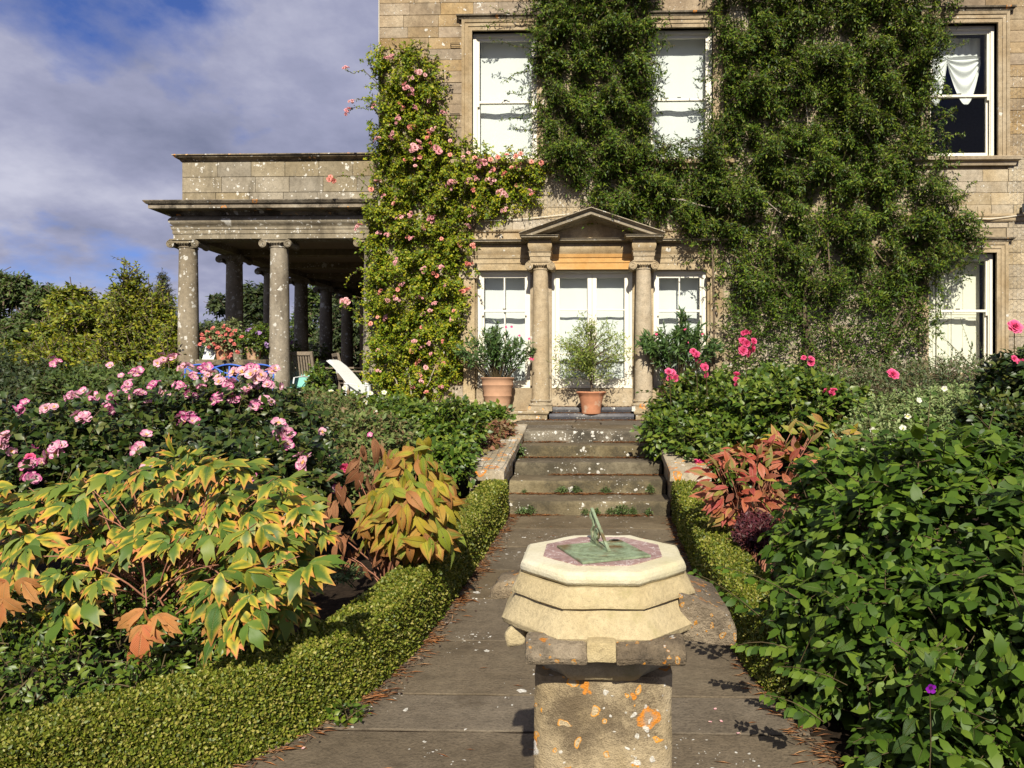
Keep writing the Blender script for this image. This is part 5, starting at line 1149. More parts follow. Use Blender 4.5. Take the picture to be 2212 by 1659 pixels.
def foliage(parent, P, D, U, S, A, B, dr, tm, mat, stem_mat=M_TWIG, r0=.004, r1=.0015, nobj=0, objmesh=None, name='foliage', cell=9.0):
    LEAFP.setdefault(parent.name, []).append(P); idx = np.zeros(0, int)
    if nobj:
        idx = vis_order(P, S, cell)[:nobj]; leaf_objects(parent, objmesh, P[idx], D[idx], U[idx], S[idx])
    keep = np.ones(len(P), bool); keep[idx] = False
    if keep.any(): stuff(add(name, bigmesh(name, *scatter(tm, P[keep], D[keep], U[keep], S[keep]), mat), None, parent))
    if A is not None: stuff(add('twigs', bigmesh('twigs', *twigs(A, B, dr, r0, r1, 2), stem_mat), None, parent))

def front(parent, px, py, Y, rad=20.0, pc=6, proud=.03):
    """world point on the ray of a pixel, just in front of the plant's foliage there"""
    q = np.concatenate([project(a) for a in LEAFP.get(parent.name, [])]) if parent.name in LEAFP else np.zeros((0, 3))
    k = (np.abs(q[:, 0] - px) < rad) & (np.abs(q[:, 1] - py) < rad) if len(q) else np.zeros(0, bool)
    if k.sum() > 3:
        zc = np.percentile(q[k, 2], pc) - proud; xc = (px - CX) / FPX * zc; return Vector((xc * CP - zc * SP, xc * SP + zc * CP, HC - (py - CY) / FPX * zc))
    return ZX(px, py, Y)
def stems(parent, base, tops, r0, r1, mat, name='stem', wob=.05, n=6, joined=False):
    """one bent stem per target"""
    allm = MB()
    for t_ in tops:
        b = Vector(base) + Vector((random.uniform(-.05, .05), random.uniform(-.05, .05), 0)); t_ = Vector(t_); pts = []
        for k in range(n + 1):
            s = k / n; q = b.lerp(t_, s); bow = math.sin(math.pi * s) * wob; pts.append(q + Vector((random.uniform(-1, 1) * bow, random.uniform(-1, 1) * bow, bow * .8)))
        m = allm if joined else MB(); m.tube(pts, [r0 + (r1 - r0) * k / n for k in range(n + 1)], 6)
        if not joined: add(name, m.mesh(name, smooth=True), mat, parent)
    if joined: stuff(add(name, allm.mesh(name, smooth=True), mat, parent))

# ------------------------------------------------------------------ wall climbers
def edge_soft(poly, n, seed, soft=26.0):
    """random points of a pixel outline, thinned towards a ragged edge"""
    r = np.random.default_rng(seed); p = np.array(poly, float); lo, hi = p.min(0) - soft, p.max(0) + soft; out = []
    got = 0
    while got < n:
        q = lo + (hi - lo) * r.random((n * 2, 2)); j = q + r.normal(size=q.shape) * soft * .5; k = inpoly(poly, j[:, 0], j[:, 1]); out.append(q[k]); got += k.sum()
    return np.concatenate(out)[:n]
from mathutils import noise as mnoise
def lump(q, sc, seed): return np.array([mnoise.noise(Vector((a / sc, b / sc, seed))) + .5 * mnoise.noise(Vector((a / sc * 2.3, b / sc * 2.3, seed + 5))) for a, b in q])
def climber(parent, poly, nspray, thick, size, nl, tm, mat, seed, L=.22, holes=.0, lightup=(0, -.6, .75), hang=.2, lump_sc=70.0, yext=None, soft=26, r0=.004, thin=None):
    r = np.random.default_rng(seed); q = edge_soft(poly, nspray, seed, soft); lm = lump(q, lump_sc, seed) + .45 * lump(q, lump_sc * .4, seed + 9)
    if holes: k = lm > -.55 + holes * r.random(len(q)) * .9; q, lm = q[k], lm[k]
    if thin is not None:
        k = r.random(len(q)) > .8 * np.clip((q[:, 1] - thin[0]) / (thin[1] - thin[0]), 0, 1); q, lm = q[k], lm[k]
    t_ = np.clip(thick * (.42 + 1.25 * lm), .03, thick * 1.5); dep = t_ * (.25 + .75 * r.random(len(q)) ** .6)
    P = np.array([[*onY(a, b, YF)] for a, b in q]); P = np.stack([P[:, 0], YF - dep, P[:, 1]], 1)
    N = nrmz(np.stack([.45 * r.normal(size=len(q)), -np.ones(len(q)), .4 * r.normal(size=len(q)) - hang], 1))
    Pl, D, U, S, A, B, dr = spray(r, P, N, L, nl, size, up=.0, droop=.3, lightup=lightup, rand=.45)
    foliage(parent, Pl, D, U, S, A, B, dr, tm, mat, r0=r0)
    return P
def shoots(parent, lst, leafs, size, tm, mat, stem_mat, seed, Y=None, nl=16, rad=.007):
    """long free shoots given as pixel polylines"""
    r = np.random.default_rng(seed); parts = []
    for pts, Yd in lst:
        w = [ZX(a, b, Yd) for a, b in pts]; n = 24; cur = []
        for k in range(n + 1):
            s = k / n * (len(w) - 1); i = min(int(s), len(w) - 2); cur.append(w[i].lerp(w[i + 1], s - i) + Vector((0, random.uniform(-.02, .02), random.uniform(-.008, .008))))
        m = MB().tube(cur, [rad * (1 - .6 * k / n) for k in range(n + 1)], 5); add('shoot', m.mesh('shoot'), stem_mat, parent)
        c = np.array([tuple(v) for v in cur]); k = r.integers(3, n + 1, nl * leafs); P = c[k] + r.normal(size=(len(k), 3)) * .012
        tg = nrmz(c[np.minimum(k + 1, n)] - c[k - 1]); D = nrmz(tg * .5 + r.normal(size=(len(k), 3)) * .8); U = nrmz(np.array([0, -.6, .8]) + .5 * r.normal(size=(len(k), 3)))
        parts.append(scatter(tm, P, D, U, size * (.7 + .6 * r.random(len(k)))))
    stuff(add('shoot_leaves', bigmesh('shoot_leaves', *merge(parts), mat), None, parent))
def climbers():
    # pink climbing rose
    b = ZX(890, 885, YF - .3)
    c = root('climbing_rose', 'yellow-green climbing rose with pink and salmon blooms covering the corner of the house', 'climbing rose', (b.x, YF - .35, ZL - .05))
    climber(c, POLY_ROSE, 5600, .36, .046, 9, LSW, L_CLIMB, 11, L=.18, holes=.65, lump_sc=32.0, lightup=(0, -.4, .85))
    climber(c, POLY_ROSE, 2400, .14, .044, 8, LSW, L_CLIMB, 12, L=.15)
    tops = [ZX(a, b_, YF - .08) for a, b_ in ((830, 770), (865, 720), (905, 760), (940, 790), (880, 790))]
    stems(c, (b.x, YF - .2, ZL - .05), tops, .018, .006, M_PALET, 'stem', .04, 10)
    sh = [([(815, 180), (785, 150), (762, 158), (746, 150)], YF - .15), ([(815, 215), (790, 235), (765, 232), (752, 240)], YF - .15), ([(818, 250), (795, 215), (770, 215)], YF - .1), ([(805, 120), (800, 140), (815, 180)], YF - .1),
          ([(812, 420), (775, 385), (740, 378), (715, 388)], YF - .2), ([(800, 590), (775, 580), (752, 600), (745, 620)], YF - .3), ([(800, 650), (770, 640), (748, 655), (735, 660)], YF - .3), ([(795, 700), (770, 672), (740, 660)], YF - .3),
          ([(1000, 480), (1015, 520), (1005, 570)], YF - .2), ([(1010, 330), (1000, 300), (1020, 290)], YF - .12), ([(1100, 345), (1120, 325), (1135, 318)], YF - .12), ([(960, 240), (985, 270), (975, 310)], YF - .12), ([(870, 110), (900, 90), (925, 95)], YF - .1)]
    shoots(c, sh, 2, .042, LSW, L_CLIMB, M_TWIG, 5)
    r = np.random.default_rng(3)
    big = [(878, 186, 'blush', .055), (910, 155, 'blush', .05), (897, 320, 'blush', .062), (942, 323, 'blush', .065), (861, 258, 'blush', .04), (846, 290, 'blush', .035), (1040, 350, 'blush', .06), (1058, 393, 'blush', .05), (1088, 418, 'blush', .05), (975, 395, 'blush', .05),
           (745, 146, 'blush', .035), (760, 218, 'blush', .03), (752, 238, 'blush', .04), (713, 388, 'sal', .05), (742, 652, 'blush', .055), (775, 488, 'blush', .04), (1010, 570, 'sal', .045), (1020, 530, 'sal', .035), (930, 470, 'blush', .04), (865, 470, 'blush', .04)]
    for x, y, k, s in big: flower(c, k, front(c, x, y, YF - .25), s * .95)
    pts = edge_soft(POLY_ROSE, 105, 21, 20)
    for x, y in pts:
        k = ['sal', 'blush', 'sal1', 'blush1', 'blush', 'sal1', 'blush'][r.integers(0, 7)]; s = r.uniform(.024, .036) if k in ('sal', 'blush') else r.uniform(.035, .055)
        flower(c, k, front(c, x, y, YF - .3, proud=-.02), s * .95)
    for x, y in ((1095, 335), (1115, 338), (1125, 332), (1075, 340), (1148, 350), (1060, 345), (1120, 365), (1170, 352)): flower(c, 'sal1', ZX(x, y, YF - .3), .045)
    # dark creepers
    b2 = ZX(1745, 735, YF - .12)
    d = root('dark_creeper', 'large dark green creeper with twisted brown trunks spreading over the wall by the right windows', 'creeper', (b2.x, YF - .15, ZL - .05))
    climber(d, POLY_B, 17000, .52, .064, 8, LSN, L_VINE, 31, L=.24, holes=1.15, lump_sc=58.0, soft=34, thin=(470, 720), lightup=(0, -.35, .9))
    climber(d, POLY_B, 7000, .18, .058, 7, LSN, L_VINE, 32, L=.18, holes=.45, lump_sc=52.0, thin=(470, 700))
    e = root('dark_creeper', 'dark green creeper column on the wall between two blinded upper windows', 'creeper', (FXp(1500), YF - .1, ZX(1500, 520, YF).z))
    climber(e, POLY_A, 7600, .50, .062, 8, LSN, L_VINE, 33, L=.24, holes=1.1, lump_sc=52.0, soft=30, lightup=(0, -.35, .9))
    climber(e, POLY_A, 3000, .18, .056, 7, LSN, L_VINE, 34, L=.18, holes=.4, lump_sc=48.0)
    # trunks and exposed branches
    trunk = [[(1760, 800), (1745, 720), (1715, 655), (1680, 600), (1660, 520), (1690, 400)], [(1770, 800), (1752, 730), (1735, 660), (1745, 590), (1800, 480), (1790, 340)], [(1755, 790), (1740, 700), (1705, 640), (1650, 590), (1600, 560), (1560, 540)],
             [(1905, 800), (1930, 735), (1965, 690), (1990, 640), (2000, 560), (1980, 460)], [(1880, 790), (1910, 740), (1955, 660), (1930, 590), (1870, 520)], [(1800, 560), (1790, 520), (1760, 470)], [(1545, 600), (1540, 530), (1530, 450), (1560, 340)]]
    for k, t_ in enumerate(trunk):
        w = [ZX(a, b_, YF - .09 - .03 * (k % 3)) for a, b_ in t_]; w[0].z = min(w[0].z, 1.2); n = len(w); m = MB(); cur = []
        if k < 5: w[0] = Vector((w[0].x, YF - .12, ZL - .06)) if k in (0, 1, 2) else Vector((w[0].x, YF - .12, ZL - .06))
        for i in range(n - 1):
            for s in range(4): cur.append(w[i].lerp(w[i + 1], s / 4) + Vector((random.uniform(-.02, .02), random.uniform(-.02, .01), 0)))
        cur.append(w[-1]); rr = .05 if k in (0, 1) else (.035 if k in (2, 3, 4) else .02)
        m.tube(cur, [rr * (1 - .75 * i / (len(cur) - 1)) for i in range(len(cur))], 8); add('trunk', m.mesh('trunk', smooth=True, noise=.004, nscale=30), M_BARK, d)
    br = [([(1620, 300), (1680, 330), (1740, 345)], YF - .3), ([(1560, 430), (1610, 450), (1680, 450)], YF - .36), ([(1700, 420), (1740, 380), (1790, 350)], YF - .36), ([(1850, 260), (1880, 300), (1900, 360)], YF - .33), ([(1620, 380), (1650, 430), (1700, 470)], YF - .38), ([(1450, 430), (1500, 440), (1560, 450)], YF - .4), ([(1720, 180), (1740, 220), (1745, 270)], YF - .36), ([(2030, 420), (2060, 440), (2075, 490)], YF - .15), ([(2045, 400), (2075, 430), (2090, 470)], YF - .15)]
    for pts, Y in br:
        Y = Y + .17
        w = [ZX(a, b_, Y) for a, b_ in pts]; m = MB().tube([w[0], w[0].lerp(w[1], .5) + Vector((0, -.02, .02)), w[1], w[1].lerp(w[2], .5) + Vector((.01, 0, -.02)), w[2]], [.012, .011, .01, .008, .005], 6); add('branch', m.mesh('br', smooth=True), M_PALET, d)
    shB = [([(1545, 160), (1520, 175), (1500, 170)], YF - .2), ([(1540, 230), (1510, 240), (1490, 235)], YF - .2), ([(1540, 290), (1500, 300), (1450, 315), (1420, 320)], YF - .2), ([(1530, 330), (1490, 310), (1450, 300)], YF - .22), ([(2010, 100), (2050, 110), (2090, 90)], YF - .2), ([(2010, 130), (2040, 120), (2070, 95)], YF - .22), ([(2020, 260), (2055, 250), (2065, 235)], YF - .3), ([(2010, 310), (2060, 290), (2085, 292)], YF - .25), ([(2080, 430), (2090, 400), (2110, 395)], YF - .2), ([(2080, 520), (2120, 500), (2140, 505)], YF - .25), ([(2050, 590), (2085, 570), (2110, 545)], YF - .3), ([(2030, 20), (2065, 10), (2090, -5)], YF - .2), ([(1540, 600), (1500, 560), (1480, 570)], YF - .2), ([(1530, 560), (1500, 520), (1460, 500)], YF - .25), ([(2010, 600), (2030, 620), (2040, 650)], YF - .3), ([(1600, 690), (1560, 710), (1530, 700)], YF - .2)]
    shoots(d, shB, 3, .055, LSN, L_VINE, M_TWIG, 6)
    shA = [([(1165, 110), (1120, 100), (1060, 85)], YF - .12), ([(1160, 150), (1110, 160), (1085, 180)], YF - .14), ([(1165, 190), (1130, 205), (1095, 200)], YF - .16), ([(1165, 265), (1120, 255), (1075, 260)], YF - .2), ([(1170, 285), (1130, 280), (1100, 272)], YF - .2), ([(1150, 40), (1080, 45), (1040, 60)], YF - .12), ([(1160, 15), (1100, 30), (1060, 15)], YF - .1), ([(1410, 190), (1430, 200), (1440, 215)], YF - .2), ([(1405, 300), (1440, 315), (1490, 300)], YF - .2), ([(1400, 130), (1425, 140), (1430, 160)], YF - .2)]
    shoots(e, shA, 3, .055, LSN, L_VINE, M_TWIG, 7)
    # vine regrowth at the foot of the creeper: fine stems and heart-shaped leaves
    r = np.random.default_rng(9); q = edge_soft([(1560, 660), (1640, 590), (1990, 580), (2000, 740), (1980, 860), (1560, 860)], 2300, 44, 20); P = np.array([tuple(ZX(a, b_, YF - r.uniform(.08, .3))) for a, b_ in q]); N = nrmz(np.stack([.4 * r.normal(size=len(P)), -np.ones(len(P)), .5 * np.ones(len(P))], 1))
    Pl, D, U, S, A, B, dr = spray(r, P, N, .25, 5, .06, droop=.3); foliage(d, Pl, D, U, S, A, B, dr, LSN, L_DEUT, r0=.003)
climbers()

# ------------------------------------------------------------------ box hedges
def hedge(label, line, w, h, nleaf, seed, loc):
    """line: (x, y) centre line; leaves cover the top and both sides, denser and finer near the camera"""
    t = root('box_hedge', label, 'hedge', loc); r = np.random.default_rng(seed)
    c = np.array(line, float); seg = np.linalg.norm(np.diff(c, axis=0), axis=1); cum = np.concatenate([[0], np.cumsum(seg)]); Ltot = cum[-1]
    def at(s):
        i = np.clip(np.searchsorted(cum, s, side='right') - 1, 0, len(seg) - 1); f = (s - cum[i]) / seg[i]; p = c[i] + (c[i + 1] - c[i]) * f[:, None]
        tg = np.stack([np.interp(s, cum, np.gradient(c[:, 0])), np.interp(s, cum, np.gradient(c[:, 1]))], 1); tg = nrmz(tg); return p, np.stack([tg[:, 1], -tg[:, 0]], 1)
    hy = lambda y: np.interp(y, [2.5, 3.3, 7.2], [.31, .315, .385]) / h
    n = 60; s = np.linspace(0, Ltot, n); p, nm = at(s); m = MB(); rings = []
    prof = [(-.5, 0), (-.51, .5), (-.505, .95), (-.47, 1.0), (0, 1.0), (.47, 1.0), (.505, .95), (.51, .5), (.5, 0)]
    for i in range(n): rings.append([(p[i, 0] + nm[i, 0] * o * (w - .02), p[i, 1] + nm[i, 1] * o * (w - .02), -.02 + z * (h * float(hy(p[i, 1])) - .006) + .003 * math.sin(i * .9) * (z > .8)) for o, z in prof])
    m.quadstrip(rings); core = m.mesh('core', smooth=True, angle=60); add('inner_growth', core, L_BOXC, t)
    # leaf positions: more per metre where the hedge is near
    ss = r.random(nleaf * 4) * Ltot; p, nm = at(ss); dist = np.hypot(p[:, 0], p[:, 1]); keep = r.random(len(ss)) < np.clip((2.6 / dist) ** 1.6, .05, 1); ss, p, nm, dist = ss[keep][:nleaf], p[keep][:nleaf], nm[keep][:nleaf], dist[keep][:nleaf]
    k = len(ss); per = w + 2 * h; u = r.random(k) * per; o = np.where(u < h, -.5 * w, np.where(u < h + w, u - h - w / 2, .5 * w)); z = np.where(u < h, u, np.where(u < h + w, h, per - u))
    o2 = o + 0; wob = np.array([mnoise.noise(Vector((a * 3.1, b * 5, 3.3 + seed))) for a, b in zip(ss, u)]) * .009 + np.array([mnoise.noise(Vector((a * 11, b * 14, seed))) for a, b in zip(ss, u)]) * .007
    nz_ = np.where((u > h) & (u < h + w), 1.0, .25)[:, None]; lat = np.where(u < h, -1.0, np.where(u < h + w, 0.0, 1.0))[:, None]
    N3 = nrmz(np.concatenate([nm * lat, nz_], 1)); corner = np.clip((z - h * .88) / (h * .12), 0, 1) * (np.abs(o) > w * .4) * .02
    P = np.stack([p[:, 0] + nm[:, 0] * o, p[:, 1] + nm[:, 1] * o, z * hy(p[:, 1])], 1) + N3 * (wob - corner * .45 + r.normal(size=k) * .006)[:, None]
    D = nrmz(r.normal(size=(k, 3)) + .25 * N3 + np.array([0, 0, .35])); U = nrmz(N3 + .55 * r.normal(size=(k, 3))); S = .0118 * (.7 + .6 * r.random(k)) * np.clip(dist / 2.6, 1, 1.9)
    stuff(add('leaves', bigmesh('hedge_leaves', *scatter(leaf_diamond(.68, .04), P, D, U, S), L_BOX), None, t))
    return t
def offset_line(pts, o):
    c = np.array(pts, float); n = 40; t_ = np.linspace(0, 1, len(c)); q = np.stack([np.interp(np.linspace(0, 1, n), t_, c[:, 0]), np.interp(np.linspace(0, 1, n), t_, c[:, 1])], 1)
    for _ in range(3): q[1:-1] = (q[:-2] + 2 * q[1:-1] + q[2:]) / 4
    tg = nrmz(np.gradient(q, axis=0)); return q + np.stack([tg[:, 1], -tg[:, 0]], 1) * o
hl = offset_line([(-.925, 7.24), (-.93, 6.6), (-.93, 6.0), (-.93, 5.3), (-.93, 4.65), (-.94, 4.2), (-.955, 3.83), (-.99, 3.31), (-1.12, 2.92), (-1.30, 2.60), (-1.495, 2.44), (-1.66, 2.29), (-1.79, 2.13), (-2.05, 1.92), (-2.4, 1.75)], .115)
hedge('clipped low box hedge curving along the left edge of the path', hl, .23, .355, 230000, 1, (-1.05, 4.2, 0))
hr = offset_line([(.77, 7.24), (.755, 6.5), (.74, 5.9), (.725, 5.3), (.71, 4.8), (.705, 4.3), (.72, 3.8), (.75, 3.4), (.82, 3.1)], -.115)
hedge('clipped low box hedge on the right path edge under the big green shrub', hr, .23, .355, 100000, 2, (.82, 4.5, 0))

# ------------------------------------------------------------------ garden plants
def bp(px, py, Y, rx, ry, dep): c = ZX(px, py, Y); return ((c.x, c.y, c.z), (rx * Y / FPX, dep, ry * Y / FPX))
def shrub(name, label, cat, blobs, nspray, L, nl, size, tm, mat, seed, up=.5, droop=.25, jit=.1, nobj=0, objmesh=None, stem_mat=M_TWIG, nst=6, fill=.35, base=None, group=None, rand=.5, r0=.004, lightup=(0, -.5, .8), face=.6, cell=9.0, zmin=None, lump=.16, freq=7.0, gap=.75):
    c = np.array([b[0] for b in blobs]); bx, by = (c[:, 0].mean(), c[:, 1].mean()) if base is None else base
    gz = ground_z(bx, by); t = root(name, label, cat, (bx, by, gz), group); r = np.random.default_rng(seed)
    P, N = blob_pts(r, blobs, nspray, jit, gz + .02 if zmin is None else zmin, face, lump, freq, gap)
    a = spray(r, P, N, L, nl, size, up=up, droop=droop, rand=rand, lightup=lightup, sizevar=.36)
    foliage(t, *a[:4], *a[4:], tm, mat, stem_mat, r0=r0, nobj=nobj, objmesh=objmesh, cell=cell)
    if fill:   # inner, shaded growth
        P2, N2 = blob_pts(r, [(b[0], tuple(q * .74 for q in b[1])) for b in blobs], int(nspray * fill), jit, gz + .02, face)
        a = spray(r, P2, N2, L, nl, size * 1.1, up=up, droop=droop, rand=.7); k = a[0][:, 2] > gz + .01
        stuff(add('inner_foliage', bigmesh('inner', *scatter(LS if len(tm[0]) > 12 else tm, a[0][k], a[1][k], a[2][k], a[3][k]), mat), None, t))
    if nst:
        k = r.choice(len(P), nst); stems(t, (bx, by, gz - .02), [tuple(P[i] - .1 * N[i]) for i in k], .012, .004, stem_mat, 'stem', .05)
    return t

def oleander(label, px, seed, dense, pinks):
    Y = 11.72; x = ZX(px, 850, Y).x; t = root('potted_oleander', label, 'potted plant', (x, Y, PL)); r = np.random.default_rng(seed)
    add('pot', pot_mesh(.262, .185, .535, (.46, .80), .018), M_TERRB, t, Matrix.Translation((x, Y, PL + .001)))
    add('compost', MB().lathe([(.01, .46), (.225, .462), (.23, .475), (.01, .48)], (x, Y, PL), 20).mesh('compost'), M_SOIL, t)
    b = PL + .45; nb = 62; tips = []
    for k in range(nb):
        a = r.random() * 2 * math.pi; q = r.random() ** .6; rad = .74 * q; top = b + .55 + .42 * (1 - q) * (.5 + r.random()) + .12 * r.random(); 
        if not dense: top = b + .42 + .55 * (1 - q * .75) * (.7 + .5 * r.random())
        tips.append((x + rad * math.cos(a), Y - .05 + .45 * rad * math.sin(a) - .05, top))
    tips = np.array(tips); A = np.stack([x + (tips[:, 0] - x) * .15, Y + (tips[:, 1] - Y) * .2, np.full(nb, b)], 1)
    V = twigs(A, tips, np.full(nb, .04), .008, .003, 5); stuff(add('branches', bigmesh('branches', *V, M_TWIG), None, t))
    n = nb * (46 if dense else 36); k = r.integers(0, nb, n); s = .35 + .65 * r.random(n) ** .7; P = A[k] + (tips[k] - A[k]) * s[:, None]; P[:, 2] += .04 * 4 * s * (1 - s)
    d = nrmz(tips[k] - A[k]); D = nrmz(d * (.55 + .5 * r.random((n, 1))) + .75 * r.normal(size=(n, 3))); U = nrmz(np.array([0, -.7, .7]) + .5 * r.normal(size=(n, 3)))
    S = .125 * (.7 + .5 * r.random(n)) * (1.1 if dense else .92)
    idx = vis_order(P, S, 10)[:60]; om = variants('narrow', L_OLE_O, 3, .62); leaf_objects(t, om, P[idx], D[idx], U[idx], S[idx]); keep = np.ones(n, bool); keep[idx] = False
    stuff(add('foliage', bigmesh('foliage', *scatter(leaf_simple(.2, .03, .12), P[keep], D[keep], U[keep], S[keep]), L_OLE), None, t))
    for px_, py_ in pinks: flower(t, 'olpink', ZX(px_, py_, Y - .25), .022)
L_OLE_O = leafmat('oleander_leaf_large', G((0.04, 0.08, 0.02), (0.06, 0.115, 0.026), (0.09, 0.15, 0.033)), rough=0.42, spec=0.45, trans=0.15, src='object')
oleander('potted oleander in a banded chalky terracotta pot beside the left door column', 1075, 1, False, [(1093, 707), (1105, 706), (1122, 725), (1143, 732), (1101, 747), (1146, 775), (1152, 776)])
oleander('dense potted oleander behind pink roses beside the right door column', 1466, 2, True, [(1480, 712), (1485, 740), (1518, 722), (1418, 722)])
def standard_tree():
    Y = 11.63; x = ZX(1277, 850, Y).x; z = ZL + .107; t = root('potted_willowleaf_tree', 'small grey-green narrow-leaved tree in a round terracotta pot on the slate door step', 'potted tree', (x, Y, z)); r = np.random.default_rng(5)
    add('pot', MB().lathe([(.02, 0), (.15, 0), (.158, .02), (.155, .05), (.16, .07), (.168, .14), (.182, .2), (.2, .27), (.212, .31), (.24, .335), (.248, .35), (.24, .362), (.215, .355), (.2, .31), (.01, .3)], (x, Y, z), 36).mesh('pot', smooth=True, angle=35), M_TERRA, t)
    add('compost', MB().lathe([(.01, .3), (.2, .305), (.2, .318), (.01, .325)], (x, Y, z), 20).mesh('compost'), M_SOIL, t)
    tr = [Vector((x + .015 * math.sin(k * 1.7), Y + .01 * math.cos(k), z + .3 + k * .118)) for k in range(10)]; add('trunk', MB().tube(tr, [.026 * (1 - .075 * k) for k in range(10)], 8).mesh('trunk', smooth=True), M_BARK, t)
    nb = 90; A = []; T = []
    for k in range(nb):
        q = nrmz(r.normal(size=3)) * r.uniform(.55, 1.0); tp = np.array([x + .70 * q[0] * (1.12 - .35 * q[2]), Y - .02 + .40 * q[1], z + 1.10 + .58 * q[2]]); s = np.clip((tp[2] - z - .45) / 1.1, 0, 1); i = tr[min(9, 2 + int(s * 5.5))]; A.append(tuple(i)); T.append(tuple(tp))
    A = np.array(A); T = np.array(T); stuff(add('branches', bigmesh('br', *twigs(A, T, np.full(nb, .03), .008, .002, 4), M_BARK), None, t))
    n = nb * 50; k = r.integers(0, nb, n); s = .45 + .58 * r.random(n) ** .8; P = A[k] + (T[k] - A[k]) * s[:, None] + r.normal(size=(n, 3)) * .045; D = nrmz(nrmz(T[k] - A[k]) * .6 + .8 * r.normal(size=(n, 3))); U = nrmz(np.array([0, -.6, .8]) + .5 * r.normal(size=(n, 3)))
    stuff(add('foliage', bigmesh('fol', *scatter(leaf_simple(.2, .03, .1), P, D, U, .072 * (.6 + .7 * r.random(n))), L_OLIVE), None, t))
standard_tree()

# ---- tree peony with lobed yellowing leaves (front left)
def compound(rr, p, d, size, up):
    """nine leaflets of a peony leaf at p heading along d"""
    d = d / np.linalg.norm(d); s = np.cross(d, up); s /= np.linalg.norm(s); o = []
    for gb, ga in ((0.0, 0), (-.95, 1), (-.95, -1)):
        gd = d * math.cos(ga * .95) + s * math.sin(ga * .95); base = p + d * gb * size * .75 + gd * size * .3 * abs(ga) + rr.normal(size=3) * .012
        for a, l in ((0, 1.05), (.8, .85), (-.8, .85)):
            ld = gd * math.cos(a) + s * math.sin(a) * (1 if ga == 0 else .9) ; ld = ld + np.array([0, 0, -.06]) + .12 * rr.normal(size=3); off = base + (gd * .16 * size if a == 0 else 0)
            o.append((off, ld, up + .28 * rr.normal(size=3), size * l * rr.uniform(.85, 1.12)))
    return o
L_PEOG = leafmat('green_peony_leaf', G((0.045, 0.10, 0.014), (0.065, 0.13, 0.018), (0.10, 0.16, 0.022)), margin=(0.46, 0.36, 0.035), tip=(0.44, 0.18, 0.06), rough=0.5, spec=0.3, trans=0.22, src='object', vein=0.7, mshift=0.92, mrange=0.7)
L_PEOI = leafmat('yellowing_peony_leaf_mass', G((0.055, 0.10, 0.014), (0.08, 0.14, 0.018), (0.14, 0.18, 0.024)), margin=(0.52, 0.40, 0.035), tip=(0.48, 0.16, 0.06), rough=0.5, spec=0.3, trans=0.22, src='island', mshift=0.75, mrange=0.8)
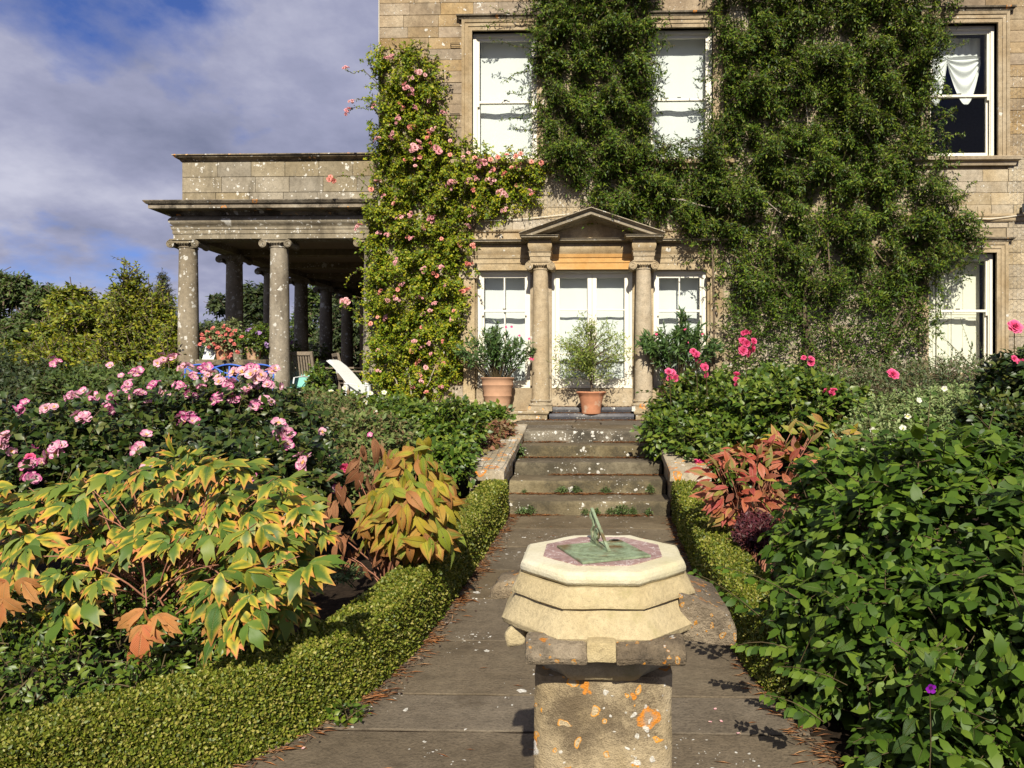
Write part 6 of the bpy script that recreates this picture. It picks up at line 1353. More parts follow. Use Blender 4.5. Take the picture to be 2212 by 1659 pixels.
def tree_peony():
    b = (-1.86, 3.05, 0); t = root('tree_peony', 'large tree peony with lobed green leaves turning yellow at their edges, behind the hedge', 'peony', b); rr = np.random.default_rng(4)
    spots = []
    def add_spots(lst, Y, down, rnd=.05):
        for x, y in lst: spots.append((np.array(tuple(ZX(x, y, Y + rr.normal() * rnd))), down))
    add_spots([(375, 985), (430, 1000), (480, 1030), (540, 1040), (585, 1050), (640, 1075), (300, 1040), (240, 1055), (175, 1060), (110, 1065), (40, 1085), (420, 1045)], 3.25, -.05)
    add_spots([(20, 1130), (90, 1110), (160, 1120), (240, 1110), (330, 1100), (400, 1095), (480, 1095), (560, 1105), (640, 1125), (690, 1150)], 3.0, .2)
    add_spots([(60, 1180), (180, 1185), (270, 1190), (350, 1170), (450, 1165), (540, 1170), (620, 1190), (670, 1220)], 2.82, .45)
    add_spots([(110, 1250), (200, 1260), (520, 1240), (580, 1260), (450, 1275), (25, 1240), (640, 1270)], 2.72, .7)
    add_spots([(545, 1340), (500, 1370), (470, 1300), (90, 1400), (150, 1330), (570, 1300)], 2.68, 1.1)
    add_spots([(70, 1100), (150, 1080), (260, 1030), (340, 1060), (460, 1010), (520, 1010), (610, 1045), (660, 1100), (200, 1150), (380, 1150), (470, 1130), (590, 1130), (30, 1165), (290, 1160), (520, 1200), (610, 1230), (440, 1240), (490, 1320), (540, 1290), (600, 1310), (130, 1300), (60, 1310)], 2.98, .3)
    add_spots([(330, 1010), (130, 1040), (210, 1085), (500, 1065), (600, 1080), (20, 1060), (300, 1140), (420, 1130), (120, 1160), (560, 1145), (400, 1220), (640, 1160), (210, 1225), (330, 1230)], 3.1, .1)
    q_ = edge_soft([(0, 1090), (120, 1050), (300, 1020), (420, 975), (560, 1030), (690, 1110), (700, 1200), (640, 1330), (560, 1400), (470, 1380), (430, 1280), (330, 1250), (200, 1330), (90, 1420), (0, 1380)], 84, 77, 10)
    for x, y in q_: spots.append((np.array(tuple(ZX(x, y, 3.28 - .0011 * (y - 980) + .12))), float(np.clip((y - 1030) / 280, -.05, 1.1))))
    rows_ = []; pet = []; c0 = np.array([-1.88, 3.1, .42])
    for p, dn in spots:
        q = p - c0; d = np.array([q[0] * .9 + rr.normal() * .25, -.55 + rr.normal() * .25, -dn * .62 + .06]); 
        if dn < 0: d = np.array([q[0] * .8 + rr.normal() * .45, -.35 + rr.normal() * .3, .05 + .2 * rr.normal()])
        up = np.array([0, -.35 - .4 * dn, .8]); rows_ += compound(rr, p, d, .098 * rr.uniform(.8, 1.15), up / np.linalg.norm(up)); pet.append((c0 + (q * .25) + rr.normal(size=3) * .06, p - d / np.linalg.norm(d) * .09))
    k = rr.permutation(len(rows_)); k = k[:300]; vm = variants('lobed', L_PEO, 5) + variants('narrow', L_PEO, 2, 1.1)
    vg = variants('lobed', L_PEOG, 5) + variants('narrow', L_PEOG, 2, 1.1); hi = np.array([rows_[i][0][2] > .72 + .12 * rr.normal() for i in k]); kg = k[~hi]; k0 = k; k = k[hi]
    leaf_objects(t, vg, *[np.array([rows_[i][j] for i in kg]) for j in range(4)])
    leaf_objects(t, vm, np.array([rows_[i][0] for i in k]), np.array([rows_[i][1] for i in k]), np.array([rows_[i][2] for i in k]), np.array([rows_[i][3] for i in k]))
    rest = [i for i in range(len(rows_)) if i not in set(k0)]
    if rest: stuff(add('foliage', bigmesh('f', *scatter(leaf_lobed(), *[np.array([rows_[i][j] for i in rest]) for j in range(4)]), L_PEOI), None, t))
    ru = compound(rr, np.array(tuple(ZX(315, 1345, 2.58))), np.array([0, -.25, -1.0]), .108, np.array([0, -1, .15])); ru += compound(rr, np.array(tuple(ZX(5, 1290, 2.62))), np.array([-.2, -.3, -1.0]), .10, np.array([0, -1, .15]))
    vr = variants('lobed', L_PEOR, 3); leaf_objects(t, vr, *[np.array([x[j] for x in ru]) for j in range(4)])
    pet.append((np.array(tuple(ZX(305, 1190, 2.75))), np.array(tuple(ZX(317, 1310, 2.6)))))
    A = np.array([a for a, _ in pet]); B = np.array([b_ for _, b_ in pet]); stuff(add('leaf_stalks', bigmesh('st', *twigs(A, B, np.full(len(A), .03), .0042, .0026, 4), M_REDTW), None, t))
    stems(t, (-1.86, 3.1, 0), [tuple(a) for a, _ in pet[::9]], .016, .006, M_BARK, 'stem', .05)
tree_peony()
def drooping_peony():
    p0 = ZX(845, 1150, 4.25); b = (p0.x, 4.3, 0); t = root('herbaceous_peony', 'golden-yellow and withered brown drooping peony clump behind the box hedge', 'peony', b); r = np.random.default_rng(8)
    def leaves(n, blobs, mesh, size, seed, down=.8):
        P, N = blob_pts(r, blobs, n, .12, .1, .9); D = nrmz(N * np.array([.9, .7, .2]) + np.array([0, -.15, -down]) + .5 * r.normal(size=(n, 3))); U = nrmz(N * .8 + np.array([0, -.6, .5]) + .5 * r.normal(size=(n, 3)))
        S = size * (.75 + .5 * r.random(n)); leaf_objects(t, mesh, P - D * S[:, None] * .4, D, U, S); return P
    P1 = leaves(228, [bp(890, 1025, 4.3, 55, 65, .2), bp(885, 1105, 4.2, 88, 70, .26), bp(930, 1090, 4.25, 50, 65, .22), bp(840, 1110, 4.2, 55, 60, .2), bp(905, 1150, 4.15, 70, 40, .2), bp(835, 1165, 4.15, 45, 35, .15)], variants('broad', L_BRN, 6, .80), .135, 1, .65)
    P2 = leaves(60, [bp(768, 1090, 4.35, 50, 85, .2), bp(745, 1140, 4.3, 38, 60, .15), bp(805, 1010, 4.35, 40, 40, .15), bp(775, 1195, 4.2, 55, 35, .15)], variants('broad', L_DEAD, 5, .62), .125, 2, 1.5)
    P3 = leaves(12, [bp(850, 1180, 4.15, 30, 25, .1)], variants('broad', L_DEAD, 3, .8), .14, 3, 1.5)
    PP = np.concatenate([P1[::4], P2[::4]]); A = np.tile(np.array(b), (len(PP), 1)) + r.normal(size=(len(PP), 3)) * np.array([.06, .06, 0]); A[:, 2] = 0
    stuff(add('stalks', bigmesh('st', *twigs(A, PP, np.full(len(PP), .06), .006, .003, 4), M_REDTW), None, t))
drooping_peony()
def red_peony():
    p0 = ZX(1630, 1060, 5.2); b = (p0.x, 5.3, 0); t = root('red_peony', 'peony clump with red and orange autumn leaves behind the right box hedge', 'peony', b); r = np.random.default_rng(18)
    def leaves(n, blobs, mesh, size, upd):
        P, N = blob_pts(r, blobs, n, .12, .1, .9); D = nrmz(N * np.array([1, .8, .4]) + np.array([-.1, -.35, upd]) + .35 * r.normal(size=(n, 3))); U = nrmz(np.array([0, -.6, .7]) + .4 * N + .35 * r.normal(size=(n, 3)))
        S = size * (.75 + .5 * r.random(n)); leaf_objects(t, mesh, P - D * S[:, None] * .4, D, U, S); return P
    P1 = leaves(238, [bp(1610, 1040, 5.2, 85, 62, .28), bp(1560, 1045, 5.05, 50, 45, .2), bp(1690, 1010, 5.3, 70, 55, .28), bp(1625, 1000, 5.3, 60, 45, .22), bp(1590, 1085, 5.0, 55, 35, .2)], variants('narrow', L_RED, 6, 1.15), .125, .05)
    P2 = leaves(60, [bp(1740, 960, 5.4, 75, 42, .25), bp(1790, 935, 5.5, 50, 35, .2)], variants('narrow', L_YEL, 4, 1.15), .125, .25)
    PP = np.concatenate([P1[::4], P2[::4]]); A = np.tile(np.array(b), (len(PP), 1)) + r.normal(size=(len(PP), 3)) * np.array([.08, .06, 0]); A[:, 2] = 0
    stuff(add('stalks', bigmesh('st', *twigs(A, PP, np.full(len(PP), .06), .006, .003, 4), M_REDTW), None, t))
L_YEL = leafmat('yellow_green_peony_leaf', G((0.12, 0.16, 0.03), (0.30, 0.28, 0.035), (0.50, 0.38, 0.03), (0.22, 0.17, 0.06), (0.38, 0.20, 0.06)), margin=(0.45, 0.25, 0.06), rough=.48, trans=.22, src='object', vein=.5, mshift=.8)
red_peony()

# ---- pink rose thicket (left)
RB = [bp(110, 1010, 4.9, 190, 110, .5), bp(330, 960, 5.2, 190, 120, .55), bp(520, 930, 5.6, 150, 110, .5), bp(600, 1010, 5.0, 120, 90, .45), bp(230, 930, 5.6, 200, 70, .5), bp(430, 875, 6.1, 150, 55, .45), bp(555, 885, 6.2, 60, 50, .4), bp(-60, 960, 5.2, 120, 90, .5), bp(420, 1040, 4.6, 160, 90, .4)]
rose1 = shrub('rose_bush', 'wide dark-leaved rose bush covered in pink and cream single blooms, in front of the portico', 'rose bush', RB, 3300, .26, 9, .052, LSW, L_ROSE, 51, up=.5, jit=.12, nst=10, fill=.4, lightup=(0, -.55, .75))
ra = [(45, 880, 1), (105, 878, 1), (40, 905, .6), (182, 900, .8), (235, 882, .8), (395, 908, 1.25), (300, 968, 1), (122, 970, 1.0), (66, 972, .7), (70, 997, .9), (8, 955, .9), (318, 1015, .9), (65, 1033, .8), (602, 938, 1.3), (620, 950, .9), (657, 1000, 1.0), (552, 875, 1), (578, 862, .9), (520, 803, 1.1), (560, 812, 1.1), (498, 830, 1), (540, 838, 1), (478, 822, .9), (440, 795, .9), (402, 792, .8), (372, 774, .9), (348, 780, .8), (290, 805, .8), (262, 812, .6), (238, 790, .6), (120, 783, .7), (205, 855, .8), (157, 855, .8), (272, 832, .9), (246, 858, .8), (390, 832, .7), (352, 846, .7), (430, 836, .7), (582, 830, .9), (640, 1068, .8), (590, 1082, .7), (540, 1032, .9), (575, 1042, .7), (470, 858, .8), (505, 862, .8), (330, 830, .8), (300, 850, .7), (585, 800, .8), (455, 808, .8), (530, 850, .9), (415, 812, .7), (320, 870, .6), (410, 850, .8), (545, 790, .8)]
for x, y, s in ra:
    Y = 4.55 if y > 990 else (4.9 if y > 930 else (5.2 if y > 870 else (5.5 if x < 300 else 5.75)))
    pt = front(rose1, x, y, Y - .1); flower(rose1, 'pink' if s > .62 else 'pink1', pt, (.036 if s > .62 else .045) * s * (1.3 if y > 895 else .95) * pt.y / 4.9, (0, -.8, .7))
for x, y, k in ((66, 990, 'hot1'), (697, 933, 'pink1'), (745, 1010, 'hot1'), (725, 1055, 'pink1'), (180, 845, 'pink1'), (220, 1075, 'hot1')): flower(rose1, k, front(rose1, x, y, 4.9), .035)
# sparse upright purple-grey twigs of faded roses
for i, (x, y) in enumerate(((515, 800), (150, 800), (240, 835), (690, 950), (660, 930))):
    pass
bs_ = shrub('border_shrub', 'airy mixed shrub with pale faded foliage between the roses and the steps', 'shrub', [bp(720, 930, 7.2, 95, 70, .5), bp(800, 960, 6.6, 90, 65, .45), bp(660, 890, 8.2, 80, 45, .5), bp(760, 1030, 5.6, 90, 55, .4)], 1700, .24, 8, .048, LS, L_MIX, 53, nst=6, fill=.35)
for x, y in ((697, 933), (745, 1012), (757, 1035), (835, 1010), (690, 905), (660, 960), (720, 985), (800, 940)): flower(bs_, 'pink1', front(bs_, x, y, 6.6), .03)
sr = shrub('white_rose_bush', 'green rose bush with small white flowers in front of the white plastic recliner', 'rose bush', [bp(735, 890, 9.2, 90, 38, .5), bp(692, 840, 9.6, 22, 48, .2), bp(840, 895, 9.0, 70, 36, .4)], 800, .26, 8, .062, LSW, L_ROSE2, 54, nst=5)
for x, y in ((775, 835), (800, 850), (745, 838), (715, 845), (790, 868), (830, 848), (680, 860), (765, 880), (645, 850), (810, 890)): flower(sr, 'white', front(sr, x, y, 8.9), .032)
shrub('rambling_rose', 'glossy green rambling rose spilling beside the left cheek wall', 'rose bush', [bp(900, 930, 8.2, 90, 55, .5), bp(980, 930, 7.9, 55, 60, .4), bp(870, 985, 7.3, 80, 45, .4), bp(970, 990, 7.2, 45, 40, .3), bp(1040, 895, 9.4, 60, 22, .3)], 1500, .24, 9, .058, LSW, L_ROSE2, 55, nst=6)
brn = shrub('brown_vine', 'withered brown-leaved vine trailing over the cap of the left cheek wall', 'vine', [bp(1072, 930, 9.0, 32, 20, .3), bp(1060, 960, 8.3, 18, 14, .25)], 130, .16, 7, .06, LSW, leafmat('brown_vine_leaf', G((0.16, 0.06, 0.03), (0.22, 0.09, 0.05), (0.12, 0.10, 0.03)), rough=.6, trans=.15), 56, nst=4, fill=0, base=(ZX(1072, 930, 9.0).x, 9.3))
# ---- low plants under the peony
shrub('ground_cover', 'low dark green leafy ground cover beneath the tree peony', 'ground cover', [bp(150, 1420, 2.75, 260, 70, .35), bp(400, 1380, 2.95, 170, 40, .25), bp(60, 1330, 2.9, 150, 60, .3), bp(330, 1300, 3.2, 300, 60, .3)], 1300, .13, 7, .03, LS, L_ROSE2, 57, nst=0, fill=.2, rand=.6)
def felted():
    p = ZX(775, 1285, 3.55); t = root('grey_leaved_plant', 'low rosette plant with pale grey-green felted leaves beside the left hedge', 'plant', (p.x, 3.5, 0)); r = np.random.default_rng(3); n = 46
    c = np.array([[ZX(x, y, Y).x, Y, .05] for x, y, Y in ((760, 1290, 3.45), (790, 1270, 3.65), (730, 1310, 3.3), (810, 1250, 3.75))]); k = r.integers(0, 4, n); a = r.random(n) * 2 * math.pi; D = nrmz(np.stack([np.cos(a), np.sin(a) - .2, .35 + .3 * r.random(n)], 1)); U = nrmz(np.array([0, -.2, 1]) + .2 * r.normal(size=(n, 3)))
    leaf_objects(t, variants('broad', L_HOSTA, 4, .95), c[k] + np.stack([.05 * np.cos(a), .05 * np.sin(a), .06 * r.random(n)], 1), D, U, .10 * (.7 + .5 * r.random(n)))
felted()
shrub('fern_sprig', 'bright green finely divided sprig on dark soil under the brown peony', 'plant', [bp(742, 1232, 3.9, 28, 12, .1)], 40, .09, 9, .03, LDN, L_WEED, 58, nst=0, fill=0)
# ---- big green shrub (front right)
DB = [((1.55, 3.25, .62), (.50, .55, .55)), ((1.95, 3.1, .60), (.60, .6, .52)), ((2.45, 3.2, .58), (.6, .7, .52)), ((1.28, 2.95, .38), (.36, .42, .36)), ((1.6, 2.62, .42), (.46, .36, .40)), ((1.55, 2.35, .2), (.42, .3, .24)), ((2.2, 2.55, .5), (.5, .4, .5)), ((1.35, 3.7, .62), (.36, .4, .45)), ((2.0, 3.9, .62), (.7, .5, .50)), ((1.1, 3.2, .42), (.26, .3, .22)), ((1.25, 2.6, .17), (.26, .25, .18))]
deu = shrub('green_shrub', 'large leafy mid-green shrub with veined oval leaves overhanging the right side of the path', 'shrub', DB, 2900, .24, 10, .056, tmpl('broad', 1.0), L_DEUT, 61, up=.35, droop=.4, jit=.08, nobj=300, objmesh=variants('broad', L_DEUTO, 5, 1.05) + variants('broad', L_DEUTO, 4, .8) + variants('narrow', L_DEUTO, 2, 1.3), stem_mat=M_TWIG, nst=10, fill=.3, r0=.003, cell=13.0, lightup=(0, -.45, .85), rand=.5, lump=.2, freq=9.0, gap=.85)
def upright(parent, lst, seed, size, tm, mat, nl=14):
    r = np.random.default_rng(seed); parts = []; A = []; B = []
    for (xa, ya, Ya, xb, yb, Yb) in lst:
        a = np.array(tuple(ZX(xa, ya, Ya))); b = np.array(tuple(ZX(xb, yb, Yb))); A.append(a); B.append(b); s = np.repeat(np.linspace(.15, 1, nl // 2), 2); d = nrmz(b - a); sd = nrmz(np.cross(d, np.array([0.2, -.3, 1.0]))); sg = np.tile([1., -1.], nl // 2)[:, None]
        P = a + (b - a) * s[:, None]; D = nrmz(d * .5 + sd * sg + .2 * r.normal(size=(len(s), 3)) + np.array([0, -.2, -.1])); U = nrmz(np.array([0, -.5, .8]) + .3 * r.normal(size=(len(s), 3))); parts.append(scatter(tm, P, D, U, size * (1.1 - .5 * s) * (.85 + .3 * r.random(len(s)))))
    stuff(add('shoot_leaves', bigmesh('sl', *merge(parts), mat), None, parent)); stuff(add('shoots', bigmesh('sh', *twigs(np.array(A), np.array(B), np.full(len(A), .02), .003, .0015, 4), M_TWIG), None, parent))
upright(deu, [(1640, 1330, 3.1, 1500, 1238, 3.3), (1720, 1290, 3.0, 1560, 1225, 3.2), (1700, 1400, 2.85, 1590, 1395, 2.95), (1900, 1050, 3.3, 1870, 868, 3.5), (2000, 1000, 3.3, 2010, 850, 3.5), (1980, 1060, 3.2, 1800, 880, 3.6), (2120, 1000, 3.2, 2150, 880, 3.5), (1880, 1150, 3.2, 1740, 990, 3.4), (2190, 1000, 3.1, 2090, 880, 3.5), (1780, 1560, 2.5, 1650, 1500, 2.6), (1830, 1480, 2.6, 1680, 1440, 2.8), (2100, 1080, 3.1, 1940, 900, 3.6)], 5, .062, tmpl('broad', 1.0), L_DEUT, 20)
pg = root('purple_geranium', 'single purple cranesbill flower on a thin stem within the big green shrub', 'flower', (ZX(2012, 1500, 2.22).x, 2.25, 0))
flower(pg, 'purple', ZX(2010, 1486, 2.2), .015, (0, -1, .3)); p = ZX(2010, 1486, 2.2); add('stem', MB().tube([(p.x + .01, 2.25, 0), (p.x + .02, 2.24, p.z * .6), (p.x, 2.205, p.z - .002)], .0015, 5).mesh('stem'), M_TWIG, pg)
# ---- right-hand border
rr_ = shrub('rose_bush', 'dark green rose bush with bright pink double blooms beside the right cheek wall', 'rose bush', [bp(1530, 880, 8.9, 110, 62, .5), bp(1470, 930, 8.6, 75, 50, .4), bp(1640, 890, 8.3, 110, 65, .5), bp(1560, 955, 8.0, 90, 55, .4), bp(1750, 880, 7.8, 110, 65, .5), bp(1690, 830, 9.0, 90, 35, .4)], 2600, .28, 9, .066, LSW, L_ROSE2, 62, up=.6, nst=8, jit=.14)
for x, y, s in ((1610, 735, 1.2), (1605, 757, 1.25), (1503, 768, 1.0), (1525, 795, 1.1), (1445, 806, 1.15), (1592, 815, .9), (1748, 782, .9), (1800, 845, .8), (1612, 718, .7)):
    flower(rr_, 'hot', front(rr_, x, y, 8.3), .046 * s)
for x, y, s in ((1510, 1003, 1.1), (1928, 810, 1.2)): flower(rr_, 'hot1', front(rr_, x, y, 7.4), .06 * s)
for x, y in ((1610, 735), (1503, 768), (1525, 795), (1445, 806), (1748, 782), (1592, 815)):
    p = ZX(x, y, 8.32); add('flower_stem', MB().tube([(p.x + .05, 8.5, p.z - .5), (p.x + .02, 8.4, p.z - .2), tuple(p)], .006, 5).mesh('fs'), M_TWIG, rr_)
upright(rr_, [(1540, 860, 8.6, 1600, 745, 8.3), (1500, 850, 8.6, 1505, 775, 8.3), (1450, 860, 8.6, 1450, 812, 8.3), (1720, 850, 8.2, 1748, 788, 8.3), (1760, 830, 8.4, 1700, 760, 8.8)], 8, .075, LSW, L_ROSE2, 14)
sh5 = shrub('creeping_shrub', 'small brownish-green shrub overhanging the right end of the landing', 'shrub', [bp(1440, 910, 10.0, 48, 38, .3), bp(1420, 945, 9.6, 30, 28, .25)], 420, .2, 8, .045, LS, leafmat('olive_brown_leaf', G((0.06, 0.07, 0.02), (0.10, 0.09, 0.03), (0.14, 0.12, 0.04), (0.05, 0.08, 0.02)), rough=.5), 63, nst=4)
pot_ = shrub('pale_shrub', 'pale silvery-green small-leaved shrub with cream flowers in the right border', 'shrub', [bp(1960, 915, 6.6, 90, 60, .45), bp(2080, 895, 6.9, 100, 65, .5), bp(1900, 955, 6.0, 80, 50, .4), bp(2180, 880, 7.0, 80, 60, .5)], 2400, .2, 10, .034, LS, L_POT, 64, up=.7, nst=6)
for x, y in ((1935, 945), (1925, 965), (1960, 900), (1985, 865), (1900, 985), (2005, 955), (1860, 975), (2040, 840), (1950, 925), (1920, 985), (2085, 900), (1885, 930)): flower(pot_, 'white', front(pot_, x, y, 6.2), .026)
shrub('tall_border_shrub', 'mixed border shrub with purplish twigs below the shuttered window', 'shrub', [bp(1950, 825, 9.5, 110, 40, .5), bp(2120, 810, 9.4, 130, 42, .5), bp(2040, 850, 8.6, 120, 50, .5), bp(1830, 840, 9.4, 90, 40, .4)], 1500, .28, 8, .05, LSN, leafmat('soft_green_leaf', G((0.06, 0.10, 0.03), (0.10, 0.14, 0.05), (0.16, 0.19, 0.08), (0.15, 0.11, 0.07)), rough=.5), 65, up=.8, nst=8, jit=.18)
rt = shrub('rose_bush', 'tall rose bush with a single magenta bloom in front of the wire netting wall', 'rose bush', [bp(2190, 850, 5.8, 50, 75, .3), bp(2230, 820, 5.6, 40, 70, .3), bp(2160, 900, 5.4, 50, 40, .3)], 800, .26, 9, .05, LSW, L_ROSE, 66, up=.7, nst=5)
flower(rt, 'hot1', ZX(2191, 708, 5.6), .062); flower(rt, 'hot1', ZX(2190, 775, 5.5), .03); flower(rt, 'hot1', ZX(2205, 782, 5.5), .03); p = ZX(2191, 710, 5.6); add('flower_stem', MB().tube([(p.x + .03, 5.65, p.z - .35), tuple(p)], .004, 5).mesh('fs'), M_TWIG, rt)
ar = root('arching_shrub', 'arching sprays of small paired leaves in front of the shuttered window', 'shrub', (ZX(2140, 860, 8.0).x, 8.0, ground_z(0, 8.0)))
upright(ar, [(2140, 860, 8, 2020, 705, 8), (2130, 850, 8, 2000, 725, 8), (2120, 830, 8, 2075, 690, 8), (2150, 850, 8, 2050, 740, 8), (2110, 800, 8, 2000, 700, 8), (2110, 820, 8, 2040, 775, 8), (2150, 860, 8, 2110, 720, 8)], 4, .055, LSN, L_OLE, 34)
g_ = ground_z(0, 8.0); add('stem', MB().tube([(ar.location.x, 8.0, g_), tuple(ZX(2140, 860, 8.0))], .01, 6).mesh('st'), M_BARK, ar)
shrub('maroon_shrub', 'small twiggy maroon shrub between the red peony and the hedge', 'shrub', [bp(1650, 1148, 4.6, 50, 25, .18), bp(1630, 1125, 4.7, 35, 18, .15)], 330, .14, 8, .022, LD, L_BERB, 67, nst=3, fill=.3, stem_mat=plain('maroon_twig', (0.12, 0.03, 0.03)))

# ------------------------------------------------------------------ background trees
def tree(name, label, blobs, n, L, nl, size, mat, seed, up=.5, trunk_r=.12, jit=.14, tm=LS, group=None, base=None):
    c = np.array([b[0] for b in blobs]); bx, by = (c[:, 0].mean(), c[:, 1].mean()) if base is None else base; gz = ground_z(bx, by)
    t = root(name, label, 'tree', (bx, by, gz), group); r = np.random.default_rng(seed); P, N = blob_pts(r, blobs, n, jit, gz + .1, .5); a = spray(r, P, N, L, nl, size, up=up, droop=.25, rand=.6)
    stuff(add('crown', bigmesh('crown', *scatter(tm, *a[:4]), mat), None, t)); P2, N2 = blob_pts(r, [(b[0], tuple(q * .7 for q in b[1])) for b in blobs], n // 3, jit, gz + .1, .5); a2 = spray(r, P2, N2, L, nl, size * 1.2, rand=.8)
    stuff(add('inner_crown', bigmesh('crown', *scatter(LD, *a2[:4]), mat), None, t)); stuff(add('twigs', bigmesh('tw', *twigs(a[4], a[5], a[6], .012, .004, 2), M_BARK), None, t))
    zt = gz + .6 * (c[:, 2].max() - gz); add('trunk', MB().tube([(bx, by, gz - .05), (bx + .05, by, gz + (zt - gz) * .4), (bx - .03, by, zt)], [trunk_r, trunk_r * .7, trunk_r * .25], 8).mesh('trunk', smooth=True), M_BARK, t)
    stems(t, (bx, by, gz + (zt - gz) * .25), [tuple(b[0]) for b in blobs], trunk_r * .4, trunk_r * .12, M_BARK, 'limb', .15)
    return t
def lumpy(cx, cy, Y, rx, ry, n, seed, s=(.22, .42), dep=1.2):
    """many small clumps scattered through a broad crown, for an uneven outline"""
    r = np.random.default_rng(seed); o = []
    for k in range(n):
        a, q = r.random() * 2 * math.pi, math.sqrt(r.random()); f = r.uniform(*s) * (1.15 - .4 * q); o.append(bp(cx + rx * q * math.cos(a), cy + ry * q * math.sin(a), Y + r.normal() * dep * .6, rx * f, max(ry, rx * .7) * f * .8, rx * f * Y / FPX * .9))
    return o
tree('golden_tree', 'broad yellow-green bushy tree at the left beyond the roses', lumpy(215, 715, 16, 125, 95, 26, 1, (.18, .36)) + [bp(210, 790, 15, 150, 60, 1.2)], 3600, .5, 9, .095, L_TREEY, 71, up=.7, jit=.2)
tree('dark_tree', 'darker olive-green tree at the far left edge of the garden', lumpy(40, 690, 18, 95, 100, 22, 2, (.2, .36)), 2600, .5, 9, .10, L_TREEM, 72, up=.5, jit=.2)
tree('upright_shrub_tree', 'tall yellow-green shrub with leafy upright shoots beside the portico', [bp(285, 650, 13, 22, 75, .3), bp(265, 700, 13, 30, 60, .4), bp(320, 680, 13, 24, 55, .3), bp(350, 715, 13, 30, 65, .4), bp(368, 770, 12.6, 26, 70, .3), bp(290, 770, 13, 60, 60, .6)], 1300, .6, 10, .07, L_TREEY, 73, up=1.8, trunk_r=.05, jit=.25)
tree('conifer', 'slim dark conifer spire behind the tall shrub', [bp(352, 615, 24, 9, 30, .2), bp(352, 650, 24, 18, 40, .4), bp(352, 710, 24, 30, 60, .6)], 1100, .3, 9, .06, L_TREED, 74, up=.8, tm=LDN)
tree('horse_chestnut', 'dark green tree seen between the portico columns', lumpy(556, 685, 34, 42, 75, 16, 3, (.3, .5), 1.5) + [bp(480, 655, 34, 20, 14, .8), bp(470, 720, 33, 38, 26, 1.2), bp(560, 770, 33, 110, 36, 2.0)], 1500, .8, 8, .22, L_TREED, 75, trunk_r=.3)
tree('pale_tree', 'lighter green tree seen between the back columns of the portico', lumpy(680, 690, 38, 40, 60, 12, 4, (.3, .5), 1.5) + [bp(690, 770, 36, 70, 30, 1.6)], 1200, .8, 8, .22, L_TREEM, 76, trunk_r=.3)
tree('dark_evergreen', 'tall dark evergreen tree closing the far end of the portico view', [bp(755, 640, 27, 36, 75, 1.2), bp(740, 730, 26, 42, 70, 1.2), bp(775, 720, 26, 36, 90, 1.2)], 1500, .6, 8, .16, L_TREED, 77, trunk_r=.2)
for i, (x, y, Y, rx, ry, mat, lab) in enumerate(((60, 830, 12.0, 150, 45, L_TREED, 'low dark green shrub at the far left behind the pink roses'), (250, 830, 10.8, 140, 40, L_TREEM, 'mid-green low shrub between the roses and the yellow-green tree'), (-120, 800, 13, 120, 80, L_TREED, 'dark evergreen shrub at the outer left edge of the garden'))):
    shrub('background_shrub', lab, 'shrub', [bp(x, y, Y, rx, ry, .8), bp(x + 60, y + 15, Y - .6, rx * .7, ry * .8, .6)], 900, .35, 8, .07, LS, mat, 80 + i, nst=4)
for i, (x, Y, w) in enumerate(((-16, 26, 5), (-11.5, 30, 4), (-22, 24, 6), (-16, 40, 6), (-28, 34, 8))):
    shrub('far_shrub', 'dense dark shrub mass behind the portico and the garden trees', 'shrub', [((x, Y, 1.3), (w * .6, 2, 1.2)), ((x + w * .3, Y + .5, 1.5), (w * .4, 1.5, 1.0))], 700, .8, 8, .2, LS, L_TREED, 90 + i, nst=3, group='dark shrubs behind the portico', face=.3)

# ------------------------------------------------------------------ pots and plants on the portico rail
ZR = ZFL + .84
def rail_pot(label, px, Y, r, h, mat, tone, nfl, kind, fl_px, seed, cat='potted plant', name='potted_geranium'):
    p = ZX(px, 780, Y); t = root(name, label, cat, (p.x, Y, ZR)); add('pot', pot_mesh(r, r * .72, h, (.82,), .015), mat, t, Matrix.Translation((p.x, Y, ZR + .001)))
    rr = np.random.default_rng(seed); P, N = blob_pts(rr, [((p.x + .02, Y - .02, ZR + h + .14), (r * 2.1, r * 1.5, .2)), ((p.x + r * 1.1, Y, ZR + h + .28), (r * 1.2, r * 1.1, .18))], 260, .15, ZR + .05, .3); a = spray(rr, P, N, .14, 7, .045, droop=.3); foliage(t, *a[:4], *a[4:], LSW, tone)
    for x, y in fl_px: flower(t, kind, ZX(x, y, Y - .22), .022)
    return t
rail_pot('coral geranium spilling from a terracotta pot on the portico rail', 481, YP, .13, .26, M_TERRA, leafmat('variegated_geranium_leaf', G((0.16, 0.20, 0.06), (0.30, 0.30, 0.14), (0.10, 0.15, 0.04)), rough=.6), 30, 'ger',
         [(435, 722), (448, 715), (460, 708), (470, 718), (482, 705), (492, 712), (500, 722), (508, 715), (476, 728), (455, 730), (440, 738), (430, 745), (462, 742), (485, 738), (497, 735), (505, 742), (450, 748), (470, 750), (513, 760), (500, 765), (488, 722), (495, 770), (480, 775), (437, 732), (520, 728)], 1)
rail_pot('dark leafy pot plant with lilac flowers on the portico front rail', 548, YP, .14, .2, M_TERRB, L_ROSE2, 4, 'lilac', [(535, 712), (560, 718), (575, 745)], 2, name='potted_plant')
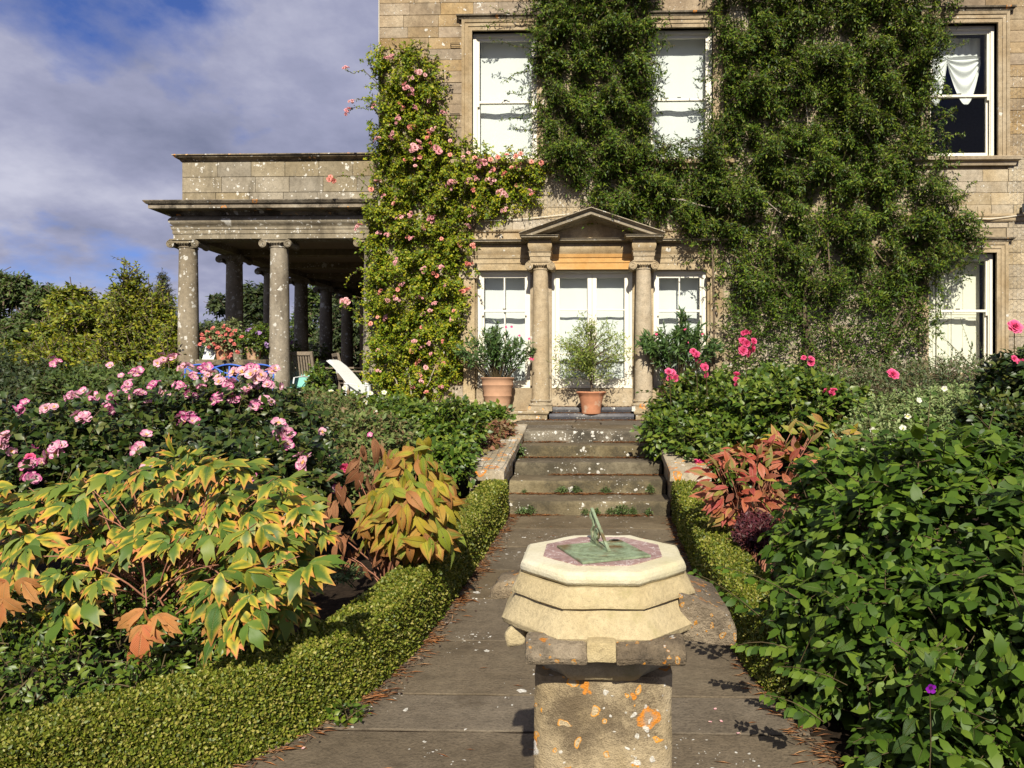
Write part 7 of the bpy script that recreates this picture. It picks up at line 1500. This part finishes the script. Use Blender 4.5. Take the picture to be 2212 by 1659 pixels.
for i, (k, px_) in enumerate(((1, 600), (2, 650), (3, 690))):
    Y = YP + (k + .5) * BAY; p = Vector((XP, Y, ZR)); t = root('potted_plant', ['leafy lilac-flowered pot plant on the side rail just behind the second column', 'leafy lilac-flowered pot plant on the side rail behind the third column', 'leafy pot plant with white flowers on the shaded side rail'][i], 'potted plant', (XP, Y, ZR)); add('pot', pot_mesh(.14, .1, .22, (.8,), .015), M_TERRB, t, Matrix.Translation((XP, Y, ZR + .001)))
    r = np.random.default_rng(i); P, N = blob_pts(r, [((XP, Y, ZR + .38), (.3, .34, .24))], 160, .15, ZR + .05, .2); a = spray(r, P, N, .15, 7, .05); foliage(t, *a[:4], *a[4:], LSW, L_ROSE2)
    for q in range(5): flower(t, 'lilac' if i < 2 else 'whitec', (XP + random.uniform(-.1, .25), Y - .2 + random.uniform(-.1, .1), ZR + .4 + random.uniform(-.05, .2)), .022)
pn = root('slatted_panel', 'small white slatted panel leaning on the portico rail beside the coral geranium', 'panel', (ZX(456, 775, YP - .03).x, YP - .03, ZR)); x0 = ZX(456, 775, YP).x
for k in range(6): add('slat', MB().beam((x0 - .1 + k * .035, YP - .08, ZR + .001), (x0 - .1 + k * .04 + .01, YP + .02, ZR + .31 - .008 * (k - 3) ** 2), .03, .012, up=(0, 1, 0)).mesh('slat'), M_PLAST, pn)
add('crossbar', MB().beam((x0 - .11, YP - .05, ZR + .06), (x0 + .1, YP - .05, ZR + .06), .02, .012).mesh('cb'), M_PLAST, pn)

# ------------------------------------------------------------------ weeds, needles and petals
def weed():
    r = np.random.default_rng(2); n = 150; a = r.random(n) * 2 * math.pi; e = r.random(n); c = np.stack([np.cos(a) * e * .07, np.sin(a) * e * .04 - .01, .015 + .07 * (1 - e) * r.random(n) + .02], 1); D = nrmz(np.stack([np.cos(a), np.sin(a), .5 * r.random(n)], 1) + .4 * r.normal(size=(n, 3))); U = nrmz(np.array([0, -.3, 1]) + .4 * r.normal(size=(n, 3)))
    W = scatter(LS, c, D, U, .022 * (.6 + .7 * r.random(n))); st = twigs(np.zeros((14, 3)), np.stack([np.cos(np.arange(14) * .45 * 2) * .06, np.sin(np.arange(14) * .9) * .035, .05 + .03 * r.random(14)], 1), np.full(14, .01), .002, .001, 2)
    return bigmesh('weed', *merge([W, st]), L_WEED)
wm = weed()
def put_weed(px, py, step_i, s, lab, col=None):
    y = Y1 + step_i * TREAD - .035; x = ZX(px, py, y).x; M = Matrix.Translation((x, y, RISE * step_i + .004)) @ Matrix.Rotation(random.uniform(0, 6), 4, 'Z') @ Matrix.Diagonal((s, s, s, 1)); o_ = add('ferny_weed', wm, None, None, M); tag(o_, lab, 'weed', 'weeds rooted in the step joints')
l0 = 'ferny green weed growing at the foot of the lowest step'; l1 = 'ferny green weed growing on the tread at the foot of the second riser'
for x, s in ((1128, 1.0), (1148, 1.1), (1090, .6), (1265, .8), (1287, .9), (1318, .9), (1335, 1.2), (1350, 1.2), (1370, 1.0), (1400, .9)): put_weed(x, 1105, 0, s, l0)
for x, s in ((1132, .6), (1213, 1.0), (1245, 1.0), (1308, .9), (1407, 1.2)): put_weed(x, 1063, 1, s, l1)
shrub('fern_tuft', 'bright green ferny tuft growing against the left cheek wall on the upper steps', 'plant', [bp(1117, 977, 8.75, 12, 16, .06)], 60, .1, 8, .032, LS, L_WEED, 99, nst=0, fill=0, base=(ZX(1117, 985, 8.75).x, 8.75), zmin=.4)
shrub('ivy_sprig', 'small round-leaved ivy sprig creeping from the hedge foot onto the paving', 'plant', [((-1.05, 2.95, .04), (.06, .05, .03))], 16, .06, 5, .03, LSW, L_ROSE2, 98, nst=0, fill=0, zmin=.01)
def litter():
    r = np.random.default_rng(6); P = []; n = 0
    for i in range(NST):      # drifts of needles against the risers
        k = 620 if i else 420; x = XL + .02 + (XR - XL - .04) * r.random(k); keep = np.array([mnoise.noise(Vector((a * 2.2, i * 3.7, 0))) for a in x]) > -.25 * r.random(k); x = x[keep]; y = Y1 + i * TREAD - .02 - np.abs(r.normal(size=len(x))) * .028; P.append(np.stack([x, y, np.full(len(x), RISE * i + .008) + .008 * r.random(len(x))], 1))
    k = 420; x = -1.2 + 2.1 * r.random(k); P.append(np.stack([x, 11.5 - np.abs(r.normal(size=k)) * .05, np.full(k, ZL + .014)], 1))
    k = 260; P.append(np.stack([FXp(1190) + (FXp(1366) - FXp(1190)) * r.random(k), 11.80 - .1 * r.random(k), np.full(k, ZL + .114)], 1)); P.append(np.stack([FXp(1190) + (FXp(1366) - FXp(1190)) * r.random(k), YF - .03 - .08 * r.random(k), np.full(k, ZL + .214)], 1))
    y = 2.4 + 5.0 * r.random(900); y = y + .1 * np.sin(y * 9); xe = np.interp(y, [2.4, 2.65, 2.9, 3.2, 3.6, 4.2, 7.4], [-1.52, -1.28, -1.13, -1.03, -.97, -.93, -.92]); P.append(np.stack([xe + np.abs(r.normal(size=900)) * .045, y, np.full(900, .008)], 1))
    y = 2.3 + 5.0 * r.random(800); xe = np.interp(y, [2.3, 3, 4, 7.4], [.95, .85, .77, .79]); P.append(np.stack([xe - np.abs(r.normal(size=800)) * .045, y, np.full(800, .008)], 1))
    k = 40; P.append(np.stack([-1 + 1.8 * r.random(k), 2.4 + 5 * r.random(k), np.full(k, .0075)], 1))
    P = np.concatenate(P); n = len(P); a = r.normal(size=n) * .6 + np.where(r.random(n) < .5, 0, math.pi); D = nrmz(np.stack([np.cos(a), np.sin(a) * .6, .08 * r.normal(size=n)], 1)); U = np.tile(np.array([0, 0, 1.0]), (n, 1)) + .2 * r.normal(size=(n, 3))
    stuff(tag(add('needle_litter', bigmesh('needles', *scatter(leaf_diamond(.03, .02), P, D, U, .035 + .055 * r.random(n)), L_NEED)), 'rusty fallen pine needles drifted against the steps and path edges', 'litter'))
    # brown crumbs of soil and dead leaf along the path edges
    k = 2600; y = 2.3 + 5.1 * r.random(k); left = r.random(k) < .5; xl = np.interp(y, [2.4, 2.65, 2.9, 3.2, 3.6, 4.2, 7.4], [-1.52, -1.28, -1.13, -1.03, -.97, -.93, -.92]); xr = np.interp(y, [2.3, 3, 4, 7.4], [.95, .85, .77, .79]); x = np.where(left, xl + np.abs(r.normal(size=k)) * .05, xr - np.abs(r.normal(size=k)) * .05)
    P = np.stack([x, y, np.full(k, .007)], 1); D = nrmz(r.normal(size=(k, 3)) * np.array([1, 1, .3])); U = nrmz(np.array([0, 0, 1.0]) + .4 * r.normal(size=(k, 3)))
    stuff(tag(add('leaf_crumbs', bigmesh('crumbs', *scatter(LSW, P, D, U, .012 + .012 * r.random(k)), leafmat('leaf_crumb', G((0.05, 0.03, 0.02), (0.12, 0.07, 0.04), (0.2, 0.13, 0.07), (0.03, 0.02, 0.015)), rough=.8, trans=.0))), 'brown leaf crumbs gathered along both edges of the path', 'litter'))
    pm = tmesh(*leaf_grid([(0, .1), (.3, .3), (.7, .38), (1, .2)], .1, .2, .03, 2), F_BLUSH, 'petal')
    spots = [onZ(x, y, .006) for x, y in ((1608, 1362), (1632, 1453), (1640, 1447), (1548, 1530), (1555, 1556), (1530, 1560), (1652, 1492), (1600, 1585), (660, 1614), (1290, 1140))]
    for i, s in enumerate(spots): tag(add('fallen_petal', pm, None, None, Matrix.Translation((s.x, s.y, .008)) @ Matrix.Rotation(i * 1.3, 4, 'Z') @ Matrix.Diagonal((.016, .016, .016, 1))), 'single fallen pale pink petal lying on the path paving', 'petal', 'petals fallen on the path')
litter()
